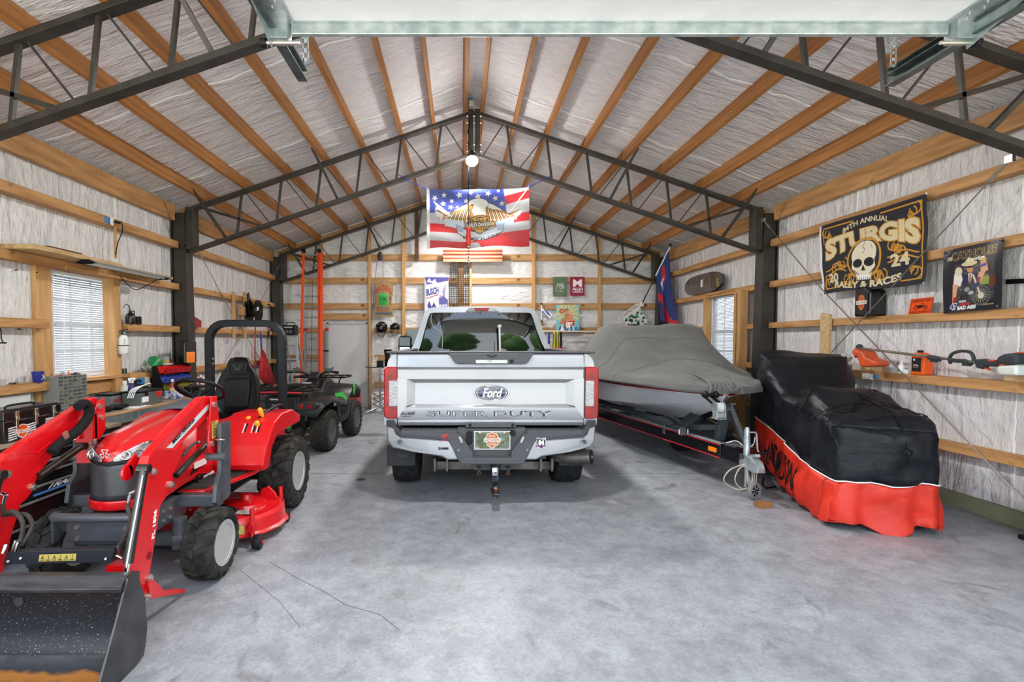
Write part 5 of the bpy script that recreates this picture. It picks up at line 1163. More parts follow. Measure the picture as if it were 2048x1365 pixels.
# trailer
TB = mat('trailer_black', '#101114', .25, coat=.6); TSL = mat('trailer_slate', '#4E535A', .4, m=.3)
tl_ = thing('boat_trailer', (2.9, 6.5, 0), 'black boat trailer with red pinstripes, winch post, amber marker and nose wheel', 'trailer')
def tb_(n, m_, mt, **k): return obj(n, m_, mt, tl_, **k)
f0 = V((2.80, 5.30, .40)); f1 = V((2.05, 9.2, .42)); cpl = V((2.93, 4.98, .34))
rail = tb_('side_rail', MB().bar(f0, f1, .06, .16), TB, bev=.01)
d = (f1-f0).normalized(); nn = V((d.y, -d.x, 0))*-.033
for z in (.068, -.068): obj('pinstripe', MB().bar(f0+nn+V((0, 0, z)), f1+nn+V((0, 0, z)), .004, .010), mat('pinstripe_red', '#C41E30', .3), rail)
nn2 = nn
obj('rail_top', MB().bar(f0+V((0, 0, .082)), f1+V((0, 0, .082)), .075, .006), mat('rail_grey', '#8B8D8F', .5), rail)
g0 = V((3.08, 5.30, .40)); g1 = V((3.95, 8.9, .42)); tb_('side_rail', MB().bar(g0, g1, .06, .16), TB, bev=.01)
tb_('tongue', MB().bar(V((2.93, 5.9, .40)), cpl+V((0, .05, .02)), .10, .12), TSL, bev=.01)
for s, a in ((-1, f0), (1, g0)): tb_('tongue_side', MB().bar(a, V((2.93, 5.08, .36)), .05, .14), TB, bev=.008)
m = MB(); m.ext([(2.78, 5.32), (3.1, 5.32), (3.0, 5.08), (2.88, 5.08)], 'xy', .485, .495); tb_('tread_plate', m, mat('chequer_plate', '#8F9394', .35, m=.6, ns=60, col2='#5C6061'))
for y in (6.1, 6.7, 7.8, 8.6): 
    x0_ = 2.80+(2.05-2.80)*(y-5.3)/3.9; x1_ = 3.08+(3.95-3.08)*(y-5.3)/3.6; tb_('cross_member', MB().bar((x0_, y, .44), (x1_, y, .44), .06, .06), TSL, bev=.005)
# amber marker at the front of the rail
am = V(f0)+d*.10+nn2*1.1; mk = tb_('amber_marker', MB().bar(am-d*.05, am+d*.07, .016, .05), mat('amber_lens', '#E8781A', .2, coat=.8, emit=.15), bev=.005)
# bunk boards on posts
for s, pts in ((-1, [((2.62, 6.15, .56), (2.22, 8.9, .58))]), (1, [((3.35, 6.15, .56), (3.75, 8.9, .58))])):
    for a, b_ in pts:
        tb_('bunk', MB().bar(a, b_, .08, .04, (s*.5, 0, 1)), mat('bunk_carpet', '#3B4048', .9, bump=.4, bs=120), bev=.01)
        for f_ in (.05, .35, .65, .95):
            q_ = V(a).lerp(V(b_), f_); tb_('bunk_post', MB().bar(q_+V((0, 0, -.16)), q_+V((0, 0, -.02)), .06, .05, (0, 1, 0)), TSL, bev=.004)
# keel cradle near the bow
kb = P(1364, 868, 5.9); m = MB(); m.bar((kb.x, 5.9, .46), (kb.x, 5.9, .60), .075, .06, (0, 1, 0)); tb_('cradle_post', m, TSL, bev=.006)
for s in (-1, 1): tb_('cradle_arm', MB().bar((kb.x, 5.9, .58), (kb.x+s*.16, 5.9, .70), .05, .22, (0, 1, .0)), mat('cradle_black', '#24272C', .7), bev=.012)
for q in (-.05, .05): tb_('clamp_bolt', MB().cyl((kb.x+q, 5.86, .48), (kb.x+q, 5.86, .54), .012, n=8), ZINC)
# winch post
wp = P(1432, 790, 5.50); wb_ = V((2.93, 5.62, .46))
tb_('winch_post', MB().bar(wb_, V((2.95, 5.52, .86)), .10, .07, (0, 1, 0)), TSL, bev=.008)
tb_('post_brace', MB().bar((3.03, 5.28, .49), (2.98, 5.50, .86), .05, .05, (0, 1, 0)), TSL, bev=.006)
tb_('brace', MB().bar((2.6, 6.3, .48), (2.93, 5.62, .60), .05, .06), TSL, bev=.006)
c = P(1421, 790, 5.5); m = MB()
for s in (-1, 1): m.sph(c+V((s*.055, 0, 0)), .042, .8, 1, 1)
m.cyl(c-V((.09, 0, 0)), c+V((.09, 0, 0)), .02, n=10); tb_('bow_roller', m, BLACK, sm=60)
m = MB(); m.bar(c+V((-.10, 0, .01)), (2.93, 5.50, .76), .014, .05, (0, 1, 0)); m.bar(c+V((.0, .03, 0)), (2.99, 5.52, .80), .03, .03); tb_('roller_arm', m, BLACK)
wc = P(1437, 816, 5.40); wi = thing('winch', wc, None, None); wi.parent = tl_; wi.location = wc-WL['boat_trailer']
m = MB(); m.cyl(wc-V((.035, 0, 0)), wc+V((.035, 0, 0)), .055, n=22); obj('strap_roll', m, mat('strap_white', '#C9C8C4', .8), wi, sm=60)
m = MB()
for s in (-1, 1): m.cyl(wc+V((s*.04, 0, 0)), wc+V((s*.046, 0, 0)), .07, n=24); m.bx(wc+V((s*.045, -.02, -.07)), (.008, .10, .09))
m.bx(wc+V((0, -.05, -.075)), (.11, .03, .05)); m.bx(wc+V((0, .0, -.115)), (.12, .12, .01)); obj('winch_frame', m, GALV, wi, bev=.002)
m = MB(); m.cyl(wc+V((.05, 0, -.02)), wc+V((.12, 0, -.02)), .012, n=10); m.bar(wc+V((.11, 0, -.02)), wc+V((.12, -.02, .04)), .02, .01); m.cyl(wc+V((.11, -.02, .04)), wc+V((.17, -.02, .04)), .012, n=10); obj('winch_handle', m, GALVD, wi)
# coupler, jack, nose wheel, chains
tb_('coupler', MB().loft([[(2.93-w_, y, z0_), (2.93+w_, y, z0_), (2.93+w_*.8, y, z1_), (2.93-w_*.8, y, z1_)] for y, w_, z0_, z1_ in ((5.12, .055, .30, .42), (4.95, .06, .29, .42), (4.86, .055, .28, .38), (4.82, .04, .29, .35))]), GALV, bev=.008)
tb_('latch', MB().bx((2.93, 4.93, .435), (.05, .11, .03), (R(-15), 0, 0)), GALV, bev=.006)
jx, jy = P(1494, 880, 5.05).x, 5.05; jt = P(1491, 855, 5.05).z
jk = thing('jack', (jx, jy, .1), None, None); jk.parent = tl_; jk.location = V((jx, jy, .1))-WL['boat_trailer']
obj('jack_tube', MB().lathe([(.028, .30), (.030, .31), (.030, jt-.10), (.026, jt-.095), (.026, jt-.03), (.018, jt-.0)], (jx, jy, .0), n=18), GALV, jk, sm=40)
obj('inner_tube', MB().cyl((jx, jy, .09), (jx, jy, .32), .02, n=14), ZINC, jk, sm=60)
obj('jack_handle', MB().tube([(jx+.0, jy, jt-.05), (jx+.075, jy-.02, jt-.05), (jx+.085, jy-.02, jt-.07), (jx+.09, jy-.03, jt-.22), (jx+.10, jy-.035, jt-.25)], .009, 8), GALV, jk, sm=60)
obj('jack_grip', MB().cyl((jx+.09, jy-.035, jt-.26), (jx+.20, jy-.05, jt-.255), .015, n=12), BLACK, jk, sm=60)
c = P(1508, 992, 4.93); c.z = .088; nw = thing('nose_wheel', c, None, None); nw.parent = tl_; nw.location = c-WL['boat_trailer']
ax_ = V((.42, -.9, 0)).normalized()
m = MB(); m.lathe([(.055, -.02), (.078, -.022), (.088, -.012), (.088, .012), (.078, .022), (.055, .02), (.055, -.02)], c, ax_, n=26); obj('tyre', m, mat('grey_tyre', '#77787A', .7), nw, sm=40)
m = MB(); m.lathe([(.02, -.016), (.058, -.012), (.058, .012), (.02, .016)], c, ax_, n=24); obj('wheel_disc', m, BLACK, nw)
m = MB(); e_ = ax_.orthogonal().normalized(); e2 = ax_.cross(e_)
for k in range(6): m.bar(c+ax_*.014+(e_*cos(k*pi/3)+e2*sin(k*pi/3))*.015, c+ax_*.014+(e_*cos(k*pi/3)+e2*sin(k*pi/3))*.055, .008, .006, ax_)
obj('spokes', m, mat('spoke_grey', '#A9ABAC', .5), nw)
obj('fork', MB().bar((jx, jy-.02, .22), c+V((-.02, .0, .0)), .05, .012, (1, 0, 0)), GALV, nw)
for q, (dx, r_) in enumerate(((-.10, .09), (-.17, .12), (-.02, .07))):
    a = V((2.93+dx*.3, 5.02, .33)); tb_('safety_cable', MB().tube([a, a+V((dx*.9, -.02, -.05)), a+V((dx*1.3, -.03, -.16)), a+V((dx*.6, -.05, -.24)), a+V((.02, -.08, -.2)), a+V((.05, -.05, -.06))], .006, 6, sub=5), mat('cable_pale', '#B5B1A2', .5), sm=60)
tb_('wiring', MB().tube([(2.82, 5.26, .5), (2.9, 5.2, .53), (2.95, 5.12, .47), (3.0, 5.08, .52), (3.0, 5.05, .6)], .005, 6, sub=4), WHITE, sm=60)
for s in (1,): wheel(tl_, (3.2, 7.2, .31), (1, .0, 0), .31, .2, .17, 'block', 30, .008, TRIM, TYR, s); 
wheel(tl_, (3.93, 8.0, .31), (1, .0, 0), .31, .2, .17, 'block', 30, .008, TRIM, TYR, 1)
blk = PZ(1526, 1014, 0); obj('wheel_chock', MB().bx((blk.x, blk.y, .022), (.14, .09, .044), (0, 0, R(15))), mat('chock_wood', '#A0703F', .7, ns=6, col2='#7A5028'), label='small wooden block on the floor beside the trailer nose wheel', cat='block', bev=.003)
# ---------------------------------------------------------------- covered motorcycle
NYL = mat('cover_black', '#1B1E24', .4, bump=.55, bs=8, ns=5, col2='#15171C', st=(1, .55, 1.4))
NYO = mat('cover_orange', '#D8301A', .5, bump=.45, bs=9, ns=4, col2='#C22814')
mc = thing('motorcycle_cover', (3.6, 5.0, 0), 'black and orange fabric cover hiding a large touring motorcycle', 'motorcycle cover')
# stations along the machine, near end first: (centre x, y, half width at hem, half width at belt, belt z, half width at shoulder, shoulder z, half width top, top z, hem z)
ms = [(3.50, 4.08, .38, .36, .41, .355, .78, .32, .86, .04), (3.51, 4.12, .41, .39, .42, .375, .84, .345, .915, .03), (3.54, 4.24, .43, .41, .43, .385, .88, .33, .96, .03), (3.58, 4.42, .43, .41, .44, .38, .90, .31, 1.04, .04), (3.63, 4.70, .42, .39, .47, .36, .93, .24, 1.13, .05), (3.70, 4.95, .40, .36, .50, .33, .93, .20, 1.11, .07), (3.76, 5.15, .39, .36, .53, .33, .92, .22, 1.03, .08), (3.84, 5.38, .40, .38, .57, .38, 1.02, .28, 1.10, .10), (3.93, 5.60, .40, .41, .60, .43, 1.14, .33, 1.30, .12), (4.00, 5.78, .40, .44, .62, .46, 1.20, .42, 1.42, .14), (4.04, 5.95, .40, .42, .62, .45, 1.19, .42, 1.43, .14), (4.07, 6.12, .36, .36, .60, .38, 1.07, .34, 1.34, .14), (4.08, 6.32, .27, .27, .58, .26, .85, .2, 1.0, .14), (4.08, 6.45, .2, .18, .5, .15, .7, .08, .8, .14)]
ms = interp(ms, 4)
def msec(r_):
    cx_, y, w0_, w1_, zb_, w2_, zs_, w3_, zt_, zh = r_
    lower = [(w0_, zh), (w0_*1.03, zh+.04), (w0_*.5+w1_*.55, (zh+zb_)*.5), (w1_, zb_)]
    upper = [(w1_, zb_), (w1_*.6+w2_*.42, zb_*.6+zs_*.4), (w2_*.98, zs_-.05), (w2_, zs_), (w2_*.55+w3_*.47, zs_*.45+zt_*.55), (w3_, zt_-.015), (w3_*.5, zt_), (0, zt_+.01)]
    sk = V((.975, -.22, 0)).normalized()
    def mk(h): return [V((cx_, y, 0))+sk*x+V((0, 0, z)) for x, z in h]
    lo_l = mk([(-a, b_) for a, b_ in lower]); lo_r = mk([(a, b_) for a, b_ in lower])
    up = mk([(-a, b_) for a, b_ in upper]+[(a, b_) for a, b_ in upper[:-1][::-1]])
    return dense(lo_l, 4), dense(up, 3), dense(lo_r, 4)
def mrip(p):
    top = max(0, min(1, (p.z-.12)*3)); f = .016*sin(p.y*11+p.z*6+p.x*2)+.013*sin(p.y*19-p.z*8+3*p.x)+.007*sin(p.z*31+p.y*17+2*sin(p.x*8))+.012*sin(p.x*9+p.z*13+p.y*3)+.006*sin(p.y*37+p.z*21)
    q = V((p.x-3.65-(p.y-5)*.18, 0, .3)); q.normalize(); e = V((sin(p.y*23+p.x*15)*.02, sin(p.x*19)*.03, 0))*(1-top)
    return p+q*f*1.1+V((0, f*.8+(.014*sin(p.x*34+1.6*sin(p.z*8)) if p.y < 4.16 else 0), 0))+e
secs = [msec(r_) for r_ in ms]
m = MB(); m.loft([s_[1] for s_ in secs], closed=False, caps=False); k = len(secs[0][1])
S0 = secs[0][1]; hk = k//2
m.loft([[S0[j].lerp(S0[k-1-j], i/12)+V((0, -.07*sin(pi*i/12)*(1-(j/hk)**3), 0)) for i in range(13)] for j in range(hk+1)], closed=False, caps=False)
cap = secs[-1][1]; m.add(cap+[V((3.95, 6.5, .5))], [(i, i+1, k) for i in range(k-1)])
m.xf(mrip); up_ = obj('upper_cover', m, NYL, mc, sm=80, solid=.004)
m = MB()
for q in (0, 2): m.loft([s_[q] for s_ in secs], closed=False, caps=False)
L = secs[0][0]; Rr_ = secs[0][2]; n = len(L); ar = []
for i in range(13):
    t = i/12; bulge = -.07*sin(pi*t)
    ar.append([L[j].lerp(Rr_[j], t)+V((0, bulge*(1-.35*j/n), (.0+.05*sin(t*9)*(1 if j < 3 else .2)))) for j in range(n)])
m.loft(ar, closed=False, caps=False); L = secs[-1][0]; Rr_ = secs[-1][2]; m.loft([[L[j].lerp(Rr_[j], t) for j in range(n)] for t in (0, .5, 1)], closed=False, caps=False)
m.xf(mrip); sk_ = obj('orange_skirt', m, NYO, mc, sm=80, solid=.004, label='orange lower band of the cover')
pip = [mrip(s_[1][0])+V((-.006, 0, 0)) for s_ in secs][::-1]+[mrip(ar[i][-1])+V((0, -.008, 0)) for i in range(13)]+[mrip(s_[1][-1])+V((.006, 0, 0)) for s_ in secs]
obj('white_piping', MB().tube(pip, .0055, 6), WHITE, mc, sm=60)
# lettering along the left flank, set on the skirt surface
def skirt_pt(u, v):     # u is the distance along the machine, v from low to high on the left flank
    ys = [s_[0][0].y for s_ in secs]; f = np.interp(u, ys, range(len(ys))); i = min(int(f), len(secs)-2); a = f-i
    L0 = secs[i][0]; L1 = secs[i+1][0]; g = v*(len(L0)-1); j = min(int(g), len(L0)-2); b_ = g-j
    p_ = L0[j].lerp(L0[j+1], b_).lerp(L1[j].lerp(L1[j+1], b_), a); return mrip(p_)+V((-.016, -.006, 0))
def lett(s_, u0, u1, v0, v1, mt, bold=.03):
    v, t = text_mesh(s_, bold); mb = MB(); mb.add([skirt_pt(u0+(u1-u0)*a, v0+(v1-v0)*b_) for a, b_ in v], [tuple(x_) for x_ in t]); return obj('lettering', mb, mt, mc, fixn=False)
lett('HARDAVIDSON', 5.6, 4.84, .40, .86, BLACK, 0)
lett('CVO', 4.80, 4.68, .25, .6, BLACK, 0)
# bungee cords and strap
pts = lambda L_: [mrip(V(p_))+V((0, -.012, .014)) for p_ in L_]
def top_at(x, y):       # height of the cover at a place
    best = min((p_ for s_ in secs for p_ in s_[1]), key=lambda q: (q.x-x)**2+(q.y-y)**2-(q.z*.02)); return V((x, y, best.z))
for a, b_ in (((3.15, 4.5), (3.9, 4.25)), ((3.15, 4.22), (3.85, 4.6)), ((3.2, 4.75), (3.88, 4.35)), ((3.14, 4.15), (3.86, 4.12))):
    L_ = [top_at(a[0]+(b_[0]-a[0])*t/10, a[1]+(b_[1]-a[1])*t/10) for t in range(11)]
    for q in (0, -1): L_[q].z -= .03
    obj('bungee_cord', MB().tube(pts(L_), .006, 6, sub=2), BLACK, mc, sm=60)
pv = [top_at(3.60, 4.5), top_at(3.60, 4.3), top_at(3.6, 4.15), V((3.6, 4.02, .80)), V((3.59, 4.0, .7)), V((3.6, 3.985, .58))]
obj('strap', MB().tube(pts(pv), .008, 6, sub=3), BLACK, mc, sm=60)
obj('strap_loop', MB().torus((3.59, 3.97, .68), (0, 1, 0), .03, .006, n=16, m=6), BLACK, mc)
obj('side_seam', MB().tube([mrip(p_)+V((-.006, -.004, 0)) for p_ in secs[6][0]], .004, 5), mat('orange_thread', '#B32C14', .6), sk_, sm=60)
p = PZ(1555, 968, .06); obj('stand_loop', MB().tube([PZ(1527, 955, .18), PZ(1525, 970, .08), PZ(1532, 977, .03), PZ(1552, 974, .03)], .01, 6), BLACK, mc)
p = PZ(1760, 1052, 0.01); m = MB(); m.sph((p.x, p.y+.06, .025), .06, 1.1, .5, .4); m.xf(lambda q: q+V((sin(q.y*60)*.006, 0, abs(sin(q.x*50))*.008))); obj('white_rag', m, WHITE, label='crumpled white rag under the hem of the motorcycle cover', cat='rag', sm=60)
p = P(1806, 822, 5.6); obj('orange_sign_edge', MB().box(p.x-.05, p.x+.02, 5.6, 5.61, 0, p.z+.03), mat('orange_board', '#E8552A', .5), label='orange board peeking out behind the covered motorcycle', cat='board')
# ---------------------------------------------------------------- four wheeler
AT = V((-2.36, 7.75, 0)); yaw = R(-5)
AB = mat('quad_black', '#1B1B1C', .42, coat=.2); AGR = mat('lime_green', '#2FC23A', .4, coat=.3); MUD = mat('muddy_plastic', '#4B443A', .7, ns=9, col2='#2B2824')
qd = thing('quad_bike', AT, 'black and green four-wheeler with knobbly tyres, seen from behind its racks', 'quad bike')
Mq = Matrix.Rotation(yaw, 3, 'Z')
def L(x, y, z): return AT+Mq@V((x, y, z))
def qob(n, m_, mt, par=None, **k):
    m_.xf(lambda p: AT+Mq@p); return obj(n, m_, mt, par or qd, **k)
ATY = mat('quad_tyre', '#2A2A29', .85, ns=14, col2='#3A3833', bump=.3, bs=50)
for x, y, w_, r_ in ((.46, -.55, .25, .30), (-.46, -.55, .25, .30), (.50, .62, .20, .30), (-.50, .62, .20, .30)):
    wheel(qd, L(x, y, r_), Mq@V((1, 0, 0)), r_, w_, .16, 'knob', 22, .022, mat('dark_rim', '#5A5A5A', .4, m=.5), ATY, 1 if x > 0 else -1)
qob('body', MB().ext([(-.62, .62), (-.5, .80), (-.15, .84), (.2, .80), (.35, .95), (.62, .95), (.85, .82), (.9, .65), (.6, .5), (.3, .42), (-.3, .42), (-.5, .5)], 'yz', -.17, .17), AB, bev=.03)
m = MB(); m.loft([[(w_*a, y, z+b_) for a, b_ in ((-1, -.05), (-.9, .03), (-.4, .06), (.4, .06), (.9, .03), (1, -.05))] for y, z, w_ in ((-.55, .86, .14), (-.45, .88, .17), (-.1, .86, .17), (.15, .90, .13), (.22, .93, .11))]); qob('seat', m, VINYL, bev=.02, sm=60)
for s in (-1, 1):
    m = MB(); m.loft([[(s*x0_, y, z), (s*x1_, y, z+.0), (s*(x1_+.03), y, z-.06), (s*(x1_), y, z-.09), (s*x0_, y, z-.05)] for y, z, x0_, x1_ in ((-.95, .62, .22, .48), (-.9, .74, .18, .56), (-.6, .80, .16, .60), (-.3, .74, .16, .58), (-.18, .56, .18, .52))]); qob('rear_fender', m, AB if s > 0 else AB, sm=50)
    m = MB(); m.loft([[(s*x0_, y, z), (s*x1_, y, z-.02), (s*(x1_+.02), y, z-.07), (s*x0_, y, z-.08)] for y, z, x0_, x1_ in ((.28, .62, .18, .5), (.38, .82, .16, .56), (.62, .88, .16, .58), (.88, .80, .18, .56), (1.0, .66, .2, .5))]); qob('front_fender', m, AB, sm=50)
    m = MB(); m.ext([(-.98, .50), (-.9, .70), (-.62, .76), (-.3, .70), (-.22, .42), (-.35, .42), (-.45, .62), (-.62, .68), (-.85, .62), (-.92, .48)], 'yz', s*.34, s*.36); qob('mud_guard', m, MUD, bev=.006)
    m = MB(); m.ext([(-.5, .825), (-.15, .80), (.05, .70), (-.02, .66), (-.2, .74), (-.5, .775)], 'yz', s*.60, s*.606); qob('green_flash', m, AGR)
    m = MB(); m.ext([(.42, .86), (.52, .90), (.50, .74), (.44, .70)], 'yz', s*.585, s*.592); qob('green_flash', m, AGR)
    m = MB(); m.ext([(-.2, .34), (.35, .34), (.40, .62), (.34, .64), (.25, .42), (-.1, .42), (-.2, .62), (-.26, .6)], 'yz', s*.30, s*.56); qob('foot_well', m, AB, bev=.01)
    m = MB(); m.ext([(s*.20, .70), (s*.23, .74), (s*.50, .745), (s*.53, .70), (s*.47, .64), (s*.24, .62)], 'xz', -.985, -.93); lh = qob('lamp_housing', m, mat('lamp_house_grey', '#3B3C3D', .35), bev=.01)
    for x in (.30, .42): 
        m = MB(); m.lathe([(.033, 0), (.03, .012), (.001, .018)], (s*x, -.985, .69), (0, -1, 0), n=16); qob('red_lamp', m, REDL, lh, sm=50)
# racks
for y0_, y1_, z in ((-1.0, -.42, .90), (.45, .95, .98)):
    m = MB(); m.tube([(-.42, y0_, z), (-.45, (y0_+y1_)/2, z), (-.40, y1_, z), (.40, y1_, z), (.45, (y0_+y1_)/2, z), (.42, y0_, z), (-.42, y0_, z)], .013, 8)
    for k in range(5): x = -.3+.15*k; m.tube([(x, y0_, z), (x, y1_, z)], .009, 6)
    for x in (-.3, .3): m.tube([(x, (y0_+y1_)/2, z), (x*.7, (y0_+y1_)/2, z-.2)], .012, 6)
    qob('rack', m, BLACK, sm=60)
qob('rack_pad', MB().box(-.40, .36, -1.02, -.80, .845, .875), AB, bev=.015)
m = MB(); m.tube([(-.35, -1.03, .875), (0, -1.035, .885), (.32, -1.03, .875)], .012, 6, sub=3); qob('red_strap', m, mat('strap_red', '#C2283A', .6))
m = MB(); m.tube([(-.43, .12, 1.08), (-.30, .16, 1.09), (-.14, .24, 1.06), (-.08, .30, 1.0), (.08, .30, 1.0), (.14, .24, 1.06), (.30, .16, 1.09), (.43, .12, 1.08)], .014, 8, sub=3); hb = qob('handlebar', m, BLACK, sm=60)
for s in (-1, 1):
    m = MB(); m.tube([(s*.31, .16, 1.09), (s*.44, .12, 1.08)], .021, 10); qob('grip', m, BLACK, hb, sm=60)
    m = MB(); m.tube([(s*.22, .12, 1.10), (s*.34, .06, 1.09), (s*.46, .04, 1.06)], .008, 6); m.bx((s*.26, .18, 1.12), (.07, .06, .05)); qob('brake_lever', m, GALVD, hb)
    m = MB(); m.tube([(s*.2, .2, 1.08), (s*.3, .3, 1.15), (s*.15, .4, 1.0), (s*.05, .4, .9)], .006, 6, sub=4); qob('brake_cable', m, BLACK, hb, sm=60)
m = MB(); m.loft([[(w_*a, y, z+b_) for a, b_ in ((-1, -.06), (-.8, .02), (.8, .02), (1, -.06))] for y, z, w_ in ((.2, 1.0, .09), (.3, 1.06, .11), (.42, 1.02, .10))]); qob('instrument_pod', m, AB, bev=.015)
qob('plate', MB().bx((-.02, -.99, .66), (.19, .01, .11)), mat('plate_grey', '#7B7C7C', .4), bev=.004)
text('KAWASAKI', L(-.12, -1.02, .775), Mq@V((.16, 0, 0)), (0, 0, .022), WHITE, qd, bold=.03)
qob('rear_panel', MB().box(-.22, .22, -.98, -.8, .62, .82), AB, bev=.02)
sp = MB(); n = 90; sp.tube([(.06+.032*cos(k*.75), -.86+.032*sin(k*.75), .36+.22*k/n) for k in range(n)], .008, 6); qob('shock_spring', sp, AGR, sm=60)
m = MB(); m.cyl((.06, -.86, .32), (.06, -.86, .64), .016, n=8); qob('shock_absorber', m, GALVD)
m = MB(); m.cyl((-.4, -.55, .28), (.4, -.55, .28), .03, n=10); m.sph((.12, -.62, .27), .10, .7, 1.2, 1.1); m.cyl((.12, -.9, .27), (.12, -.6, .27), .05, n=12); qob('rear_axle_housing', m, mat('dirty_alloy', '#6B665C', .5, m=.5, ns=10, col2='#3A372F'), sm=50)
m = MB(); m.cyl((-.25, -.95, .45), (-.25, -.5, .45), .05, n=14); qob('silencer', m, GALVD, sm=50)
m = MB(); m.box(-.2, .2, -.6, .6, .3, .6); qob('engine_block', m, mat('engine_dark', '#26241F', .6, m=.3), bev=.03)
qob('white_sticker', MB().bx((.03, -.12, .935), (.11, .09, .006)), WHITE)
qob('side_sticker', MB().bx((.575, -.42, .68), (.006, .10, .09)), mat('sticker_pale', '#D7DBDA', .4))
m = MB(); m.tube([(-.3, .98, .62), (-.3, 1.08, .66), (.3, 1.08, .66), (.3, .98, .62), (.25, 1.04, .45), (-.25, 1.04, .45), (-.3, .98, .62)], .014, 8); qob('bull_bar', m, BLACK, sm=50)
p = P(708, 832, 10.0); rbx = thing('red_crate', (p.x, 10.0, 0), 'red plastic crate on the floor in front of the four-wheeler, by the rear door', 'crate')
m = MB(); m.loft([[(p.x-.32*f, 9.85-.0, z), (p.x+.10*f, 9.85, z), (p.x+.10*f, 10.25, z), (p.x-.32*f, 10.25, z)] for z, f in ((0, .85), (.44, 1), (.46, 1.05), (.50, 1.05))]); obj('tub', m, mat('crate_red', '#A93A33', .5), rbx, bev=.01)
for z in (.15, .25, .35): obj('rib', MB().box(p.x-.3, p.x+.1, 9.835, 9.85, z, z+.02), MATS['crate_red'], rbx)
# ---------------------------------------------------------------- ladders by the rear wall
ORG = mat('ladder_orange', '#F0501C', .45); ALU = mat('aluminium', '#AEB1B3', .4, m=.6)
Yl = 11.15
def ladder(nm, x0t, x1t, x0b, x1b, yt, yb, Yt, Yb_, n, label, railm, w_, d_, rw=.03):
    a, b_, c, d = P(x0t, yt, Yt), P(x1t, yt, Yt), P(x0b, yb, Yb_), P(x1b, yb, Yb_); c.z = max(c.z, .0); d.z = max(d.z, 0)
    t_ = thing(nm, (c+d)/2, label, 'ladder')
    for p_, q_ in ((c, a), (d, b_)): obj('side_rail', MB().bar(p_, q_, w_, d_, (0, 1, 0)), railm, t_, bev=.004)
    for k in range(n):
        f = (k+.6)/n; obj('rung', MB().cyl(c.lerp(a, f), d.lerp(b_, f), .016, n=8), ALU, t_)
    return t_, a, b_, c, d
f0z = lambda px: (P(px, 0, 1).x)
lt, a, b_, c, d = ladder('extension_ladder', 607, 638, 600, 640, 502, 822, 11.35, 10.75, 15, 'tall orange extension ladder leaning on the rear wall beside the door', ORG, .055, .03)
for p_ in (a, b_): obj('rail_cap', MB().bx(p_+V((0, 0, .0)), (.085, .05, .09)), BLACK, lt, bev=.004)
a2, d2 = P(646, 506, 11.35), P(646, 822, 10.8); d2.z = 0
for q_ in (0,): obj('fly_rail', MB().bar(d2+V((-.02, -.06, .3)), a2+V((-.02, -.06, -.02)), .06, .03, (0, 1, 0)), ORG, lt, bev=.004)
obj('ladder_rope', MB().cyl(P(625, 560, 11.2), P(622, 770, 10.8), .006, n=6), BLACK, lt)
# loading ramps with mesh treads, red rubber feet upwards
for q, (x0_, x1_, nm) in enumerate(((609, 650, 'pair of aluminium loading ramps with red tips standing behind the orange ladder'),)):
    t_ = thing('loading_ramp', P(630, 800, 11.45), nm, 'ramp'); a, b_ = P(x0_+2, 662, 11.6), P(x1_+4, 662, 11.6); c, d = V((a.x, 11.5, 0)), V((b_.x, 11.5, 0))
    for p_, r_ in ((c, a), (d, b_)): obj('side_rail', MB().bar(p_, r_, .06, .04, (0, 1, 0)), ALU, t_); obj('rubber_tip', MB().bx(r_+V((0, 0, .03)), (.07, .06, .08)), mat('tip_red', '#C41F24', .5), t_, bev=.01)
    m = MB(); nx, nz = 7, 40; dx = (b_.x-a.x)/nx
    for i in range(nx):
        for k in range(nz):
            z0_ = a.z*k/nz; z1_ = a.z*(k+.5)/nz; z2_ = a.z*(k+1)/nz; x = a.x+dx*i; y_ = 11.5+.1*k/nz
            m.bar((x, y_, z0_), (x+dx*.5, y_, z1_), .005, .008, (0, 1, 0)); m.bar((x+dx*.5, y_, z1_), (x+dx, y_, z0_), .005, .008, (0, 1, 0)); m.bar((x, y_, z0_), (x+dx*.5, y_, z1_-a.z/nz), .005, .008, (0, 1, 0))
    obj('mesh_tread', m, ALU, t_, kind='stuff')
    obj('black_strap', MB().bx((d.x-.0, 11.53, P(0, 702, 11.5).z), (.11, .09, .03)), BLACK, t_)
# step ladder
sl_, a, b_, c, d = ladder('step_ladder', 570, 592, 562, 602, 672, 842, 9.9, 9.6, 1, 'aluminium step ladder with a black stereo on its top step', ALU, .05, .03)
for k in range(6):
    y_ = 695+24*k; p0, p1 = P(570-1.3*k, y_, 9.88-.05*k), P(593+1.4*k, y_, 9.88-.05*k); obj('tread', MB().box(p0.x, p1.x, p0.y-.05, p0.y+.06, p0.z-.012, p0.z+.012), ALU, sl_, bev=.003)
obj('top_cap', MB().box(a.x-.03, b_.x+.03, 9.82, 10.0, a.z-.02, a.z+.01), ALU, sl_, bev=.005)
for p_, q_ in ((a, -1), (b_, 1)): obj('rear_leg', MB().bar(p_+V((0, .05, 0)), (p_.x+q_*.06, 10.7, 0), .03, .025), ALU, sl_)
sx0, sx1 = P(568, 700, 9.85).x, P(593, 700, 9.85).x; sz = a.z+.01
st_ = thing('stereo', ((sx0+sx1)/2, 9.85, sz), 'small black stereo on top of the step ladder', 'stereo')
obj('case', MB().box(sx0, sx1, 9.78, 9.98, sz, sz+.20), BLACK, st_, bev=.01)
for k in (-.035, .035): obj('dial', MB().torus(((sx0+sx1)/2+k, 9.775, sz+.07), (0, 1, 0), .022, .004, n=16, m=6), GALV, st_)
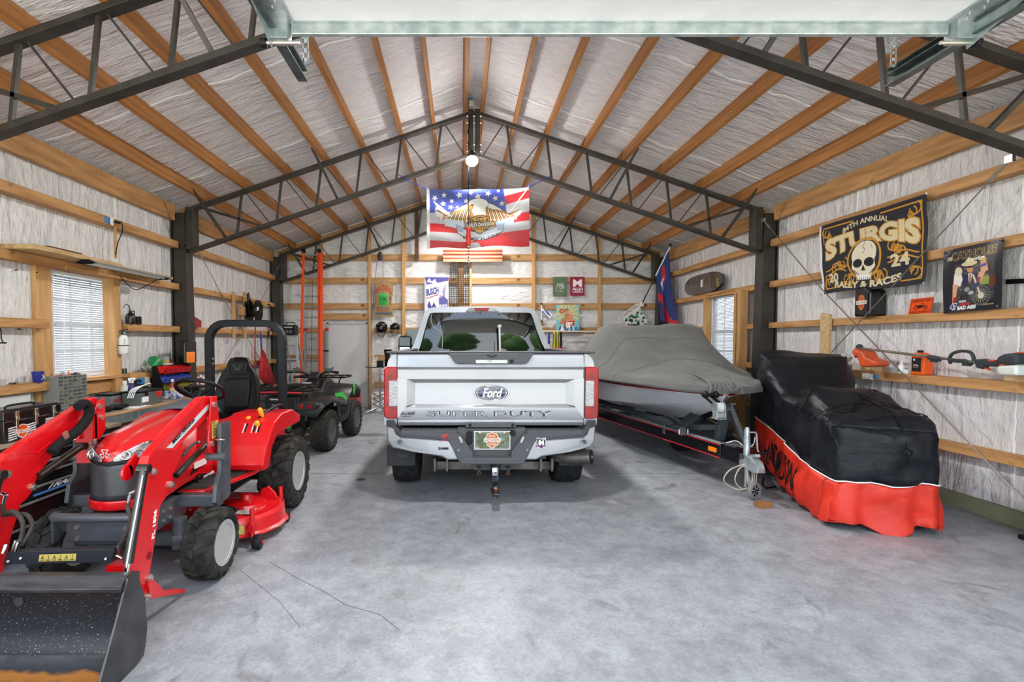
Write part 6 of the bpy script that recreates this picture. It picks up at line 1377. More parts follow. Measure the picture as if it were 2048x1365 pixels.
obj('display', MB().box(sx0+.03, sx1-.05, 9.774, 9.78, sz+.14, sz+.165), mat('display_pale', '#9FA5A5', .3), st_)
obj('carry_handle', MB().tube([(sx0+.03, 9.88, sz+.2), (sx0+.05, 9.88, sz+.25), (sx1-.05, 9.88, sz+.25), (sx1-.03, 9.88, sz+.2)], .01, 8), BLACK, st_)
for k, (cc, x) in enumerate((('#B5332B', 573), ('#2F5A8C', 579), ('#C8742C', 585), ('#3A3A3C', 590))):   # rolled chairs behind the ladder
    p0 = P(x, 742, 10.9); obj('furled_umbrella', MB().lathe([(.004, 0), (.012, .04), (.04, .1), (.03, .75), (.008, .85)], (p0.x+.03*k, 10.9, .0), (-.02, 0, 1), n=10), mat('furled_%d' % k, cc, .8, bump=.4, bs=20), label='%s furled umbrella leaning behind the step ladder' % ('red', 'blue', 'orange', 'dark grey')[k], cat='umbrella', group='furled umbrellas behind the step ladder', sm=40)
# ---------------------------------------------------------------- rear wall: bar table, helmets, hangings
rr = random.Random(11)
Yb = 11.62
def bp(x, y, Y=Yb): return P(x, y, Y)
tp_ = bp(760, 732, 10.9); TT = thing('bar_table', (tp_.x, 10.9, 0), 'tall round bar table with thin dark top and chrome post by the rear door', 'table')
obj('table_top', MB().lathe([(.001, 0), (.34, 0), (.35, .01), (.35, .022), (.001, .024)], (tp_.x+.02, 10.9, tp_.z-.03), n=36), mat('smoked_top', '#2C332F', .15, coat=.6), TT, sm=40)
obj('post', MB().cyl((tp_.x, 10.9, .1), (tp_.x, 10.9, tp_.z-.03), .022, n=16), CHROME, TT, sm=60)
m = MB()
for k in range(4): 
    a = k*pi/2+.5; m.tube([(tp_.x, 10.9, .34), (tp_.x+.1*cos(a), 10.9+.1*sin(a), .31), (tp_.x+.22*cos(a), 10.9+.22*sin(a), .36)], .010, 8, sub=3)
obj('foot_ring_arm', m, CHROME, TT, sm=60)
for k in range(4): 
    a = k*pi/2+.5; obj('leg', MB().tube([(tp_.x, 10.9, .14), (tp_.x+.15*cos(a), 10.9+.15*sin(a), .09), (tp_.x+.34*cos(a), 10.9+.34*sin(a), .02)], .016, 8, sub=3), CHROME, TT, sm=60)
tz_ = tp_.z-.006
def bx_on(px0, px1, h, Y, m_, nm, lb, cat, bev=.008):
    a = P(px0, 720, Y).x; b_ = P(px1, 720, Y).x; return obj(nm, MB().box(a, b_, Y-.07, Y+.07, tz_, tz_+h), m_, label=lb, cat=cat, bev=bev)
x = bp(776, 720, 10.95).x
pb = thing('boot_mug', (x, 10.95, tz_), 'glossy black boot-shaped vase on the bar table behind the tail light', 'vase')
obj('shaft', MB().lathe([(.07, 0), (.075, .05), (.07, .2), (.09, .33), (.095, .36), (.085, .36), (.06, .2)], (x, 10.95, tz_), n=22), BLACKG, pb, sm=50)
bx_on(754, 766, .12, 10.85, BLACK, 'small_box', 'small black box on the bar table beside the boot vase', 'box')
A = Art(30, 40, '#E8E4D8')
for k in range(40): A.ell(rr.random(), rr.random(), .06, .05, rr.choice(['#2A2A2A', '#8A7A5A', '#555555']))
a = P(744, 714, 11.35); A.obj('patterned_print', rectmap(a, (.12, 0, 0), (0, 0, -.22)), None, attr_mat('glossy_print', .3), label='small black and white patterned card propped behind the bar table', cat='card')
# crate beneath the table
cx0, cx1 = bp(744, 800, 11.3).x, bp(773, 800, 11.3).x; ct = thing('white_carton', ((cx0+cx1)/2, 11.4, 0), 'white carton with black lattice print on the floor under the bar table', 'carton')
obj('carton_body', MB().box(cx0, cx1, 11.25, 11.55, 0, .40), WHITE, ct, bev=.004)
m = MB()
for k in range(3):
    for s in (0, 1):
        xa_, xb__ = (cx0+.02, cx1-.02) if s else (cx1-.02, cx0+.02); m.bar((xa_, 11.246, .03+.12*k), (xb__, 11.246, .15+.12*k), .014, .003, (0, 1, 0))
obj('lattice_print', m, BLACK, ct)
# helmets
for px, py, r_, nm in ((763, 655, .135, 'glossy black motorcycle helmet with pale stickers hanging left of the other'), (790, 656, .115, 'plain black half helmet with chin strap hanging from the rear wall plank')):
    c = bp(px, py, 11.50); h = thing('helmet', c, nm, 'helmet'); q_ = (px == 763)
    m = MB(); m.lathe([(.01, r_), (r_*.5, r_*.87), (r_*.83, r_*.55), (r_, .05), (r_*.97, -.3*r_), (r_*(.85 if q_ else .9), -r_*(.85 if q_ else .35)), (r_*.7, -r_*(.9 if q_ else .38))], c, n=26); obj('shell', m, BLACKG, h, sm=60)
    if q_:
        m = MB(); m.grid(lambda u, v: c+V((sin(-.9+1.8*u)*r_*1.02, -cos(-.9+1.8*u)*r_*1.02, .25*r_-v*r_*.75)), 14, 4); obj('visor', m, DGLASS, h, sm=60, solid=.003)
        for k in range(5): 
            a = -1+.45*k; obj('helmet_sticker', MB().bx(c+V((sin(a)*r_*.85, -cos(a)*r_*.85, r_*.5)), (.03, .006, .018), (.6, 0, a)), WHITE if k % 2 else mat('pink_sticker', '#C77F8A', .5), h)
    m = MB(); 
    for s in (-1, 1): m.tube([c+V((s*r_*.8, -.02, -r_*.3)), c+V((s*r_*.5, -.06, -r_*1.3)), c+V((s*.02+.02, -.07, -r_*1.7))], .006, 6, sub=3)
    obj('chin_strap', m, BLACK, h)
# burlap sack, pulley, rope
pc = bp(760, 513, 11.35); pu = thing('pulley_block', pc, 'old wooden pulley block hanging from the rear roof frame', 'pulley')
m = MB(); m.sph(pc, .105, .6, .4, 1.0, 16, 12); obj('shell', m, mat('old_pulley', '#5A4226', .55, ns=10, col2='#33241A'), pu, sm=60); obj('sheave', MB().cyl(pc-V((0, .05, 0)), pc+V((0, .05, 0)), .03, n=14), CHRB, pu)
obj('hook', MB().tube([pc+V((0, 0, .1)), pc+V((0, 0, .16)), pc+V((.02, 0, .20)), pc+V((0, 0, .24)), pc+V((0, 0, .30))], .009, 8, sub=3), GALVD, pu, sm=60)
sk = bp(767, 557, 11.5); BLU = mat('blue_rope', '#3F4FA8', .7)
rp = thing('blue_rope', pc, 'blue rope over the pulley, one end holding the burlap sack', 'rope')
obj('strand', MB().cyl(pc+V((-.06, 0, -.03)), bp(743, 640, 11.5), .006, n=6), BLU, rp); obj('strand', MB().cyl(pc+V((.06, 0, -.03)), sk+V((0, -.03, 0)), .006, n=6), BLU, rp)
A = Art(60, 110, '#A5855C'); A.noise(.25)
A.text('BIO-DIESEL', .06, .10, .94, .22, '#B3302A', bold=.03, f=lambda X, Y: (X, Y+.10*(2*(X-.5))**2*1.0))
A.rect(.24, .34, .74, .66, '#2FA04C'); A.rect(.22, .31, .76, .36, '#49B865')
for a in range(7):
    t_ = -1.35+.45*a; A.poly([(.5, .52), (.5+.20*sin(t_)*.8-.015, .52-.10*cos(t_)), (.5+.24*sin(t_), .53-.13*cos(t_)), (.5+.20*sin(t_)*.8+.02, .52-.09*cos(t_)+.01)], '#0E2A16')
for a in (-.5, -.2, .1, .4): A.poly([(.46, .3), (.48+a*.3, .2), (.53, .3)], '#3E9A48')
for k, l_ in enumerate('NOMILES'): A.text(l_, .85, .26+.06*k, .93, .31+.06*k, '#3A2B22')
A.text('RECYCLED', .12, .71, .80, .77, '#2B3C6E'); A.text('BEANS & SEEDS', .14, .79, .82, .84, '#B3302A'); A.rect(.06, .87, .94, .95, '#59606E')
s0, s1, s2 = bp(749, 568, 11.55), bp(785, 568, 11.55), bp(748, 634, 11.55)
def sackmap(u, v):
    w_ = 1-.0*v; top = (1-abs(2*u-1))*.14 if v < .12 else 0; x = s0.x+(s1.x-s0.x)*u+.012*sin(v*9)*(1 if u > .5 else -1)*abs(2*u-1); z = s0.z+(s2.z-s0.z)*v+(1-abs(2*u-1))*.13*max(0, 1-v/.18)-.02*sin(u*pi)*0
    return V((x, 11.55-.05*sin(pi*u)*sin(pi*min(1, v*1.1)), z))
sa = thing('burlap_sack', (s0.x, 11.55, s2.z), 'printed burlap sack with a green leaf cup, hanging from the blue rope', 'sack')
A.obj('sack_front', sackmap, sa, attr_mat('printed_burlap', .9, bump=.4))
m = MB(); m.grid(lambda u, v: sackmap(u, v)+V((0, .03+.06*sin(pi*u), 0)), 12, 14); obj('sack_back', m, mat('burlap', '#A5855C', .9, bump=.5, bs=120), sa, sm=60)
# tin beer poster, lattice netting, small striped flag, dull panel
def poster(nm, art, x0, y0, x1, y1, Y, label, cat, m_=None, grp=None, wave=.006, th=.0):
    a, b_, c = bp(x0, y0, Y), bp(x1, y0, Y), bp(x0, y1, Y); t_ = thing(nm, c, label, cat, grp)
    wv = (lambda u, v: V((0, -.004-wave*(sin(u*7+v*3)+sin(v*9)), 0))) if wave else None
    art.obj('printed_face', rectmap(a, b_-a, c-a, wv), t_, m_ or attr_mat('printed_cloth', .75)); return t_
A = Art(48, 90, '#C9C9D2'); rr = random.Random(5)
for k in range(26): A.poly([(rr.random(), rr.random()) for _ in range(3)], rr.choice(['#DDDDE4', '#B4B4C4', '#8A88B0', '#EDEDF0']))
A.poly([(0, 0), (1, 0), (1, .08), (.6, .12), (.1, .16)], '#4A4488'); A.poly([(.1, .1), (.2, .02), (.3, .1), (.45, .04), (.5, .16), (.3, .12)], '#F2F2F4')
A.poly([(.06, .2), (.52, .1), (.60, .62), (.3, .72), (.12, .62)], '#D5D6DE'); A.text('BUSCH', .07, .26, .58, .42, '#3B3A86', bold=.05, f=lambda X, Y: (X, Y-.12*(X-.1))); A.line([(.1, .47), (.58, .38)], .02, '#B0302E')
A.poly([(.12, .62), (.2, .52), (.3, .66), (.38, .55), (.5, .66), (.44, .78), (.2, .78)], '#403E86'); A.poly([(.62, .48), (.78, .40), (.98, .50), (1, .95), (.58, .9)], '#5B5998'); A.text('BUSCH', .62, .60, 1.0, .74, '#DADAE8', bold=.04); A.rect(0, .86, 1, 1, '#4A4488'); A.text('LIGHT', .3, .88, .9, .97, '#DADAE8')
poster('beer_banner', A, 849, 555, 897, 645, 11.55, 'blue and white beer banner on the rear wall left of the netting', 'banner')
nt = thing('plastic_netting', bp(918, 613), 'black plastic netting hanging under the small striped flag on the rear wall', 'netting'); m = MB()
for k in range(12): x = 899+3.5*k; m.bar(bp(x+8*(1 if 0 else .0)+(5-k)*.0, 612, 11.5), bp(x+2*(1-k/12), 522, 11.5), .012, .006, (0, 1, 0))
for k in range(22): y = 524+4.1*k; m.bar(bp(899, y+rr.uniform(-1, 1), 11.49), bp(939, y+rr.uniform(-1, 1), 11.49), .010, .006, (0, 1, 0))
obj('strands', m, mat('net_black', '#26231F', .7), nt, kind='stuff')
girt(wb, 'batten', mat('plywood_batten', '#C39A68', .7, ns=4, col2='#A67D4E'), (bp(922, 0).x, YB-.125, .9), (bp(922, 0).x, YB-.125, bp(0, 524).z), .14, .02)
A = Art(118, 24, '#C9A97E')
for k in range(3): A.rect(0, .28*k+.1, 1, .28*k+.25, '#9E2F2B')
A.rect(0, 0, 1, .06, '#C9A97E'); A.a *= .75; poster('striped_flag', A, 886, 498, 1005, 524, 11.45, 'small tea-stained striped flag pinned below the large flag', 'flag', wave=.01)
obj('grey_panel', MB().box(bp(812, 0).x, bp(850, 0).x, 11.5, 11.54, bp(0, 705).z, bp(0, 659).z), mat('panel_grey_green', '#7F8C8C', .5), label='flat grey-green panel on the rear wall behind the truck cab', cat='panel')
# garden flags
A = Art(30, 42, '#5D7059'); rr = random.Random(9)
for k in range(16): a = rr.uniform(-.3, 1.2); A.line([(.25+.03*k, .5+rr.uniform(-.16, .1)), (.35+.03*k, .4+rr.uniform(-.12, .16))], .015, '#C8CFC2')
A.line([(.2, .62), (.35, .42), (.6, .36), (.8, .46), (.6, .5), (.75, .56), (.5, .62)], .02, '#DDE2D8'); A.text('Harley', .18, .68, .72, .76, '#AEBBA8')
poster('garden_flag', A, 1106, 554, 1134, 594, 11.58, 'faded green garden flag with pale line drawing on the rear wall', 'flag', wave=.003)
A = Art(30, 42, '#8E1F3E'); A.text('M', .2, .14, .82, .52, '#F2E9EC', bold=.03); A.rect(.16, .58, .86, .60, '#F2E9EC'); A.rect(.16, .80, .86, .82, '#F2E9EC'); A.rect(.16, .58, .19, .82, '#F2E9EC'); A.rect(.83, .58, .86, .82, '#F2E9EC'); A.text('Missouri', .22, .61, .80, .69, '#F2E9EC'); A.text('State', .32, .71, .70, .78, '#F2E9EC')
poster('garden_flag', A, 1140, 554, 1169, 592, 11.58, 'maroon garden flag with a large letter M on the rear wall', 'flag', wave=.003)
# die-cut beach sign
A = Art(52, 56, '#7FC2C6'); rr = random.Random(2)
for k in range(14):
    a = k*2*pi/14; A.poly([(.5, .35), (.5+.5*cos(a-.13), .35+.45*sin(a-.13)), (.5+.5*cos(a+.1), .35+.45*sin(a+.1))], '#E8C66A')
A.ell(.26, .24, .12, .10, '#A23B2C'); A.ell(.26, .24, .07, .06, '#D9825A')
A.ell(.47, .22, .08, .08, '#3A2520'); A.ell(.48, .25, .06, .07, '#C98258'); A.ell(.66, .26, .08, .09, '#E9C46F'); A.ell(.65, .30, .05, .06, '#D99A72')
A.poly([(.36, .34), (.56, .32), (.60, .55), (.40, .60)], '#C47B50'); A.poly([(.56, .36), (.76, .38), (.72, .58), (.54, .58)], '#D79268'); A.poly([(.3, .5), (.6, .52), (.35, .72), (.12, .76)], '#C47B50'); A.poly([(.5, .55), (.76, .55), (.62, .66), (.4, .68)], '#D79268')
A.poly([(.34, .66), (.82, .60), (.76, .92), (.42, .96)], '#B9262C'); A.text('GET', .42, .66, .74, .77, '#FFFFFF', bold=.06); A.text('Wet', .42, .77, .76, .92, '#FFFFFF', bold=.08)
for k in range(16): x = rr.random(); A.poly([(x, 1), (x+.1, .75+rr.random()*.15), (x+.2, 1)], rr.choice(['#2F5E86', '#3E86AE', '#EDF3F4']))
poster('beach_sign', A, 1112, 610, 1158, 662, 11.5, 'colourful die-cut sign of two swimmers with red cup, on the rear wall', 'sign', m_=attr_mat('glossy_print', .3), wave=0)
A = Art(30, 26, '#F2F2F2'); A.poly([(0, .0), (.6, .05), (1, .5), (.8, .6)], '#3446A0'); A.poly([(.1, .55), (.8, .95), (.7, 1), (.05, .85)], '#3446A0'); A.text('BUD LIGHT', .1, .38, .9, .56, '#3446A0')
a = bp(1084, 616, 11.55); A.obj('pennant', rectmap(a, (.23, 0, -.14), (-.03, 0, -.11)), None, attr_mat('printed_cloth', .7), label='small blue and white pennant beside the bat on the rear wall', cat='pennant')
bt = thing('auger', bp(1084, 650), 'long thin tool with white shaft and bladed end hanging beside the pennant', 'tool')
obj('shaft', MB().cyl(bp(1083, 640), bp(1083, 610), .014, n=8), WHITE, bt); obj('tip', MB().cyl(bp(1083, 610), bp(1083, 606), .018, n=8), BLACK, bt); m = MB(); m.torus(bp(1088, 648), (0, 1, 0), .04, .008, n=16, m=6); m.bar(bp(1083, 640), bp(1086, 652), .03, .02, (0, 1, 0)); obj('bladed_end', m, DWOOD, bt)
obj('hanging_rail', MB().cyl(bp(1085, 663, 11.3), bp(1220, 664, 11.3), .018, n=10), mat('cream_pipe', '#D8D3C4', .4), label='cream pipe fixed along the rear wall as a hanging rail', cat='rail', sm=60)
# life vests on the rail
for k, (x, cc) in enumerate(((1098, '#3345A0'), (1108, '#CFC93C'), (1115, '#C9C33A'), (1122, '#1E1E20'))):
    v_ = thing('strap', bp(x, 700, 11.25), '%s hanging from the cream rear rail' % ('blue webbing strap', 'yellow black life vest nearer the truck', 'yellow black life vest nearer the boat', 'black buckled strap')[k], 'strap' if k in (0, 3) else 'life vest')
    p = bp(x, 664, 11.27); m = MB(); ln = .28 if k == 0 else .52
    m.loft([[p+V((dx*w_, dy, -z)) for dx, dy in ((-.5, -.02), (.5, -.02), (.5, .02), (-.5, .02))] for z, w_ in ((0, .03), (.1, .05), (ln*.6, .085 if k in (1, 2) else .05), (ln, .06))]); obj('webbing', m, mat('vest_%d' % k, cc, .7), v_, bev=.004)
    if k in (1, 2):
        for q_ in (-.02, .02): obj('black_band', MB().bar(p+V((q_, -.024, -.05)), p+V((q_*1.6, -.024, -ln)), .012, .006, (0, 1, 0)), BLACK, v_)
p = bp(1118, 702, 10.6); obj('red_seat_cushion', MB().sph(p, .10, 1.3, .8, .7), mat('cushion_red', '#C32A2E', .6), label='red cushion below the life vests, behind the truck bed', cat='cushion', sm=60)
# tilted photo sign
A = Art(60, 40, '#E6E8E2'); rr = random.Random(3); A.text('CONSTRUCTION', .03, .05, .9, .17, '#8B2A3A')
for k in range(60): x, y_ = rr.random(), .25+.75*rr.random(); A.rect(x, y_, x+.12, y_+.10, rr.choice(['#5E8F5A', '#A9C79A', '#1F3B2A', '#3E9B9A', '#D6E3CF', '#22262A']))
c = bp(1271, 632, 11.45); e1 = V((cos(R(-38)), 0, sin(R(-38)))); e2 = V((sin(R(-38)), 0, -cos(R(-38)))); o0 = c-e1*0+V((0, 0, 0))
u1 = V((.40, 0, -.33))*1.1; u2 = V((-.20, 0, -.0))+V((.0, 0, 0)); a = bp(1275, 607, 11.45)
A.obj('photo_sign', rectmap(bp(1242, 630, 11.45), bp(1275, 606, 11.45)-bp(1242, 630, 11.45), bp(1264, 668, 11.45)-bp(1242, 630, 11.45)), None, attr_mat('glossy_print', .3), label='green and white printed sign hung askew beside the flag pole', cat='sign')
# flag on a pole in the corner
fp_ = thing('flag_pole', bp(1284, 610, 11.5), 'slanting pole in the rear right corner holding a red, white and blue flag', 'flag pole')
f0_, f1_ = bp(1284, 608, 11.55), P(1341, 492, 10.9)
obj('pole', MB().cyl(f0_, f1_, .013, n=10), mat('pole_brown', '#4A1F1A', .4), fp_, sm=60); obj('finial', MB().sph(f1_+V((0, 0, .02)), .028), mat('finial_brown', '#4A2C1A', .4), fp_, sm=60); obj('bracket', MB().bx(f0_+V((0, .03, 0)), (.08, .1, .12)), WHITE, fp_, bev=.01)
obj('pole_sleeve', MB().cyl(f0_.lerp(f1_, .5), f0_.lerp(f1_, .98), .017, n=10), WHITE, fp_, sm=60)
A = Art(60, 130, '#2B3A78')
A.poly([(0, .46), (.28, .62), (.40, 1.0), (.55, 1), (.34, .55), (0, .38)], '#C51F38'); A.poly([(.42, .05), (.62, .1), (.62, .3), (.48, .34)], '#C51F38'); A.poly([(.30, 1), (.30, .88), (.98, .95), (1, 1)], '#C51F38'); A.poly([(0, .38), (.28, .54), (.36, .7), (.3, .76), (.0, .52)], '#C51F38')
A.poly([(.20, .26), (.32, .24), (.40, .16), (.44, .27), (.56, .27), (.44, .34), (.46, .46), (.34, .38), (.30, .56), (.27, .38)], '#E8E8EE')
g0_, g1_, g2_, g3_ = P(1337, 497, 10.95), P(1308, 556, 11.25), P(1352, 648, 11.1), P(1323, 640, 11.15)
def flmap(u, v):
    top = f0_.lerp(f1_, .96-.46*(1-u)) ; top = f1_.lerp(f0_, .04+.46*(1-u)); bl = P(1325, 642, 11.15); br = P(1351, 650, 10.6)
    bot = bl.lerp(br, u); p = top.lerp(bot, v); e_ = sin(pi*v)*.0
    return p+V((.05*sin(u*9+v*4)*v*.6+.03*v*(u-.5), .09*sin(u*14+v*3)*(.2+v), 0))
A.obj('pole_flag', flmap, None, attr_mat('printed_cloth', .75), label='dark blue flag with red edge and white star drooping from the corner pole', cat='flag')
# ---------------------------------------------------------------- large flag
fa = thing('eagle_flag', P(955, 497, 7.3), 'large stars-and-stripes flag with spread eagle and shield, strung under the roof frame', 'flag')
A = Art(300, 178, '#C9C9D0')
for k in range(4):
    y0_ = .57+.235*k*0; 
wav = lambda x, ph: .045*sin(x*5.2+ph)-.30*(x-.45)*(x > .45)
def stripe(y0_, y1_, c, xs=0, xe=1, rise=.32):
    pts = [(xs+(xe-xs)*k/30, y0_+.035*sin((xs+(xe-xs)*k/30)*6.3)-rise*max(0, xs+(xe-xs)*k/30-.55)) for k in range(31)]
    pts2 = [(xs+(xe-xs)*k/30, y1_+.035*sin((xs+(xe-xs)*k/30)*6.3)-rise*max(0, xs+(xe-xs)*k/30-.55)) for k in range(31)][::-1]; A.poly(pts+pts2, c)
stripe(.56, .71, '#D3222B'); stripe(.86, 1.3, '#D3222B'); stripe(.27, .42, '#D3222B', .72, 1, .5); A.rect(0, 0, 1, .0, '#C9C9D0')
A.poly([(0, 0), (.75, 0), (.78, .40), (.5, .5), (.30, .36), (.0, .40)], '#3C4FB4'); A.poly([(0, 0), (.12, 0), (.35, .38), (0, .40)], '#34459E'); A.poly([(.1, 0), (.25, .0), (.3, .18), (.22, .3)], '#2E3C90')
def star(x, y_, r_, rot=0):
    pts = []
    for k in range(10):
        q_ = r_*(1 if k % 2 == 0 else .42); a = -pi/2+k*pi/5+rot; pts.append((x+q_*cos(a)*.6, y_+q_*sin(a)))
    A.poly(pts, '#DDDDD8')
for x, y_, r_ in ((.08, .14, .055), (.17, .09, .05), (.16, .24, .055), (.245, .19, .045), (.235, .30, .05), (.32, .09, .06), (.43, .05, .05), (.385, .19, .05), (.50, .13, .06), (.60, .08, .06), (.67, .16, .055), (.70, .03, .04), (.735, .25, .05), (.10, .33, .045), (.30, .30, .035)): star(x, y_, r_, x*7)
# wings
def wing(s):
    X = lambda x: .505+s*(x-.505)
    A.poly([(X(.56), .19), (X(.66), .26), (X(.80), .42), (X(.92), .36), (X(.90), .46), (X(.86), .50), (X(.80), .56), (X(.72), .60), (X(.60), .58), (X(.54), .50)], '#17130F')
    A.poly([(X(.565), .205), (X(.66), .275), (X(.80), .435), (X(.91), .37), (X(.885), .45), (X(.84), .50), (X(.78), .55), (X(.70), .585), (X(.60), .565), (X(.545), .48)], '#C9822B')
    A.poly([(X(.565), .205), (X(.66), .275), (X(.74), .36), (X(.64), .34), (X(.56), .27)], '#F4F2EC')
    for k in range(15):
        t_ = k/14; x0_ = .57+.26*t_; y0_ = .30+.15*t_; x1_ = x0_+.03+.02*t_; y1_ = .55+.02*sin(t_*3)-.06*t_*t_
        A.line([(X(x0_), y0_), (X(x1_), y1_)], .012, '#2A1A10'); A.line([(X(x0_+.012), y0_+.02), (X(x1_+.012), y1_)], .016, '#F6F1E4' if k % 2 else '#E09A3C')
        if k % 2: A.poly([(X(x1_-.01), y1_-.04), (X(x1_+.012), y1_+.05), (X(x1_+.02), y1_-.03)], '#F4F2EC')
    A.poly([(X(.84), .44), (X(.93), .36), (X(.915), .45), (X(.87), .50)], '#F4F2EC')
wing(1); wing(-1)
A.poly([(.06, .18), (.16, .32), (.25, .46), (.22, .47), (.12, .36)], '#F0EEE8'); A.line([(.985, .03), (.83, .36)], .02, '#F0E2D6')
A.poly([(.17, .50), (.34, .54), (.42, .62), (.30, .66), (.17, .62), (.20, .56)], '#CFE0F2'); A.poly([(.62, .60), (.82, .49), (.86, .50), (.84, .62), (.72, .64)], '#BFD3EA')
A.ell(.50, .25, .105, .10, '#1B1814'); A.ell(.50, .25, .10, .093, '#F5F4F1'); A.poly([(.42, .22), (.57, .24), (.58, .44), (.47, .46), (.44, .36)], '#F5F4F1'); A.poly([(.44, .24), (.40, .27), (.385, .33), (.40, .345), (.42, .32), (.46, .32), (.46, .28)], '#D6A03C'); A.line([(.39, .335), (.45, .325)], .008, '#201812'); A.ell(.447, .262, .012, .012, '#17130F')
for k in range(7): A.line([(.50+.01*k, .35+.01*(k % 2)), (.505+.012*k, .44)], .006, '#A9A39A')
A.poly([(.47, .44), (.56, .43), (.56, .50), (.47, .50)], '#D3882F')
# banner ribbon and shield
def arcp(x0_, x1_, yb0, yb1, c):
    top = [(x0_+(x1_-x0_)*k/20, yb0+.13*(1-((k-10)/10)**2)) for k in range(21)]; bot = [(x0_+.02+(x1_-x0_-.04)*k/20, yb1+.13*(1-((k-10)/10)**2)) for k in range(21)][::-1]; A.poly(top+bot, c)
arcp(.28, .76, .585, .745, '#1A1A22'); arcp(.285, .755, .595, .735, '#DCE9F6'); A.poly([(.28, .59), (.34, .62), (.36, .72), (.31, .72)], '#9DBBDD'); A.poly([(.76, .59), (.70, .62), (.68, .72), (.73, .72)], '#9DBBDD')
A.poly([(.52, .43), (.43, .48), (.42, .53), (.435, .56), (.40, .60), (.45, .70), (.52, .765), (.59, .70), (.64, .60), (.605, .56), (.62, .53), (.61, .48)], '#141210')
A.poly([(.52, .445), (.438, .49), (.43, .53), (.445, .56), (.415, .60), (.46, .695), (.52, .75), (.58, .695), (.625, .60), (.595, .56), (.61, .53), (.602, .49)], '#D89A34')
A.poly([(.52, .46), (.448, .50), (.44, .54), (.45, .56), (.59, .56), (.60, .54), (.592, .50)], '#17130F'); A.poly([(.43, .645), (.61, .645), (.57, .70), (.52, .74), (.47, .70)], '#E6B552')
A.text('MOTOR', .455, .49, .585, .545, '#E6B552', bold=.05); A.rect(.368, .55, .672, .655, '#141210'); A.rect(.374, .557, .666, .648, '#D89A34'); A.rect(.382, .566, .658, .640, '#171514'); A.text('HARLEY-DAVIDSON', .388, .572, .652, .634, '#F2F0EA', bold=.04); A.text('CYCLES', .455, .66, .585, .70, '#17130F', bold=.04)
A.text('AN AMERICAN LEGEND', .35, .765, .70, .83, '#16161C', bold=.03, f=lambda X, Y: (X, Y+.07*(1-((X-.52)/.2)**2)-.02))
A.poly([(.42, .90), (.50, .91), (.53, 1.0), (.40, 1.0)], '#B9B9C0')
A.rect(0, 0, .028, 1, '#EDEDEE')
c0, c1, c2, c3 = P(853, 378, 7.3), P(1058, 373.5, 7.3), P(854, 498, 7.3), P(1059, 492, 7.3)
def bmap(u, v):
    p = c0.lerp(c1, u).lerp(c2.lerp(c3, u), v); sag = -.03*sin(pi*u)*(1-v)
    return p+V((0, .018*sin(u*9+v*4)+.012*sin(v*14-u*5), sag+.012*sin(u*12)*v))
A.a *= .66; A.obj('flag_cloth', bmap, fa, attr_mat('flag_cloth', .5))
for p0, p1 in ((c0, P(797, 350, 7.55)), (c1, P(1104, 350, 7.55))): obj('tie_rope', MB().tube([p0, p0.lerp(p1, .5)+V((0, 0, -.01)), p1], .006, 6), BLU, fa)
for p0 in (c0, c1): obj('knot', MB().sph(p0+V((0, -.01, 0)), .016, n=8, m=6), BLU, fa)
# ---------------------------------------------------------------- right wall
def wp_(x, y, X=4.6): return PX(x, y, X)
BO_ = attr_mat('banner_cloth', .8)
A = Art(300, 180, '#24242B')
CRM = '#D9CBA6'; GLD = '#C98F2B'
A.rect(0, 0, .022, 1, '#E9E9EE')
for (a, b_) in (((.05, .06), (.36, .06)), ((.05, .06), (.05, .28)), ((.62, .06), (.96, .06)), ((.965, .06), (.965, .93)), ((.05, .93), (.05, .75)), ((.05, .93), (.22, .93)), ((.80, .93), (.96, .93))): A.line([a, b_], .018, GLD)
def scroll(cx, cy, sx, sy):
    for k, r_ in enumerate((.07, .05, .03)):
        pts = [(cx+sx*(r_*cos(t)*.6+.02*k), cy+sy*(r_*sin(t)+.03*k)) for t in [j*pi*1.4/14 for j in range(15)]]; A.line(pts, .016, GLD)
for cx, cy, sx, sy in ((.08, .12, 1, 1), (.92, .12, -1, 1), (.08, .86, 1, -1), (.92, .86, -1, -1), (.17, .66, 1, -1), (.26, .60, -1, 1), (.74, .48, 1, 1), (.80, .58, -1, -1), (.30, .84, 1, 1), (.36, .86, -1, -1), (.64, .82, -1, 1), (.58, .86, 1, -1)): scroll(cx, cy, sx, sy)
for y_ in (.60, .66): A.line([(.06+.02*k, y_+.05+.03*cos(k*.45)) for k in range(12)], .018, GLD); A.line([(.70+.02*k, y_+.03*cos(k*.5)) for k in range(13)], .018, GLD)
arcf = lambda amp, c=.5, w=.45: (lambda X, Y: (X, Y+amp*((X-c)/w)**2))
A.text('84TH ANNUAL', .26, .055, .70, .125, CRM, bold=.03, f=arcf(.10, .48, .25))
def stg(X, Y): k = 1+.55*((X-.5)/.45)**2; yc = .285; return X, yc+.005+(Y-yc)*k+.10*((X-.5)/.45)**2
A.text('STURGIS', .055, .175, .955, .40, GLD, bold=.085, f=stg); A.text('STURGIS', .065, .185, .945, .39, CRM, bold=.05, f=stg)
for k, (x, y_) in enumerate(((.1, .36), (.22, .32), (.35, .28), (.48, .26), (.6, .27), (.74, .30), (.86, .35))): A.ell(x, y_, .006, .01, GLD)
K = lambda x: .47+(x-.47)*1.3; Z_ = lambda y: y+.005
_ell, _pol, _lin, _rec = A.ell, A.poly, A.line, A.rect
A.ell = lambda a, b, c, d, *r: _ell(K(a), Z_(b), c*1.3, d, *r); A.poly = lambda p, c: _pol([(K(a), Z_(b)) for a, b in p], c); A.line = lambda p, w_, c: _lin([(K(a), Z_(b)) for a, b in p], w_, c); A.rect = lambda a, b, c, d, e: _rec(K(a), Z_(b), K(c), Z_(d), e)
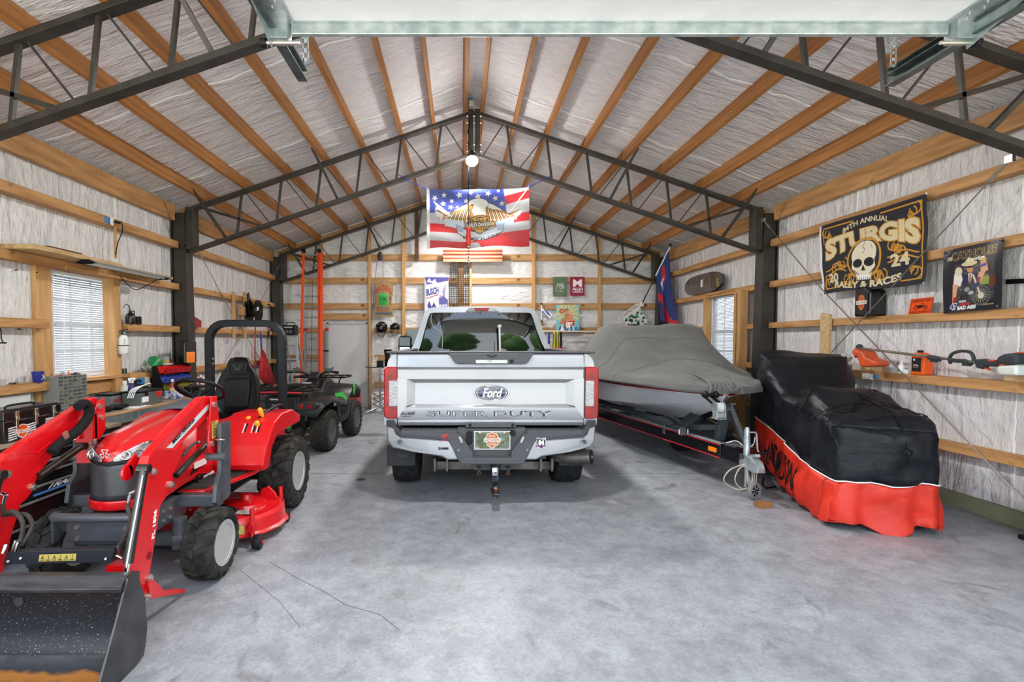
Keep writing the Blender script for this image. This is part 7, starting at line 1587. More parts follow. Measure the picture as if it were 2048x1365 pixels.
A.ell(.47, .58, .135, .27, GLD, .90); A.ell(.47, .58, .12, .235, '#24242B')
A.ell(.47, .53, .098, .175, '#E6DCC6'); A.poly([(.385, .58), (.555, .58), (.56, .70), (.53, .78), (.52, .86), (.42, .86), (.41, .78), (.375, .70)], '#E6DCC6'); A.ell(.425, .64, .038, .058, '#1B1A1E'); A.ell(.515, .64, .038, .058, '#1B1A1E'); A.poly([(.47, .665), (.452, .745), (.488, .745)], '#1B1A1E')
A.rect(.425, .835, .515, .86, '#1B1A1E')
for k in range(6): A.rect(.428+.0145*k, .80, .438+.0145*k, .865, '#F1EDF2'); 
A.line([(.47, .37), (.455, .43), (.475, .47), (.462, .52)], .008, '#4A443C'); A.line([(.52, .42), (.535, .47)], .007, '#4A443C'); A.line([(.395, .73), (.43, .79)], .012, '#4A443C'); A.line([(.55, .73), (.515, .79)], .012, '#4A443C')
A.ell, A.poly, A.line, A.rect = _ell, _pol, _lin, _rec
A.text('20', .085, .72, .19, .85, CRM, bold=.04); A.text('24', .72, .60, .87, .75, CRM, bold=.04)
A.text('RALLY & RACES', .15, .885, .80, .975, CRM, bold=.04, f=lambda X, Y: (X, Y-.06*((X-.47)/.33)**2*(1) ))
A.noise(.10)
a, b_, c, d = wp_(1642, 454), wp_(1859, 387), wp_(1645, 590), wp_(1853, 566)
bn = thing('rally_banner', c, 'large black rally banner with gold scrollwork and a skull on the right wall', 'banner')
def bm(u, v): 
    p = a.lerp(b_, u).lerp(c.lerp(d, u), v); return p+V((-.012-.010*sin(u*8+v*5)-.006*sin(v*13), 0, .012*sin(u*6)*v))
A.obj('banner_cloth', bm, bn, BO_)
for p in (a, b_, c, d, a.lerp(b_, .5)): obj('eyelet', MB().cyl(p+V((-.03, 0, 0)), p+V((-.02, 0, 0)), .012, n=10), ZINC, bn)
# posters
A = Art(130, 150, '#22232B'); rr = random.Random(8)
A.rect(.22, .26, .88, .98*.85, '#3A3A40')
for k in range(70): x, y_ = .22+.62*rr.random(), .28+.5*rr.random(); A.rect(x, y_, x+.05*rr.random()+.02, y_+.02, rr.choice(['#5A5A60', '#4A4A50', '#2B2B30', '#6A6862', '#74705F']))
A.rect(.58, .50, .86, .62, '#8E9A4A'); A.rect(.62, .28, .82, .44, '#2A211E'); A.rect(.80, .50, .90, .66, '#5E3A26'); 
A.ell(.68, .26, .05, .06, '#C99E5A'); A.poly([(.62, .30), (.74, .29), (.78, .42), (.66, .44)], '#D9A07E'); A.poly([(.63, .31), (.74, .30), (.74, .35), (.64, .36)], '#3A4A9A'); A.poly([(.62, .42), (.74, .42), (.66, .58), (.60, .56)], '#D9A07E'); A.poly([(.58, .50), (.66, .50), (.64, .62), (.58, .60)], '#A82430')
A.poly([(.20, .40), (.30, .36), (.34, .50), (.30, .60), (.18, .58)], '#E4DDD6'); A.ell(.27, .37, .06, .07, '#D8CBB4'); A.poly([(.17, .56), (.26, .56), (.22, .80), (.16, .86)], '#D9A07E'); A.poly([(.18, .76), (.24, .76), (.22, .90), (.16, .90)], '#A82430'); A.poly([(.36, .60), (.44, .60), (.44, .76), (.36, .76)], '#B02A36')
A.ell(.46, .33, .06, .08, '#C98F66'); A.ell(.45, .27, .13, .035, '#D8C7A0'); A.ell(.45, .24, .07, .05, '#D8C7A0'); A.rect(.40, .31, .52, .335, '#17171C'); A.poly([(.34, .42), (.58, .42), (.62, .62), (.34, .66)], '#20284A'); A.poly([(.43, .42), (.50, .42), (.48, .56), (.45, .56)], '#E7E4E0'); A.poly([(.455, .43), (.48, .43), (.475, .58), (.455, .58)], '#A8242C')
A.ell(.68, .78, .155, .15, '#5A5A55', .78); A.ell(.68, .78, .13, .125, '#1F3048', .92); A.ell(.68, .78, .05, .045, '#CFC9B4')
for k in range(16): t_ = k*pi/8; A.line([(.68+.05*cos(t_), .78+.045*sin(t_)), (.68+.12*cos(t_), .78+.11*sin(t_))], .006, '#B7AE90')
A.line([(.52, .46), (.60, .62), (.68, .78)], .03, '#C9C3AE'); A.poly([(.36, .60), (.60, .58), (.58, .74), (.40, .80), (.30, .74)], '#2B3038'); A.ell(.42, .66, .05, .035, '#8A8E94'); A.ell(.50, .72, .05, .03, '#A9ABAE'); A.poly([(.5, .62), (.62, .56), (.66, .62), (.55, .68)], '#24355E'); A.ell(.38, .80, .09, .085, '#15151A')
A.text('THE', .06, .12, .16, .18, CRM, bold=.03, shear=.2); A.text('CATHOUSE', .16, .06, .90, .19, '#B89A5C', bold=.06); A.text('CATHOUSE', .17, .07, .89, .18, '#1A1A1F', bold=.02); A.text('Lounge', .40, .175, .68, .245, '#E9E2CE', bold=.03, shear=.1)
A.text('47', .12, .85, .26, .96, '#E9E9F4', bold=.10); A.text('47', .13, .86, .25, .95, '#26397E', bold=.04); A.text('THE GREAT', .28, .82, .42, .855, '#E9E9F4', bold=.03); A.text('AMERICAN', .28, .86, .50, .90, '#C9222C', bold=.05); A.text('BAD ASS!', .26, .905, .60, .965, '#F2F2F2', bold=.05); A.text('Lounge', .70, .90, .86, .935, '#C9B27A', shear=.2)
A.noise(.12)
a1, b1, c1_, d1 = wp_(1890, 503), wp_(2012, 476), wp_(1888, 628), wp_(2004, 617)
po = thing('poster', c1_, 'dark glossy poster of riders and a motorcycle hanging right of the rally banner', 'poster')
A.obj('printed_face', lambda u, v: a1.lerp(b1, u).lerp(c1_.lerp(d1, u), v)+V((-.01-.006*sin(u*7+v*4), 0, 0)), po, attr_mat('glossy_print', .3))
for p in (a1, b1, c1_, d1): q_ = p.lerp((a1+b1+c1_+d1)/4, .07); obj('eyelet', MB().cyl(q_+V((-.026, 0, 0)), q_+V((-.018, 0, 0)), .008, n=8), CHROME, po)
SZ = 1.81+.0425                                          # top of the shelf girt
A = Art(60, 50, '#F0561F'); A.rect(.04, .04, .96, .06, '#3A1A10'); A.rect(.04, .94, .96, .96, '#3A1A10'); A.rect(.04, .04, .055, .96, '#3A1A10'); A.rect(.945, .04, .96, .96, '#3A1A10')
A.text('RESERVED FOR', .10, .09, .90, .24, '#4A1A10', bold=.03); A.text("HAROLD'S HARLEY", .08, .78, .92, .92, '#4A1A10', bold=.03)
A.ell(.30, .62, .09, .11, '#3A1510', .6); A.ell(.72, .62, .09, .11, '#3A1510', .6); A.poly([(.34, .55), (.45, .42), (.62, .46), (.60, .62), (.40, .66)], '#3A1510'); A.line([(.72, .62), (.60, .36), (.52, .34)], .03, '#3A1510'); A.poly([(.22, .44), (.42, .46), (.40, .52), (.26, .50)], '#3A1510')
a, b_, c, d = wp_(1822, 599, 4.64), wp_(1868, 594, 4.64), wp_(1816, 630, 4.66), wp_(1862, 626, 4.66)
sg = thing('orange_sign', V((4.64, c.y, SZ)), 'orange parking sign with motorcycle picture propped on the right wall shelf', 'sign')
A.obj('sign_face', lambda u, v: a.lerp(b_, u).lerp(c.lerp(d, u), v), sg, attr_mat('glossy_print', .3)); m = MB(); m.add([q_+V((.006, 0, 0)) for q_ in (a, b_, d, c)], [(0, 1, 2, 3)]); obj('sign_back', m, GALV, sg)
# fuel can
y0_, y1_ = wp_(1755, 600, 4.62).y, wp_(1722, 600, 4.62).y
jc = thing('fuel_can', V((4.65, (y0_+y1_)/2, SZ)), 'black fuel can with orange shield badge standing on the right wall shelf', 'fuel can')
obj('can_body', MB().ext([(y0_, SZ+.002), (y1_, SZ+.002), (y1_, SZ+.31), (y1_-.03, SZ+.34), (y0_+.08, SZ+.34), (y0_, SZ+.27)], 'yz', 4.54, 4.73), BLACKG, jc, bev=.02, seg=3)
m = MB()
for k in (-.03, 0, .03): m.tube([(4.64+k, y0_+.09, SZ+.34), (4.64+k, y0_+.10, SZ+.375), (4.64+k, y1_-.06, SZ+.375), (4.64+k, y1_-.05, SZ+.34)], .008, 6)
obj('carry_handle', m, BLACK, jc, sm=60); obj('cap', MB().cyl((4.64, y1_-.02, SZ+.33), (4.64, y1_+.01, SZ+.37), .025, n=14), CHROME, jc); m = MB(); m.torus((4.6, y1_-.05, SZ+.37), (1, 0, 0), .02, .004, n=14, m=6); obj('clasp', m, CHROME, jc)
A = Art(40, 40, '#0C0C0E'); A.poly([(.3, .15), (.5, .05), (.7, .15), (.78, .45), (.7, .8), (.5, .97), (.3, .8), (.22, .45)], '#C96B2B'); A.rect(.08, .40, .92, .6, '#E8E4DC'); A.text('HARLEY-DAVIDSON', .1, .43, .9, .57, '#2A1A14'); A.text('MOTOR', .34, .2, .66, .32, '#1A120E'); A.text('CYCLES', .34, .66, .66, .78, '#1A120E')
A.obj('shield_badge', lambda u, v: V((4.536, y1_-.02-(.18)*u, SZ+.26-.2*v)), jc, attr_mat('glossy_print', .3))
for z in (.05, .08): obj('pressed_rib', MB().box(4.55, 4.72, y0_-.004, y0_, SZ+z, SZ+z+.01), BLACKG, jc)
# wakeboard on its edge
wy0, wy1 = PX(1453, 560, 4.68).y, PX(1377, 560, 4.68).y; wz = P(0, 590, (wy0+wy1)/2).z
WB = mat('board_print', '#2B2724', .35, coat=.6, ns=3, st=(1, 3, 1), col2='#5C4A44')
wk = thing('wakeboard', V((4.66, (wy0+wy1)/2, 2.46)), 'dark printed wakeboard resting on the girt above the right window', 'wakeboard')
n = 24; pts = []
for k in range(n): 
    t_ = 2*pi*k/n; cy_ = cos(t_); sy_ = sin(t_); pts.append(((wy0+wy1)/2+(wy1-wy0)/2*sgn(cy_)*abs(cy_)**.55, 2.66+.19*sgn(sy_)*abs(sy_)**.8*(1-.12*abs(cy_)**3)))
m = MB(); m.ext(pts, 'yz', 4.60, 4.64); obj('board', m, WB, wk, bev=.006)
for k in range(5): yy = wy0+(wy1-wy0)*(k+.7)/6; obj('stripe_print', MB().box(4.595, 4.6, yy-.02, yy+.02, 2.55, 2.78), mat('print_grey', '#6B5A54', .4), wk)
obj('logo_print', MB().box(4.594, 4.6, (wy0+wy1)/2-.03, (wy0+wy1)/2+.03, 2.6, 2.74), WHITE, wk); 
for k in range(4): obj('green_print', MB().box(4.594, 4.6, wy0+.08+.01*k, wy0+.16+.01*k, 2.55+.04*k, 2.565+.04*k), mat('print_lime', '#A8B23A', .4), wk)
# timber leaning on the shelf, plywood behind the motorcycle
PLY = mat('plywood', '#D2B68C', .7, ns=2.5, st=(1, 6, 9), col2='#B8966A')
a, b_ = PX(1643, 628, 4.59), PX(1661, 628, 4.59)
obj('leaning_board', MB().ext([(a.y, .60), (b_.y, .60), (b_.y, PX(1661, 629, 4.59).z), (a.y, PX(1643, 627, 4.59).z)], 'yz', 4.575, 4.61), PLY, label='short plywood board standing upright against the right wall below the shelf', cat='board')
a, b_ = PX(1537, 710, 4.54), PX(1665, 710, 4.54)
obj('plywood_sheet', MB().box(4.53, 4.555, b_.y, a.y, .01, PX(1560, 705, 4.54).z), PLY, label='plywood sheet standing behind the covered motorcycle by the steel column', cat='plywood')
m = MB(); c = PX(1692, 716, 4.58); m.sph(c, .07, .7, 1, .7); m.xf(lambda p: p+V((0, sin(p.z*90)*.012, sin(p.y*70)*.014))); obj('plastic_wrap', m, mat('clear_plastic', '#E6E8EA', .15, tr=.5), label='crumpled clear plastic behind the motorcycle cover top', cat='plastic wrap', sm=40)
# string trimmer
SH = mat('trimmer_shaft', '#8A8478', .45, m=.4, ns=14, st=(1, .3, 1), col2='#6B6152'); TOR = mat('trimmer_orange', '#E2501E', .45, ns=12, col2='#B4552F'); DKG = mat('trimmer_dark', '#3A3E42', .5)
def wq(x, y, X=4.52): return PX(x, y, X)
st2 = thing('string_trimmer', wq(1722, 716), 'orange and grey string trimmer lying across the right wall above the low shelf', 'string trimmer')
s0_, s1_ = wq(1722, 697), wq(1955, 726)
obj('shaft', MB().cyl(s0_, s1_, .013, n=12), SH, st2, sm=60)
m = MB(); c = wq(1720, 700); m.lathe([(.02, -.05), (.05, -.045), (.055, 0), (.05, .03), (.025, .05)], c+V((0, .02, -.03)), (0, .5, 1), n=20); obj('cutting_head', m, TOR, st2, sm=50); obj('gearbox', MB().sph(c+V((0, .01, .03)), .035), DKG, st2, sm=60)
gp = [wq(*q_) for q_ in ((1729, 700), (1745, 703), (1752, 715), (1771, 722), (1775, 730), (1768, 734), (1741, 735), (1737, 722))]
m = MB(); m.ext([(p.y, p.z) for p in gp], 'yz', 4.40, 4.56); obj('debris_guard', m, TOR, st2, bev=.02)
obj('cutting_line', MB().cyl(c+V((0, .1, -.06)), c+V((0, -.25, .06)), .002, n=5), mat('line_red', '#D84A4A', .4), st2)
m = MB(); m.cyl(wq(1858, 715), wq(1880, 719), .024, n=12); m.bx(wq(1868, 722), (.03, .05, .03)); obj('shaft_clamp', m, DKG, st2)
obj('loop_handle', MB().tube([wq(*q_) for q_ in ((1901, 728), (1899, 718), (1905, 708), (1920, 703), (1938, 704), (1946, 712), (1947, 724), (1938, 731))], .014, 10, sub=4), DKG, st2, sm=60)
m = MB(); m.bx(wq(1915, 722), (.05, .13, .035)); m.bx(wq(1934, 727), (.05, .05, .05)); obj('handle_mount', m, DKG, st2, bev=.006)
gp = [wq(*q_) for q_ in ((1951, 719), (1975, 718), (1978, 723), (2010, 722), (2013, 727), (2013, 737), (1995, 734), (1975, 733), (1968, 739), (1955, 736))]
obj('trigger_grip', MB().ext([(p.y, p.z) for p in gp], 'yz', 4.50, 4.55), DKG, st2, bev=.012)
obj('trigger', MB().ext([(p.y, p.z) for p in [wq(*q_) for q_ in ((1964, 732), (1968, 733), (1980, 740), (1977, 741))]], 'yz', 4.51, 4.54), TOR, st2); obj('throttle_lock', MB().bx(wq(1980, 721), (.02, .09, .012)), TOR, st2)
obj('orange_collar', MB().cyl(wq(2009, 728), wq(2020, 729), .045, n=18), TOR, st2, sm=40)
gp = [wq(*q_) for q_ in ((2017, 728), (2022, 714), (2035, 708), (2062, 706), (2062, 730))]
obj('engine_cover', MB().ext([(p.y, p.z) for p in gp], 'yz', 4.40, 4.56), DKG, st2, bev=.02); obj('starter_housing', MB().ext([(p.y, p.z) for p in [wq(*q_) for q_ in ((2034, 709), (2062, 704), (2062, 707))]], 'yz', 4.43, 4.55), TOR, st2)
gp = [wq(*q_) for q_ in ((2018, 732), (2060, 730), (2060, 752), (2026, 751), (2018, 744))]
obj('fuel_tank', MB().ext([(p.y, p.z) for p in gp], 'yz', 4.41, 4.55), mat('tank_milky', '#D5DBD6', .35), st2, bev=.025, seg=3)
obj('tank_guard', MB().tube([wq(2003, 734), wq(2012, 744), wq(2020, 745)], .006, 6), DKG, st2)
LZ = 1.19+.045
# low shelf odds and ends
def low(x0_, x1_, h, m_, nm, lb, cat, X0=4.62, X1=4.72, bev=.006, Xr=4.62, gz=LZ):
    a = PX(x1_, 740, Xr).y; b_ = PX(x0_, 740, Xr).y; return obj(nm, MB().box(X0, X1, a, b_, gz+.001, gz+h), m_, label=lb, cat=cat, bev=bev)
low(1722, 1780, .05, PLY, 'timber_offcut', 'short pale timber offcut lying on the low shelf under the trimmer guard', 'timber')
low(2008, 2060, .06, PLY, 'timber_offcut', 'pale timber offcut under the trimmer engine at the right edge', 'timber')
low(1779, 1797, .06, mat('blister_pack', '#C9CBD0', .3), 'blister_pack', 'small black and clear pack beside the white glue bottle', 'pack')
gb = thing('glue_bottle', V((4.64, PX(1803, 740, 4.64).y, LZ)), 'small white glue bottle with green print on the low shelf', 'bottle')
obj('bottle_body', MB().lathe([(.028, .002), (.03, .01), (.03, .08), (.012, .10), (.004, .14)], (4.64, WL['glue_bottle'].y, LZ), n=18), WHITE, gb, sm=50); obj('green_print', MB().box(4.607, 4.612, WL['glue_bottle'].y-.012, WL['glue_bottle'].y+.012, LZ+.02, LZ+.05), AGR, gb)
low(1806, 1815, .045, WHITE, 'small_white_box', 'small white box right of the glue bottle', 'box')
a = PX(1851, 740, 4.62).y; b_ = PX(1825, 740, 4.62).y; oj = thing('oil_jug', V((4.66, (a+b_)/2, LZ)), 'bright orange oil jug with black label on the low shelf', 'jug')
OJ = mat('jug_orange', '#F2601A', .4)
obj('jug_body', MB().ext([(a, LZ+.002), (b_, LZ+.002), (b_, LZ+.20), (b_-.03, LZ+.225), (a+.06, LZ+.225), (a, LZ+.18)], 'yz', 4.60, 4.70), OJ, oj, bev=.012)
obj('cap', MB().cyl((4.65, b_-.05, LZ+.22), (4.65, b_-.05, LZ+.25), .024, n=16), BLACK, oj)
A = Art(30, 40, '#17171A'); A.ell(.25, .15, .12, .08, '#E8E8E8'); A.text('OIL', .15, .5, .8, .62, '#F0F0F0'); A.text('2-CYCLE', .15, .68, .7, .74, '#E0A080'); A.obj('jug_label', lambda u, v: V((4.597, b_-.015-.10*u, LZ+.175-.14*v)), oj, attr_mat('glossy_print', .3))
ob = thing('wall_outlet', wq(1736, 753, 4.6), 'beige outlet box with blue back fixed under the low shelf', 'outlet'); o1, o2 = wq(1727, 747, 4.6), wq(1745, 760, 4.6)
obj('plate', MB().box(4.58, 4.63, o2.y, o1.y, o2.z, o1.z), mat('beige_plastic', '#CFC9B5', .5), ob, bev=.004); 
for k in (.25, .5, .75): obj('socket', MB().box(4.577, 4.58, o2.y+(o1.y-o2.y)*k-.008, o2.y+(o1.y-o2.y)*k+.008, o2.z+.03, o2.z+.07), WHITE, ob)
obj('blue_box', MB().box(4.60, 4.70, wq(1753, 753, 4.6).y, o2.y, o2.z+.01, o1.z-.005), MATS['blue_plastic'], ob, bev=.004)
a, b_ = PX(2013, 564, 4.72), PX(2075, 561, 4.72); obj('black_bar', MB().bar(a, b_, .015, .04), BLACK, label='flat black steel bar screwed to the right wall at the picture edge', cat='bar')
p = PZ(2046, 1078, .01); obj('dark_rubber_foot', MB().bx((p.x+.03, p.y, .02), (.1, .05, .04)), BLACK, label='small dark rubber foot on the floor at the right picture edge', cat='foot', bev=.01)
# small drain cover on the floor
p = PZ(722, 960, 0); obj('floor_plug', MB().cyl((p.x, p.y, .0), (p.x, p.y, .006), .05, n=18), mat('plug_dark', '#4A4A4A', .6), label='small dark round floor plug left of the truck', cat='floor plug')
# ---------------------------------------------------------------- left wall and bench
def lw(x, y, X=-4.2): return PX(x, y, X)
BZ = .84
BEN = mat('bench_top', '#9C8F7C', .6, ns=4, st=(3, .6, 3), col2='#7A6C5A'); DK = mat('chest_black', '#0F1012', .3, coat=.4); SLATE = mat('bench_edge_metal', '#8A9496', .4, m=.4, ns=10, col2='#6B7476')
wbn = thing('workbench', (-3.9, 5.9, 0), 'long wooden workbench with metal-edged top under the left window', 'workbench')
obj('bench_top', MB().box(-4.28, -3.50, 4.80, 7.35, BZ-.05, BZ), BEN, wbn, bev=.004)
obj('edge_strip', MB().box(-3.50, -3.485, 4.80, 7.35, BZ-.11, BZ-.005), SLATE, wbn); obj('top_lip', MB().box(-3.51, -3.48, 4.80, 7.35, BZ-.012, BZ+.004), WOOD, wbn)
for x in (-4.22, -3.56):
    for y in (4.9, 6.1, 7.25): obj('leg', MB().box(x-.04, x+.04, y-.04, y+.04, 0, BZ-.05), WOODZ, wbn, bev=.004)
obj('lower_shelf', MB().box(-4.25, -3.55, 4.9, 7.25, .25, .28), BEN, wbn)
bw = thing('low_bench', (-3.9, 3.9, 0), 'rough timber side bench left of the tool chest', 'bench')
obj('bench_top', MB().box(-3.98, -3.52, 2.9, 4.75, .82, .87), mat('rough_top', '#8A6B48', .8, ns=5, col2='#4E3A28', bump=.3), bw, bev=.006); 
for x in (-3.92, -3.6):
    for y in (3.0, 4.6): obj('leg', MB().box(x-.04, x+.04, y-.04, y+.04, 0, .82), DWOOD, bw)
# rolling tool chest with drawers facing the room
CXF = -3.12; ty0, ty1 = 3.05, 4.62; CH = .80
ch = thing('tool_chest', (-3.35, 4.0, 0), 'black rolling tool chest with grey drawer pulls and a blue stripe', 'tool chest')
obj('body', MB().box(-3.50, CXF-.02, ty0, ty1, .10, CH), DK, ch, bev=.008)
zs = [.12, .26, .42, .52, .61, .69, .765]
for k in range(6):
    dr = obj('drawer', MB().box(CXF-.03, CXF, ty0+.03, ty1-.06, zs[k]+.006, zs[k+1]-.006), DK, ch, bev=.004)
    obj('drawer_pull', MB().box(CXF-.002, CXF+.014, ty0+.03, ty1-.06, zs[k+1]-.024, zs[k+1]-.008), mat('pull_grey', '#A3A6A8', .35, m=.6), dr, bev=.003)
d_ = [o for o in ch.children if o.name.startswith('drawer')][2]
obj('blue_stripe', MB().box(CXF, CXF+.003, 3.62, 4.22, zs[2]+.018, zs[2]+.033), mat('stripe_blue', '#4A86D8', .4), ch)
text('TRANSIT', (CXF+.003, 3.72, zs[2]+.038), (0, .40, 0), (0, 0, .04), WHITE, ch, bold=.03, shear=.15)
text('CRAFTSMAN', (CXF+.003, 4.15, zs[4]+.02), (0, .2, 0), (0, 0, .025), mat('name_grey', '#8A8C8E', .4), ch, bold=.03)
obj('worktop', MB().box(-3.52, CXF+.01, ty0-.1, ty1-.05, CH, CH+.03), BEN, ch, bev=.004)
obj('top_rim', MB().tube([(CXF+.02, ty0-.2, CH+.005), (CXF+.02, ty1-.3, CH+.005)], .04, 10), BLACK, ch, sm=60)
for y in (ty0+.1, ty1-.1):
    for x in (-3.45, CXF-.08): obj('castor', MB().cyl((x-.02, y, .05), (x+.02, y, .05), .05, n=16), BLACK, ch)
# toolbox on the chest
tx0, tx1 = -3.50, -3.30; a = PX(8, 850, tx1); b_ = PX(121, 830, tx1); tbz = CH+.032; tbh = PX(8, 822, tx1).z-tbz
ty_0, ty_1 = a.y, b_.y
tbx = thing('toolbox', ((tx0+tx1)/2, (ty_0+ty_1)/2, tbz), 'black steel toolbox with three chrome latches and an orange shield sticker', 'toolbox')
obj('box_body', MB().box(tx0-.02, tx1, ty_0, ty_1, tbz, tbz+tbh*.66), DK, tbx, bev=.006)
obj('lid', MB().ext([(tx0-.02, tbz+tbh*.67), (tx1+.004, tbz+tbh*.67), (tx1+.004, tbz+tbh*.93), (tx1-.02, tbz+tbh), (tx0+.0, tbz+tbh), (tx0-.02, tbz+tbh*.93)], 'xz', ty_0-.004, ty_1+.004), DK, tbx, bev=.006)
for f in (.20, .53, .86):
    y = ty_0+(ty_1-ty_0)*f; m = MB(); m.box(tx1+.004, tx1+.012, y-.014, y+.014, tbz+tbh*.70, tbz+tbh*.92); m.box(tx1+.002, tx1+.010, y-.010, y+.010, tbz+tbh*.40, tbz+tbh*.72); m.torus((tx1+.014, y, tbz+tbh*.72), (1, 0, 0), .012, .004, n=12, m=6); obj('latch', m, mat('latch_nickel', '#C4BBA6', .25, m=.9), tbx, bev=.002)
A = Art(60, 34, '#101114')
for k in range(6): A.poly([(0, .15+.15*k), (.3, .10+.15*k), (.3, .17+.15*k), (0, .24+.15*k)], '#D9DADC'); A.poly([(1, .05+.15*k), (.7, .12+.15*k), (.7, .2+.15*k), (1, .14+.15*k)], '#D9DADC')
A.poly([(.32, .12), (.5, .02), (.68, .12), (.74, .4), (.66, .8), (.5, .98), (.34, .8), (.26, .4)], '#E0E0E0'); A.poly([(.35, .16), (.5, .07), (.65, .16), (.70, .4), (.63, .76), (.5, .92), (.37, .76), (.30, .4)], '#D8541E'); A.rect(.2, .38, .8, .62, '#E9E9E9'); A.rect(.22, .41, .78, .59, '#B9401A'); A.text('HARLEY-DAVIDSON', .24, .43, .76, .57, '#EDEDED', bold=.03)
A.obj('shield_sticker', lambda u, v: V((tx1+.0015, ty_0+.03+.24*u, tbz+.125-.115*v)), tbx, attr_mat('glossy_print', .3))
A = Art(30, 12, '#D9D9D6'); A.text('ROAD KING', .06, .2, .94, .8, '#2A2A2A', bold=.05); A.obj('small_sticker', lambda u, v: V((tx1+.0015, ty_0+.36+.11*u, tbz+.13-.04*v)), tbx, attr_mat('glossy_print', .3))
obj('carry_handle', MB().tube([((tx0+tx1)/2, ty_0+.12, tbz+tbh), ((tx0+tx1)/2, ty_0+.15, tbz+tbh+.018), ((tx0+tx1)/2, ty_0+.35, tbz+tbh+.018), ((tx0+tx1)/2, ty_0+.38, tbz+tbh)], .008, 8, sub=2), BLACK, tbx, sm=60)
# sheet of clear plastic leaning behind
a = lw(0, 800, -4.24); obj('pale_sheet', MB().box(-4.25, -4.235, 4.35, lw(60, 790, -4.24).y, .87, 1.06), mat('pale_plastic', '#D8DCDE', .3), label='pale plastic sheet leaning on the left wall behind the toolbox', cat='sheet')
# small-parts cabinet
cx1 = -4.10; cy0, cy1 = PX(118, 790, cx1).y, PX(174, 790, cx1).y; cz0 = BZ+.001; cz1 = PX(118, 754, cx1).z
cab = thing('parts_cabinet', (-4.19, (cy0+cy1)/2, cz0), 'grey small-parts cabinet with rows of clear drawers on the bench', 'cabinet')
GM = mat('hammered_grey', '#8C8F8C', .5, bump=.1, bs=90)
obj('shell', MB().box(-4.27, cx1-.012, cy0, cy1, cz0, cz1), GM, cab, bev=.004)
m = MB(); nc, nr = 6, 10
for i in range(nc+1): y = cy0+(cy1-cy0)*i/nc; m.box(cx1-.02, cx1, y-.003, y+.003, cz0, cz1)
for k in range(nr+1): z = cz0+(cz1-cz0)*k/nr; m.box(cx1-.02, cx1, cy0, cy1, z-.003, z+.003)
obj('divider_grid', m, GM, cab); rr = random.Random(6)
DRM = [mat('drawer_clear_%d' % k, c, .18, coat=.6) for k, c in enumerate(('#55574F', '#6B6D66', '#474943', '#7D7A6C'))]
for i in range(nc):
    for k in range(nr):
        y0_ = cy0+(cy1-cy0)*i/nc+.005; y1_ = cy0+(cy1-cy0)*(i+1)/nc-.005; z0_ = cz0+(cz1-cz0)*k/nr+.005; z1_ = cz0+(cz1-cz0)*(k+1)/nr-.005
        dw = obj('drawer', MB().box(cx1-.016, cx1-.004, y0_, y1_, z0_, z1_), rr.choice(DRM), cab)
        obj('pull', MB().box(cx1-.004, cx1+.004, (y0_+y1_)/2-.012, (y0_+y1_)/2+.012, z0_+.002, z0_+.008), GM, dw)
for k, (f, h, nm, lb, c) in enumerate(((.12, .02, 'pliers', 'small red-handled pliers lying on the parts cabinet, at its left end', '#B8322A'), (.34, .035, 'drill_bit_stand', 'grey stand of upright drill bits on the parts cabinet', '#8B8E90'), (.55, .05, 'marking_cone', 'tiny orange cone nozzle standing on the parts cabinet', '#F0541E'), (.8, .02, 'small_tray', 'small dark tray of oddments on the right end of the parts cabinet', '#43464A'))):
    y = cy0+(cy1-cy0)*f; m = MB()
    if nm == 'marking_cone': m.cyl((cx1-.06, y, cz1+.001), (cx1-.06, y, cz1+.05), .014, .003, 12)
    elif nm == 'drill_bit_stand':
        m.bx((cx1-.06, y, cz1+.008), (.04, .06, .014)); 
        for q_ in range(5): m.cyl((cx1-.06, y-.024+.012*q_, cz1+.01), (cx1-.062, y-.03+.013*q_, cz1+.045), .003, n=6)
    elif nm == 'pliers':
        for q_ in (-1, 1): m.tube([(cx1-.05, y-.03, cz1+.006), (cx1-.05+.01*q_, y, cz1+.008), (cx1-.05+.012*q_, y+.05, cz1+.008)], .005, 6, sub=2)
    else: m.bx((cx1-.06, y, cz1+.008), (.07, .05, .014)); m.bx((cx1-.06, y, cz1+.02), (.02, .03, .012))
    obj(nm, m, mat('oddment_%d' % k, c, .45), label=lb, cat=nm.split('_')[-1], sm=40)
# blue cup on the girt, little bits
def cupat(px, py, X, r_, h, z, m_, nm, lb, cat):
    y = PX(px, py, X).y; t_ = thing(nm, V((X, y, z)), lb, cat); obj('body', MB().lathe([(r_*.75, 0), (r_*.8, .003), (r_, h), (r_*1.08, h), (r_*1.08, h+.008), (r_*.92, h+.008), (r_*.72, .01), (.001, .01)], (X, y, z+.001), n=22), m_, t_, sm=50); return t_, y
G2 = 1.12+.045
cu, y = cupat(76, 760, -4.20, .05, .10, G2, mat('cup_blue', '#2A3590', .4), 'blue_cup', 'blue plastic cup with white drawing on the girt left of the window', 'cup')
obj('white_drawing', MB().tube([(-4.148, y-.02, G2+.03), (-4.145, y+.01, G2+.06), (-4.145, y-.015, G2+.08), (-4.145, y+.02, G2+.03)], .003, 5), WHITE, cu)
y = PX(25, 765, -4.22).y; m = MB(); m.bx((-4.22, y, G2+.015), (.03, .05, .006)); m.cyl((-4.22, y-.03, G2+.014), (-4.22, y+.03, G2+.012), .010, n=8); m.torus((-4.21, y+.03, G2+.014), (1, 0, 0), .012, .003, n=10, m=5); obj('metal_bits', m, GALVD, label='small loose metal fitting on the left girt beside the blue cup', cat='fitting')
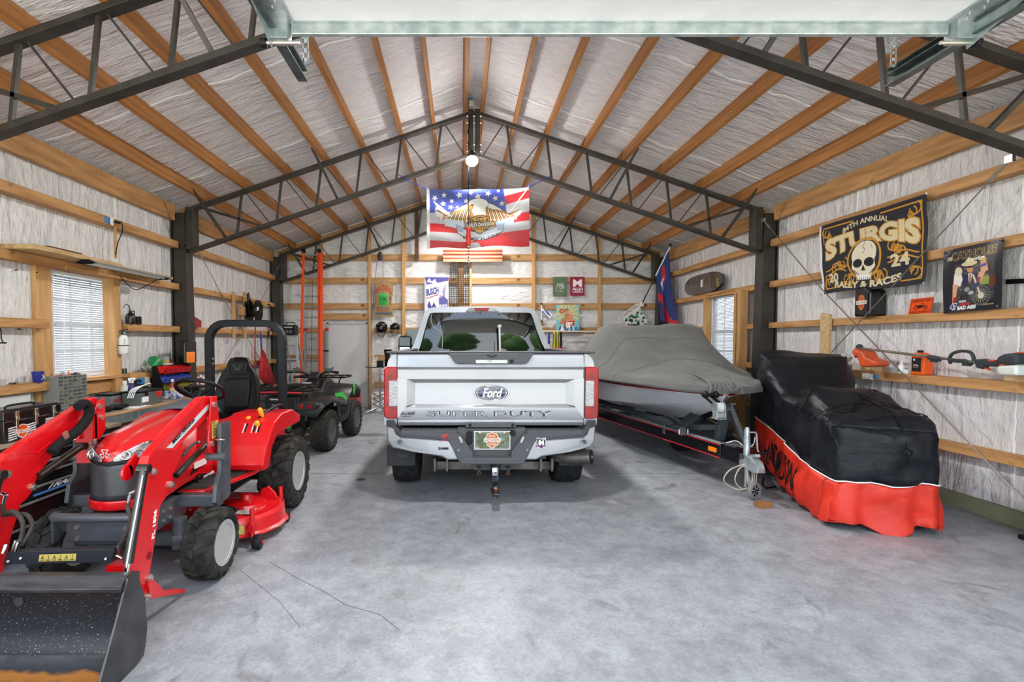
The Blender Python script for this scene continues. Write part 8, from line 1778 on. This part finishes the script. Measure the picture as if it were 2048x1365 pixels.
y = PX(4, 760, -4.22).y; obj('clear_case', MB().box(-4.25, -4.19, y-.07, y+.01, G2+.001, G2+.06), mat('clear_case', '#DADDDC', .1, tr=.6), label='clear plastic case on the left girt at the picture edge', cat='case', bev=.003)
y = PX(2, 665, -4.25).y; m = MB(); m.tube([(-4.28, y, 1.72), (-4.25, y, 1.68), (-4.25, y, 1.60), (-4.25, y+.02, 1.57)], .005, 6, sub=3); m.bx((-4.25, y+.02, 1.56), (.02, .05, .015)); obj('wall_hook', m, BLACK, label='small black hook on the left wall below the girt, at the picture edge', cat='hook', sm=60)
for k, (px, py) in enumerate(((29, 541), (35, 659), (68, 546))): p = PX(px, py, -4.31); obj('nail', MB().cyl(p, p+V((.05, -.02, 0)), .005, n=6), BLACK, label=('black nail high on the left wall, left of the window', 'black nail low on the left wall, under the girt', 'black nail beside the upper corner of the left window')[k], cat='nail')
# extinguisher
p = PX(247, 688, -4.14); ex = thing('fire_extinguisher', V((-4.14, p.y, PX(247, 709, -4.14).z)), 'white fire extinguisher with black valve strapped to the window post', 'extinguisher'); z0_ = WL[ex.name].z; hh = PX(247, 670, -4.14).z-z0_
obj('cylinder', MB().lathe([(.04, 0), (.052, .012), (.054, hh-.06), (.04, hh-.015), (.018, hh)], (-4.14, p.y, z0_), n=24), WHITE, ex, sm=50)
m = MB(); m.cyl((-4.14, p.y, z0_+hh), (-4.14, p.y, z0_+hh+.04), .018, n=12); m.bar((-4.16, p.y-.04, z0_+hh+.045), (-4.13, p.y+.07, z0_+hh+.07), .018, .010); m.bar((-4.15, p.y-.02, z0_+hh+.02), (-4.13, p.y+.08, z0_+hh+.03), .018, .010); obj('valve', m, BLACK, ex, bev=.003)
obj('pressure_gauge', MB().cyl((-4.12, p.y-.02, z0_+hh+.02), (-4.10, p.y-.03, z0_+hh+.02), .014, n=14), mat('gauge_teal', '#3FA9A0', .4), ex); obj('strap', MB().torus((-4.14, p.y, z0_+hh*.45), (0, 0, 1), .055, .005, n=28, m=6), BLACK, ex, sm=60)
A = Art(30, 50, '#F0F1F2'); A.text('FIRE', .1, .1, .9, .22, '#3A3A3A'); A.text('EXTINGUISHER', .05, .25, .95, .33, '#3A3A3A'); 
for k in range(5): A.rect(.1, .5+.07*k, .9, .53+.07*k, '#9A9A9A')
A.obj('instruction_label', lambda u, v: V((-4.14+.0555*cos(-.9+1.5*(1-u)-.4), p.y+.0555*sin(-1.5+1.6*u), z0_+hh*.42-.1*v+.10)), ex, attr_mat('glossy_print', .3))
# oiler on the girt
G4 = 1.75+.045; y = PX(261, 640, -4.2).y; ol = thing('oil_can', V((-4.2, y, G4)), 'dark old oil can with curved spout on the left girt', 'oil can')
obj('body', MB().lathe([(.055, 0), (.058, .01), (.058, .09), (.045, .12), (.02, .14), (.016, .17)], (-4.2, y, G4+.001), n=22), mat('oiler_dark', '#3B3A39', .3, m=.7), ol, sm=50)
obj('spout', MB().tube([(-4.2, y, G4+.16), (-4.2, y-.03, G4+.23), (-4.2, y-.09, G4+.24), (-4.2, y-.13, G4+.19)], [.010, .007, .005, .004], 8, sub=4), GALVD, ol, sm=60); obj('handle', MB().tube([(-4.2, y+.02, G4+.15), (-4.2, y+.07, G4+.17), (-4.2, y+.075, G4+.1), (-4.2, y+.05, G4+.04)], .006, 6, sub=3), BLACK, ol, sm=60)
obj('dark_tin', MB().cyl((-4.2, y+.14, G4+.001), (-4.2, y+.14, G4+.10), .045, n=20), BLACK, label='short dark tin on the left girt right of the oil can', cat='tin', sm=40)
# boards and shop light over the window
Bd = PALE
b0, b1 = PX(72, 519, -4.0), PX(248, 526, -3.95); gz = 2.385+.047
obj('loft_board', MB().box(-4.30, -3.93, PX(70, 520, -3.93).y, PX(246, 522, -3.93).y, gz, gz+.045), Bd, label='wide pale plank lying on the girt above the left window', cat='plank', bev=.004)
obj('dark_offcut', MB().box(-4.24, -4.0, PX(100, 510, -4.0).y, PX(165, 512, -4.0).y, gz+.047, gz+.075), DWOOD, label='dark weathered board lying on top of the pale plank', cat='board', bev=.004)
obj('loft_board_short', MB().box(-4.29, -4.0, PX(246, 540, -4.0).y+.05, PX(346, 545, -4.0).y, gz, gz+.035), Bd, label='narrow pale plank beyond the shop light, ending near the steel column', cat='plank', bev=.004)
h0, h1 = PX(180, 528, -3.88), PX(330, 556, -3.88); sl2 = thing('shop_light', h0.lerp(h1, .5), 'long hanging shop light with grey reflector under the pale planks', 'light')
m = MB(); zz = gz-.03
m.ext([(-4.02, zz), (-3.95, zz+.028), (-3.88, zz+.028), (-3.81, zz), (-3.815, zz-.004), (-3.88, zz+.022), (-3.95, zz+.022), (-4.015, zz-.004)], 'xz', h0.y, h1.y); obj('reflector', m, mat('reflector_grey', '#A8AAAC', .35, m=.3), sl2)
obj('end_cap', MB().ext([(-4.02, zz-.004), (-3.95, zz+.03), (-3.88, zz+.03), (-3.81, zz-.004), (-3.86, zz-.02), (-3.97, zz-.02)], 'xz', h0.y-.02, h0.y), BLACK, sl2); obj('end_cap', MB().ext([(-4.02, zz-.004), (-3.95, zz+.03), (-3.88, zz+.03), (-3.81, zz-.004), (-3.86, zz-.02), (-3.97, zz-.02)], 'xz', h1.y, h1.y+.02), BLACK, sl2)
for x in (-3.95, -3.88): obj('tube_lamp', MB().cyl((x, h0.y+.02, zz-.002), (x, h1.y-.02, zz-.002), .012, n=10), WHITE, sl2, sm=60)
m = MB(); m.tube([PX(240, 552, -4.0), PX(256, 570, -4.0), PX(272, 580, -4.0), PX(292, 572, -4.0), PX(313, 560, -3.95)], .005, 6, sub=4); obj('flex', m, BLACK, sl2, sm=60)
ou = thing('wall_outlet', PX(222, 443, -4.2), 'white outlet with blue box and black plug above the window planks', 'outlet'); p = PX(224, 443, -4.17)
obj('blue_box', MB().bx(p+V((-.04, -.06, 0)), (.06, .08, .07)), MATS['blue_plastic'], ou, bev=.004); obj('plate', MB().bx(p+V((0, .0, 0)), (.012, .05, .09)), WHITE, ou, bev=.003); obj('plug', MB().bx(p+V((.03, .05, -.0)), (.03, .08, .03)), BLACK, ou, bev=.005)
obj('cord', MB().tube([p+V((.03, .08, 0)), PX(243, 445, -4.15), PX(245, 462, -4.13), PX(236, 485, -4.13), PX(231, 510, -4.1)], .006, 6, sub=4), BLACK, ou, sm=60)
girt(wl, 'batten', WOODZ, (-4.19, PX(229, 480, -4.2).y, PX(229, 517, -4.2).z), (-4.19, PX(229, 480, -4.2).y, PX(229, 455, -4.2).z), .03, .02)
# ------------- items on bench and the short girt shelf right of the window
def bt_(px, X): return PX(px, 760, X).y
Xs = -4.2
y = bt_(306, Xs); fu = thing('green_funnel', V((Xs, y, G2)), 'green plastic funnel lying on the left girt shelf', 'funnel')
c = V((Xs, y+.03, G2+.10)); a_ = V((-.1, .75, .45)).normalized()
obj('cone', MB().lathe([(.012, -.16), (.015, -.13), (.09, .02), (.095, .05), (.088, .05), (.01, -.12)], c, a_, n=24), mat('funnel_green', '#15854A', .4), fu, sm=50)
m = MB(); m.sph((Xs, y-.15, G2+.045), .085, .6, 1.1, .55, 18, 12); m.xf(lambda p: p+V((sin(p.y*80)*.01, sin(p.z*90+p.x*40)*.012, sin(p.y*60+p.x*70)*.014))); obj('plastic_bag', m, mat('bag_plastic', '#C9CFC4', .15, tr=.45, ns=20, col2='#8D9A7E'), label='crumpled clear plastic bag on the girt left of the green funnel', cat='bag', sm=40)
obj('jar', MB().cyl((Xs, bt_(249, Xs), G2+.001), (Xs, bt_(249, Xs), G2+.07), .03, n=16), mat('jar_dark', '#3E4438', .2, coat=.5), label='small dark jar on the girt next to the window post', cat='jar')
tapes = [(-.0, 0, .085, .05, '#1D1D1F', 'black'), (.0, .05, .08, .045, '#DAD8D2', 'white'), (.0, .095, .05, .045, '#C2AA6A', 'tan'), (.0, .14, .05, .045, '#A7A9AB', 'silver'), (.13, 0, .045, .045, '#5D3A34', 'maroon'), (.13, .045, .045, .05, '#A9ABAD', 'grey'), (.13, .095, .045, .045, '#6B3C34', 'brown')]
yt = bt_(332, Xs)
for dy, dz_, r_, h, c_, nm in tapes:
    obj('tape_roll', MB().lathe([(r_*.6, 0), (r_, .0), (r_, h), (r_*.6, h), (r_*.6, 0)], (Xs+.0, yt+dy, G2+dz_+.001), n=26), mat('tape_'+nm, c_, .4), label=nm+' tape roll in the stacks of tape at the right end of the girt shelf', cat='tape', group='tape rolls on the girt shelf', sm=40)
# bin rack with tipping trays
rk = thing('bin_rack', V((-4.0, PX(352, 770, -4.0).y, BZ)), 'black rack of red, blue and yellow tip-out bins on the bench', 'bin rack'); ry0, ry1 = PX(331, 770, -3.95).y, PX(385, 770, -3.95).y
obj('rack_frame', MB().box(-4.12, -4.10, ry0, ry1, BZ, BZ+.40), BLACK, rk)
for y in (ry0, ry1): obj('rack_side', MB().ext([(-4.12, BZ), (-3.95, BZ), (-4.06, BZ+.40), (-4.12, BZ+.40)], 'xz', y-.006, y+.006), BLACK, rk)
for r2, (z, c_, nm) in enumerate(((.29, '#E02020', 'red'), (.165, '#4C5FC8', 'blue'), (.04, '#B9A64C', 'yellow'))):
    nb = 5; bmv = mat('bin_'+nm, c_, .35)
    for k in range(nb):
        y0_ = ry0+.01+(ry1-ry0-.02)*k/nb; y1_ = ry0+.01+(ry1-ry0-.02)*(k+1)/nb-.008
        m = MB(); m.ext([(-4.09, z+BZ), (-3.98, z+BZ), (-3.94, z+BZ+.07), (-3.95, z+BZ+.07), (-3.985, z+BZ+.01), (-4.08, z+BZ+.01), (-4.08, z+BZ+.10), (-4.09, z+BZ+.10)], 'xz', y0_, y1_)
        for q_ in (y0_, y1_-.004): m.ext([(-4.09, z+BZ), (-3.98, z+BZ), (-3.94, z+BZ+.07), (-4.09, z+BZ+.10)], 'xz', q_, q_+.004)
        obj('bin', m, bmv, rk)
# work light with amber lens
y = PX(391, 700, -4.0).y; wl_ = thing('signal_lamp', V((-4.02, y, G2)), 'black housing with an amber lens clamped at the foot of the steel column', 'lamp')
a0, a1 = PX(374, 690, -4.0), PX(404, 735, -4.0); obj('housing', MB().box(-4.05, -3.93, 7.16, 7.47, 1.25, a0.z+.05), BLACKG, wl_, bev=.02)
obj('amber_lens', MB().box(-3.935, -3.92, 7.18, 7.40, 1.26, 1.42), MATS['amber_lens'], wl_, bev=.008); obj('bracket', MB().box(-4.10, -4.04, 7.43, 7.47, BZ, 1.3), BLACK, wl_)
# bench things : X, px, height, builder
def bottle(X, px, r_, h, c_, nm, lb, cat, trig=None, lab=None):
    y = PX(px, 780, X).y; t_ = thing(nm, V((X, y, BZ)), lb, cat)
    obj('body', MB().lathe([(r_*.9, 0), (r_, .01), (r_, h*.62), (r_*.45, h*.8), (r_*.42, h*.86)], (X, y, BZ+.002), n=20), mat('body_'+nm, c_, .35), t_, sm=50)
    obj('cap', MB().lathe([(r_*.5, 0), (r_*.5, h*.14), (r_*.3, h*.15)], (X, y, BZ+h*.86), n=14), WHITE, t_, sm=50)
    if trig: m = MB(); m.bx((X+.01, y-.015, BZ+h*1.03), (.03, .10, .035)); m.bx((X+.01, y-.06, BZ+h*.96), (.012, .02, .05)); obj('trigger', m, trig, t_, bev=.006)
    if lab: obj('label', MB().cyl((X, y, BZ+h*.12), (X, y, BZ+h*.5), r_*1.02, n=20), mat('label_'+nm, lab, .4, ns=40, col2='#E8E8E8'), t_, sm=40)
    return t_
bottle(-3.95, 264, .042, .27, '#23206E', 'spray_bottle', 'purple spray bottle with white trigger head on the bench', 'bottle', trig=WHITE, lab='#3A3588')
bottle(-4.08, 250, .05, .25, '#E4E4E2', 'white_jug', 'white jug with red label on the bench beside the window post', 'jug', lab='#C6303A')
bottle(-3.80, 402, .035, .24, '#C22A33', 'spray_can', 'red and white spray can on the bench in front of the bin rack', 'can', lab='#B8222C')
bottle(-3.88, 345, .035, .22, '#B53A2C', 'red_bottle', 'red and yellow bottle on the bench before the blue bins', 'bottle', lab='#D8B040')
bottle(-3.78, 271, .03, .15, '#2E3F9A', 'blue_bottle', 'short blue bottle on the bench left of the battery case', 'bottle', lab='#4A5AB8')
def boxon(X0, X1, p0, p1, h, m_, nm, lb, cat, bev=.01):
    y0_, y1_ = PX(p0, 800, X1).y, PX(p1, 800, X1).y; t_ = thing(nm, V(((X0+X1)/2, (y0_+y1_)/2, BZ)), lb, cat); obj('body', MB().box(X0, X1, y0_, y1_, BZ+.002, BZ+h), m_, t_, bev=bev); return t_, y0_, y1_
t_, y0_, y1_ = boxon(-4.0, -3.82, 224, 252, .13, mat('battery_grey', '#6E7674', .45), 'car_battery', 'grey car battery with red lettering on the bench left of the bottles', 'battery')
obj('battery_top', MB().box(-4.0, -3.82, y0_-.004, y1_+.004, BZ+.13, BZ+.155), BLACK, t_, bev=.006); text('EVERSTART', (-3.818, y0_+.02, BZ+.06), (0, (y1_-y0_)*.8, 0), (0, 0, .03), mat('print_red', '#C23020', .4), t_, bold=.04)
t_, y0_, y1_ = boxon(-3.80, -3.60, 279, 326, .15, mat('case_grey', '#59605D', .4, coat=.2), 'battery_case', 'grey battery case with white handle cables and red label on the bench', 'battery case')
obj('lid', MB().box(-3.81, -3.59, y0_-.005, y1_+.005, BZ+.15, BZ+.17), BLACK, t_, bev=.006); obj('clasp', MB().box(-3.598, -3.588, y0_+.10, y0_+.14, BZ+.11, BZ+.16), BLACK, t_); obj('white_label', MB().box(-3.6, -3.597, y0_+.04, y0_+.16, BZ+.04, BZ+.10), WHITE, t_); obj('red_label', MB().box(-3.6, -3.597, y1_-.14, y1_-.02, BZ+.08, BZ+.14), MATS['print_red'], t_)
m = MB(); 
for k in range(4): m.tube([(-3.7+.02*k, y0_-.05, BZ+.10), (-3.7+.02*k, y0_+.02, BZ+.19), (-3.68+.02*k, (y0_+y1_)/2, BZ+.22+.008*k), (-3.7, y1_-.08, BZ+.185)], .005, 6, sub=4)
obj('cables', m, WHITE, t_, sm=60)
m = MB(); y0_, y1_ = PX(212, 810, -3.62).y, PX(268, 810, -3.6).y; m.loft([[(-3.70+.10*cos(a)*w_, y, BZ+.03+.035*max(-.8, sin(a))*w_) for a in [2*pi*k/16 for k in range(16)]] for y, w_ in [(y0_+(y1_-y0_)*k/14, .75+.35*sin(k*.9)*(.5 if 0 < k < 14 else 0)-(.5 if k in (0, 14) else 0)) for k in range(15)]]); m.xf(lambda p: p+V((sin(p.y*45)*.012, 0, sin(p.y*60+p.x*40)*.007))); obj('black_pouch', m, mat('pouch_black', '#121214', .7, bump=.4, bs=30), label='slumped black cloth pouch at the near edge of the bench', cat='pouch', sm=60)
m = MB(); y = PX(345, 790, -3.68).y; m.loft([[(-3.75, y-.09, BZ+z), (-3.60, y-.09, BZ+z), (-3.60, y+.12, BZ+z*1.0), (-3.75, y+.12, BZ+z)] for z in (.002, .10)]); m.xf(lambda p: p+V((0, sin(p.x*60)*.01, (p.z > BZ+.05)*.02*sin(p.y*50)))); t_ = obj('wipes_pack', m, mat('pack_blue', '#2C4E9E', .4, ns=18, col2='#E4E8F0'), label='blue and white pack on the bench right of the battery case', cat='pack', bev=.01)
obj('white_paper', MB().box(-3.72, -3.53, PX(268, 830, -3.55).y, PX(300, 820, -3.55).y, BZ+.001, BZ+.006), WHITE, label='sheet of white paper lying on the bench before the battery case', cat='paper')
t_, y0_, y1_ = boxon(-3.85, -3.62, 400, 424, .10, BLACK, 'grinder_case', 'low dark power tool lying on the bench behind the steering wheel', 'power tool')
obj('tool_handle', MB().cyl((-3.6, y0_-.02, BZ+.06), (-3.6, y0_+.18, BZ+.06), .025, n=12), GALVD, t_)
p = PX(300, 763, -4.1); pc_ = thing('wall_box', V((-4.15, p.y, BZ+.1)), 'beige junction box with blue part under the girt shelf', 'junction box'); obj('cover', MB().box(-4.2, -4.16, p.y, p.y+.10, p.z-.04, p.z+.05), MATS['beige_plastic'], pc_, bev=.004); obj('blue_part', MB().box(-4.22, -4.17, p.y-.09, p.y-.0, p.z-.03, p.z+.05), MATS['blue_plastic'], pc_, bev=.004); obj('wire', MB().tube([(-4.17, p.y-.2, p.z), (-4.15, p.y-.15, p.z+.03), (-4.17, p.y-.08, p.z)], .01, 6, sub=3), BLACK, pc_)
obj('back_board', MB().box(-4.30, -4.27, 5.9, 7.3, BZ, BZ+.22), mat('dull_board', '#77787A', .6), label='grey backboard standing along the bench against the left wall', cat='board')
# red toolbox on the girt behind the column
y = PX(400, 650, -4.2).y; rt = thing('red_tin_box', V((-4.2, y, G4)), 'small red peaked metal box on the girt right of the steel column', 'box'); ya, yb_ = PX(389, 650, -4.12).y, PX(403, 650, -4.12).y
obj('box_body', MB().ext([(-4.28, G4+.001), (-4.12, G4+.001), (-4.12, G4+.10), (-4.2, G4+.16), (-4.28, G4+.10)], 'xz', ya, yb_), mat('tin_red', '#9E2A28', .45), rt, bev=.004); obj('lid_edge', MB().box(-4.285, -4.115, ya-.003, yb_+.003, G4+.095, G4+.105), MATS['tin_red'], rt)
# orange clamp on the column
c = P(381, 690, 7.46); cl = thing('spring_clamp', c, 'small black and orange spring clamp hanging on the left middle steel column', 'clamp')
for s in (-1, 1): obj('clamp_jaw', MB().tube([c+V((-.09, 0, .03)), c+V((0, 0, s*.012)), c+V((.03, 0, s*.03)), c+V((.05+.0*s, 0, s*.05))], .010, 8, sub=3), BLACK if s < 0 else mat('clamp_orange', '#E8601E', .45), cl, sm=60)
obj('clamp_tip', MB().sph(c+V((.05, 0, -.04)), .014), MATS['clamp_orange'], cl, sm=60)
# column bolts, hose reel and its boards
for px in (467, 489): 
    y = PX(px, 620, -4.17).y; obj('upright_board', MB().box(-4.18, -4.155, y-.05, y+.05, PX(px, 678, -4.17).z, PX(px, 584, -4.17).z), WOODZ, label='upright pine board on the left wall, %s the hose reel' % ('left of' if px == 467 else 'directly behind'), cat='board', bev=.003)
c = PX(509, 622, -4.0); hr_ = thing('hose_reel', c, 'round black hose reel on the left wall with red hose hanging down', 'hose reel')
m = MB(); m.cyl(c+V((-.10, 0, 0)), c+V((-.08, 0, 0)), .21, n=36); m.cyl(c+V((.06, 0, 0)), c+V((.08, 0, 0)), .21, n=36); m.cyl(c+V((-.09, 0, 0)), c+V((.07, 0, 0)), .12, n=24); obj('drum', m, BLACK, hr_, sm=40, bev=.004)
for r_ in (.20, .15, .10): obj('pressed_ring', MB().torus(c+V((.08, 0, 0)), (1, 0, 0), r_, .007, n=36, m=6), BLACKG, hr_, sm=60)
obj('reel_label', MB().bx(c+V((.086, -.05, .03)), (.004, .10, .07)), WHITE, hr_); obj('hub', MB().cyl(c+V((.08, 0, 0)), c+V((.11, 0, 0)), .04, n=16), BLACKG, hr_)
m = MB(); m.ext([(c.y-.28, c.z+.30), (c.y-.20, c.z+.34), (c.y-.08, c.z+.1), (c.y-.18, c.z-.02), (c.y-.24, c.z+.12)], 'yz', c.x-.04, c.x-.01); obj('guide_arm', m, BLACKG, hr_, bev=.01); obj('mount', MB().box(c.x-.2, c.x-.09, c.y-.3, c.y+.02, c.z-.10, c.z+.06), WOOD, hr_)
obj('red_hose', MB().tube([c+V((.02, -.02, -.05)), c+V((.03, -.05, -.4)), c+V((.03, -.08, -.9)), c+V((.05, .0, -1.1))], .012, 8, sub=5), mat('hose_red', '#A5232A', .5), hr_, sm=60)
ob = PX(532, 609, -4.18); t_ = thing('wall_outlet', ob, 'yellowish outlet with black cord just right of the hose reel', 'outlet'); obj('plate', MB().bx(ob, (.05, .08, .10)), mat('outlet_yellow', '#C9B56A', .5), t_, bev=.004); obj('cord', MB().tube([ob+V((.03, 0, 0)), ob+V((.06, .08, -.02)), ob+V((.06, .2, -.2)), ob+V((.06, .22, -.6)), ob+V((.06, .2, -.75))], .010, 6, sub=5), BLACK, t_, sm=60)
p = PX(538, 660, -4.1); ga = thing('air_gun', p, 'air blow gun with red fitting hanging on the left wall right of the blue strap', 'air gun'); obj('fitting', MB().cyl(p+V((0, 0, .1)), p, .016, n=10), mat('fitting_red', '#C4402A', .5), ga); obj('nozzle', MB().tube([p, p+V((0, -.02, -.12)), p+V((0, -.08, -.2))], .012, 8, sub=2), BLACK, ga); obj('trigger', MB().bx(p+V((0, -.05, -.10)), (.02, .02, .10), (R(25), 0, 0)), BLACK, ga)
p = PX(521, 680, -4.12); rf = thing('red_flag', p, 'red cloth flag hanging from a blue strap on the left wall', 'flag')
obj('blue_strap', MB().bar(PX(521, 665, -4.12), PX(523, 700, -4.12), .012, .03, (1, 0, 0)), BLU, rf); f_ = [PX(*q_, -4.05) for q_ in ((523, 696), (530, 706), (553, 768), (536, 776), (518, 755))]
m = MB(); nn3 = len(f_); m.add(f_+[sum(f_, V())/5+V((.06, 0, 0))], [(i, (i+1) % nn3, nn3) for i in range(nn3)]); obj('red_cloth', m, mat('flag_red', '#B8202A', .75, bump=.4, bs=12), rf, solid=.01, sm=60)
gcv = PX(532, 775, -3.95); t_ = thing('baseball_cap', gcv, 'dark green cap lying on a stand behind the tractor seat', 'cap'); obj('crown', MB().sph(gcv, .12, 1, 1, .7), mat('cap_green', '#12231A', .8), t_, sm=60); obj('cap_patch', MB().bx(gcv+V((.08, -.09, .02)), (.05, .01, .03), (0, 0, .6)), WHITE, t_); obj('peak', MB().sph(gcv+V((.12, -.06, -.03)), .09, 1, .8, .15), MATS['cap_green'], t_, sm=60); obj('stand', MB().cyl((gcv.x, gcv.y, 0), (gcv.x, gcv.y, gcv.z-.07), .05, n=10), BLACK, t_)
p = PX(495, 742, -4.13); t_ = thing('mesh_basket', p, 'red wire basket hanging on the left wall behind the tractor seat', 'basket'); m = MB()
for k in range(9):
    m.bar(p+V((.0, -.22+.055*k, .14-.01*k)), p+V((0, -.20+.05*k, -.16)), .006, .006, (1, 0, 0))
for k in range(6): m.bar(p+V((0, -.22, .12-.05*k)), p+V((0, .22, .06-.045*k)), .006, .006, (1, 0, 0))
obj('wires', m, mat('wire_red', '#B02A30', .5), t_); obj('rim', MB().tube([p+V((0, -.24, .17)), p+V((.03, -.05, .15)), p+V((.02, .22, .06))], .025, 8, sub=3), MATS['wire_red'], t_, sm=60)
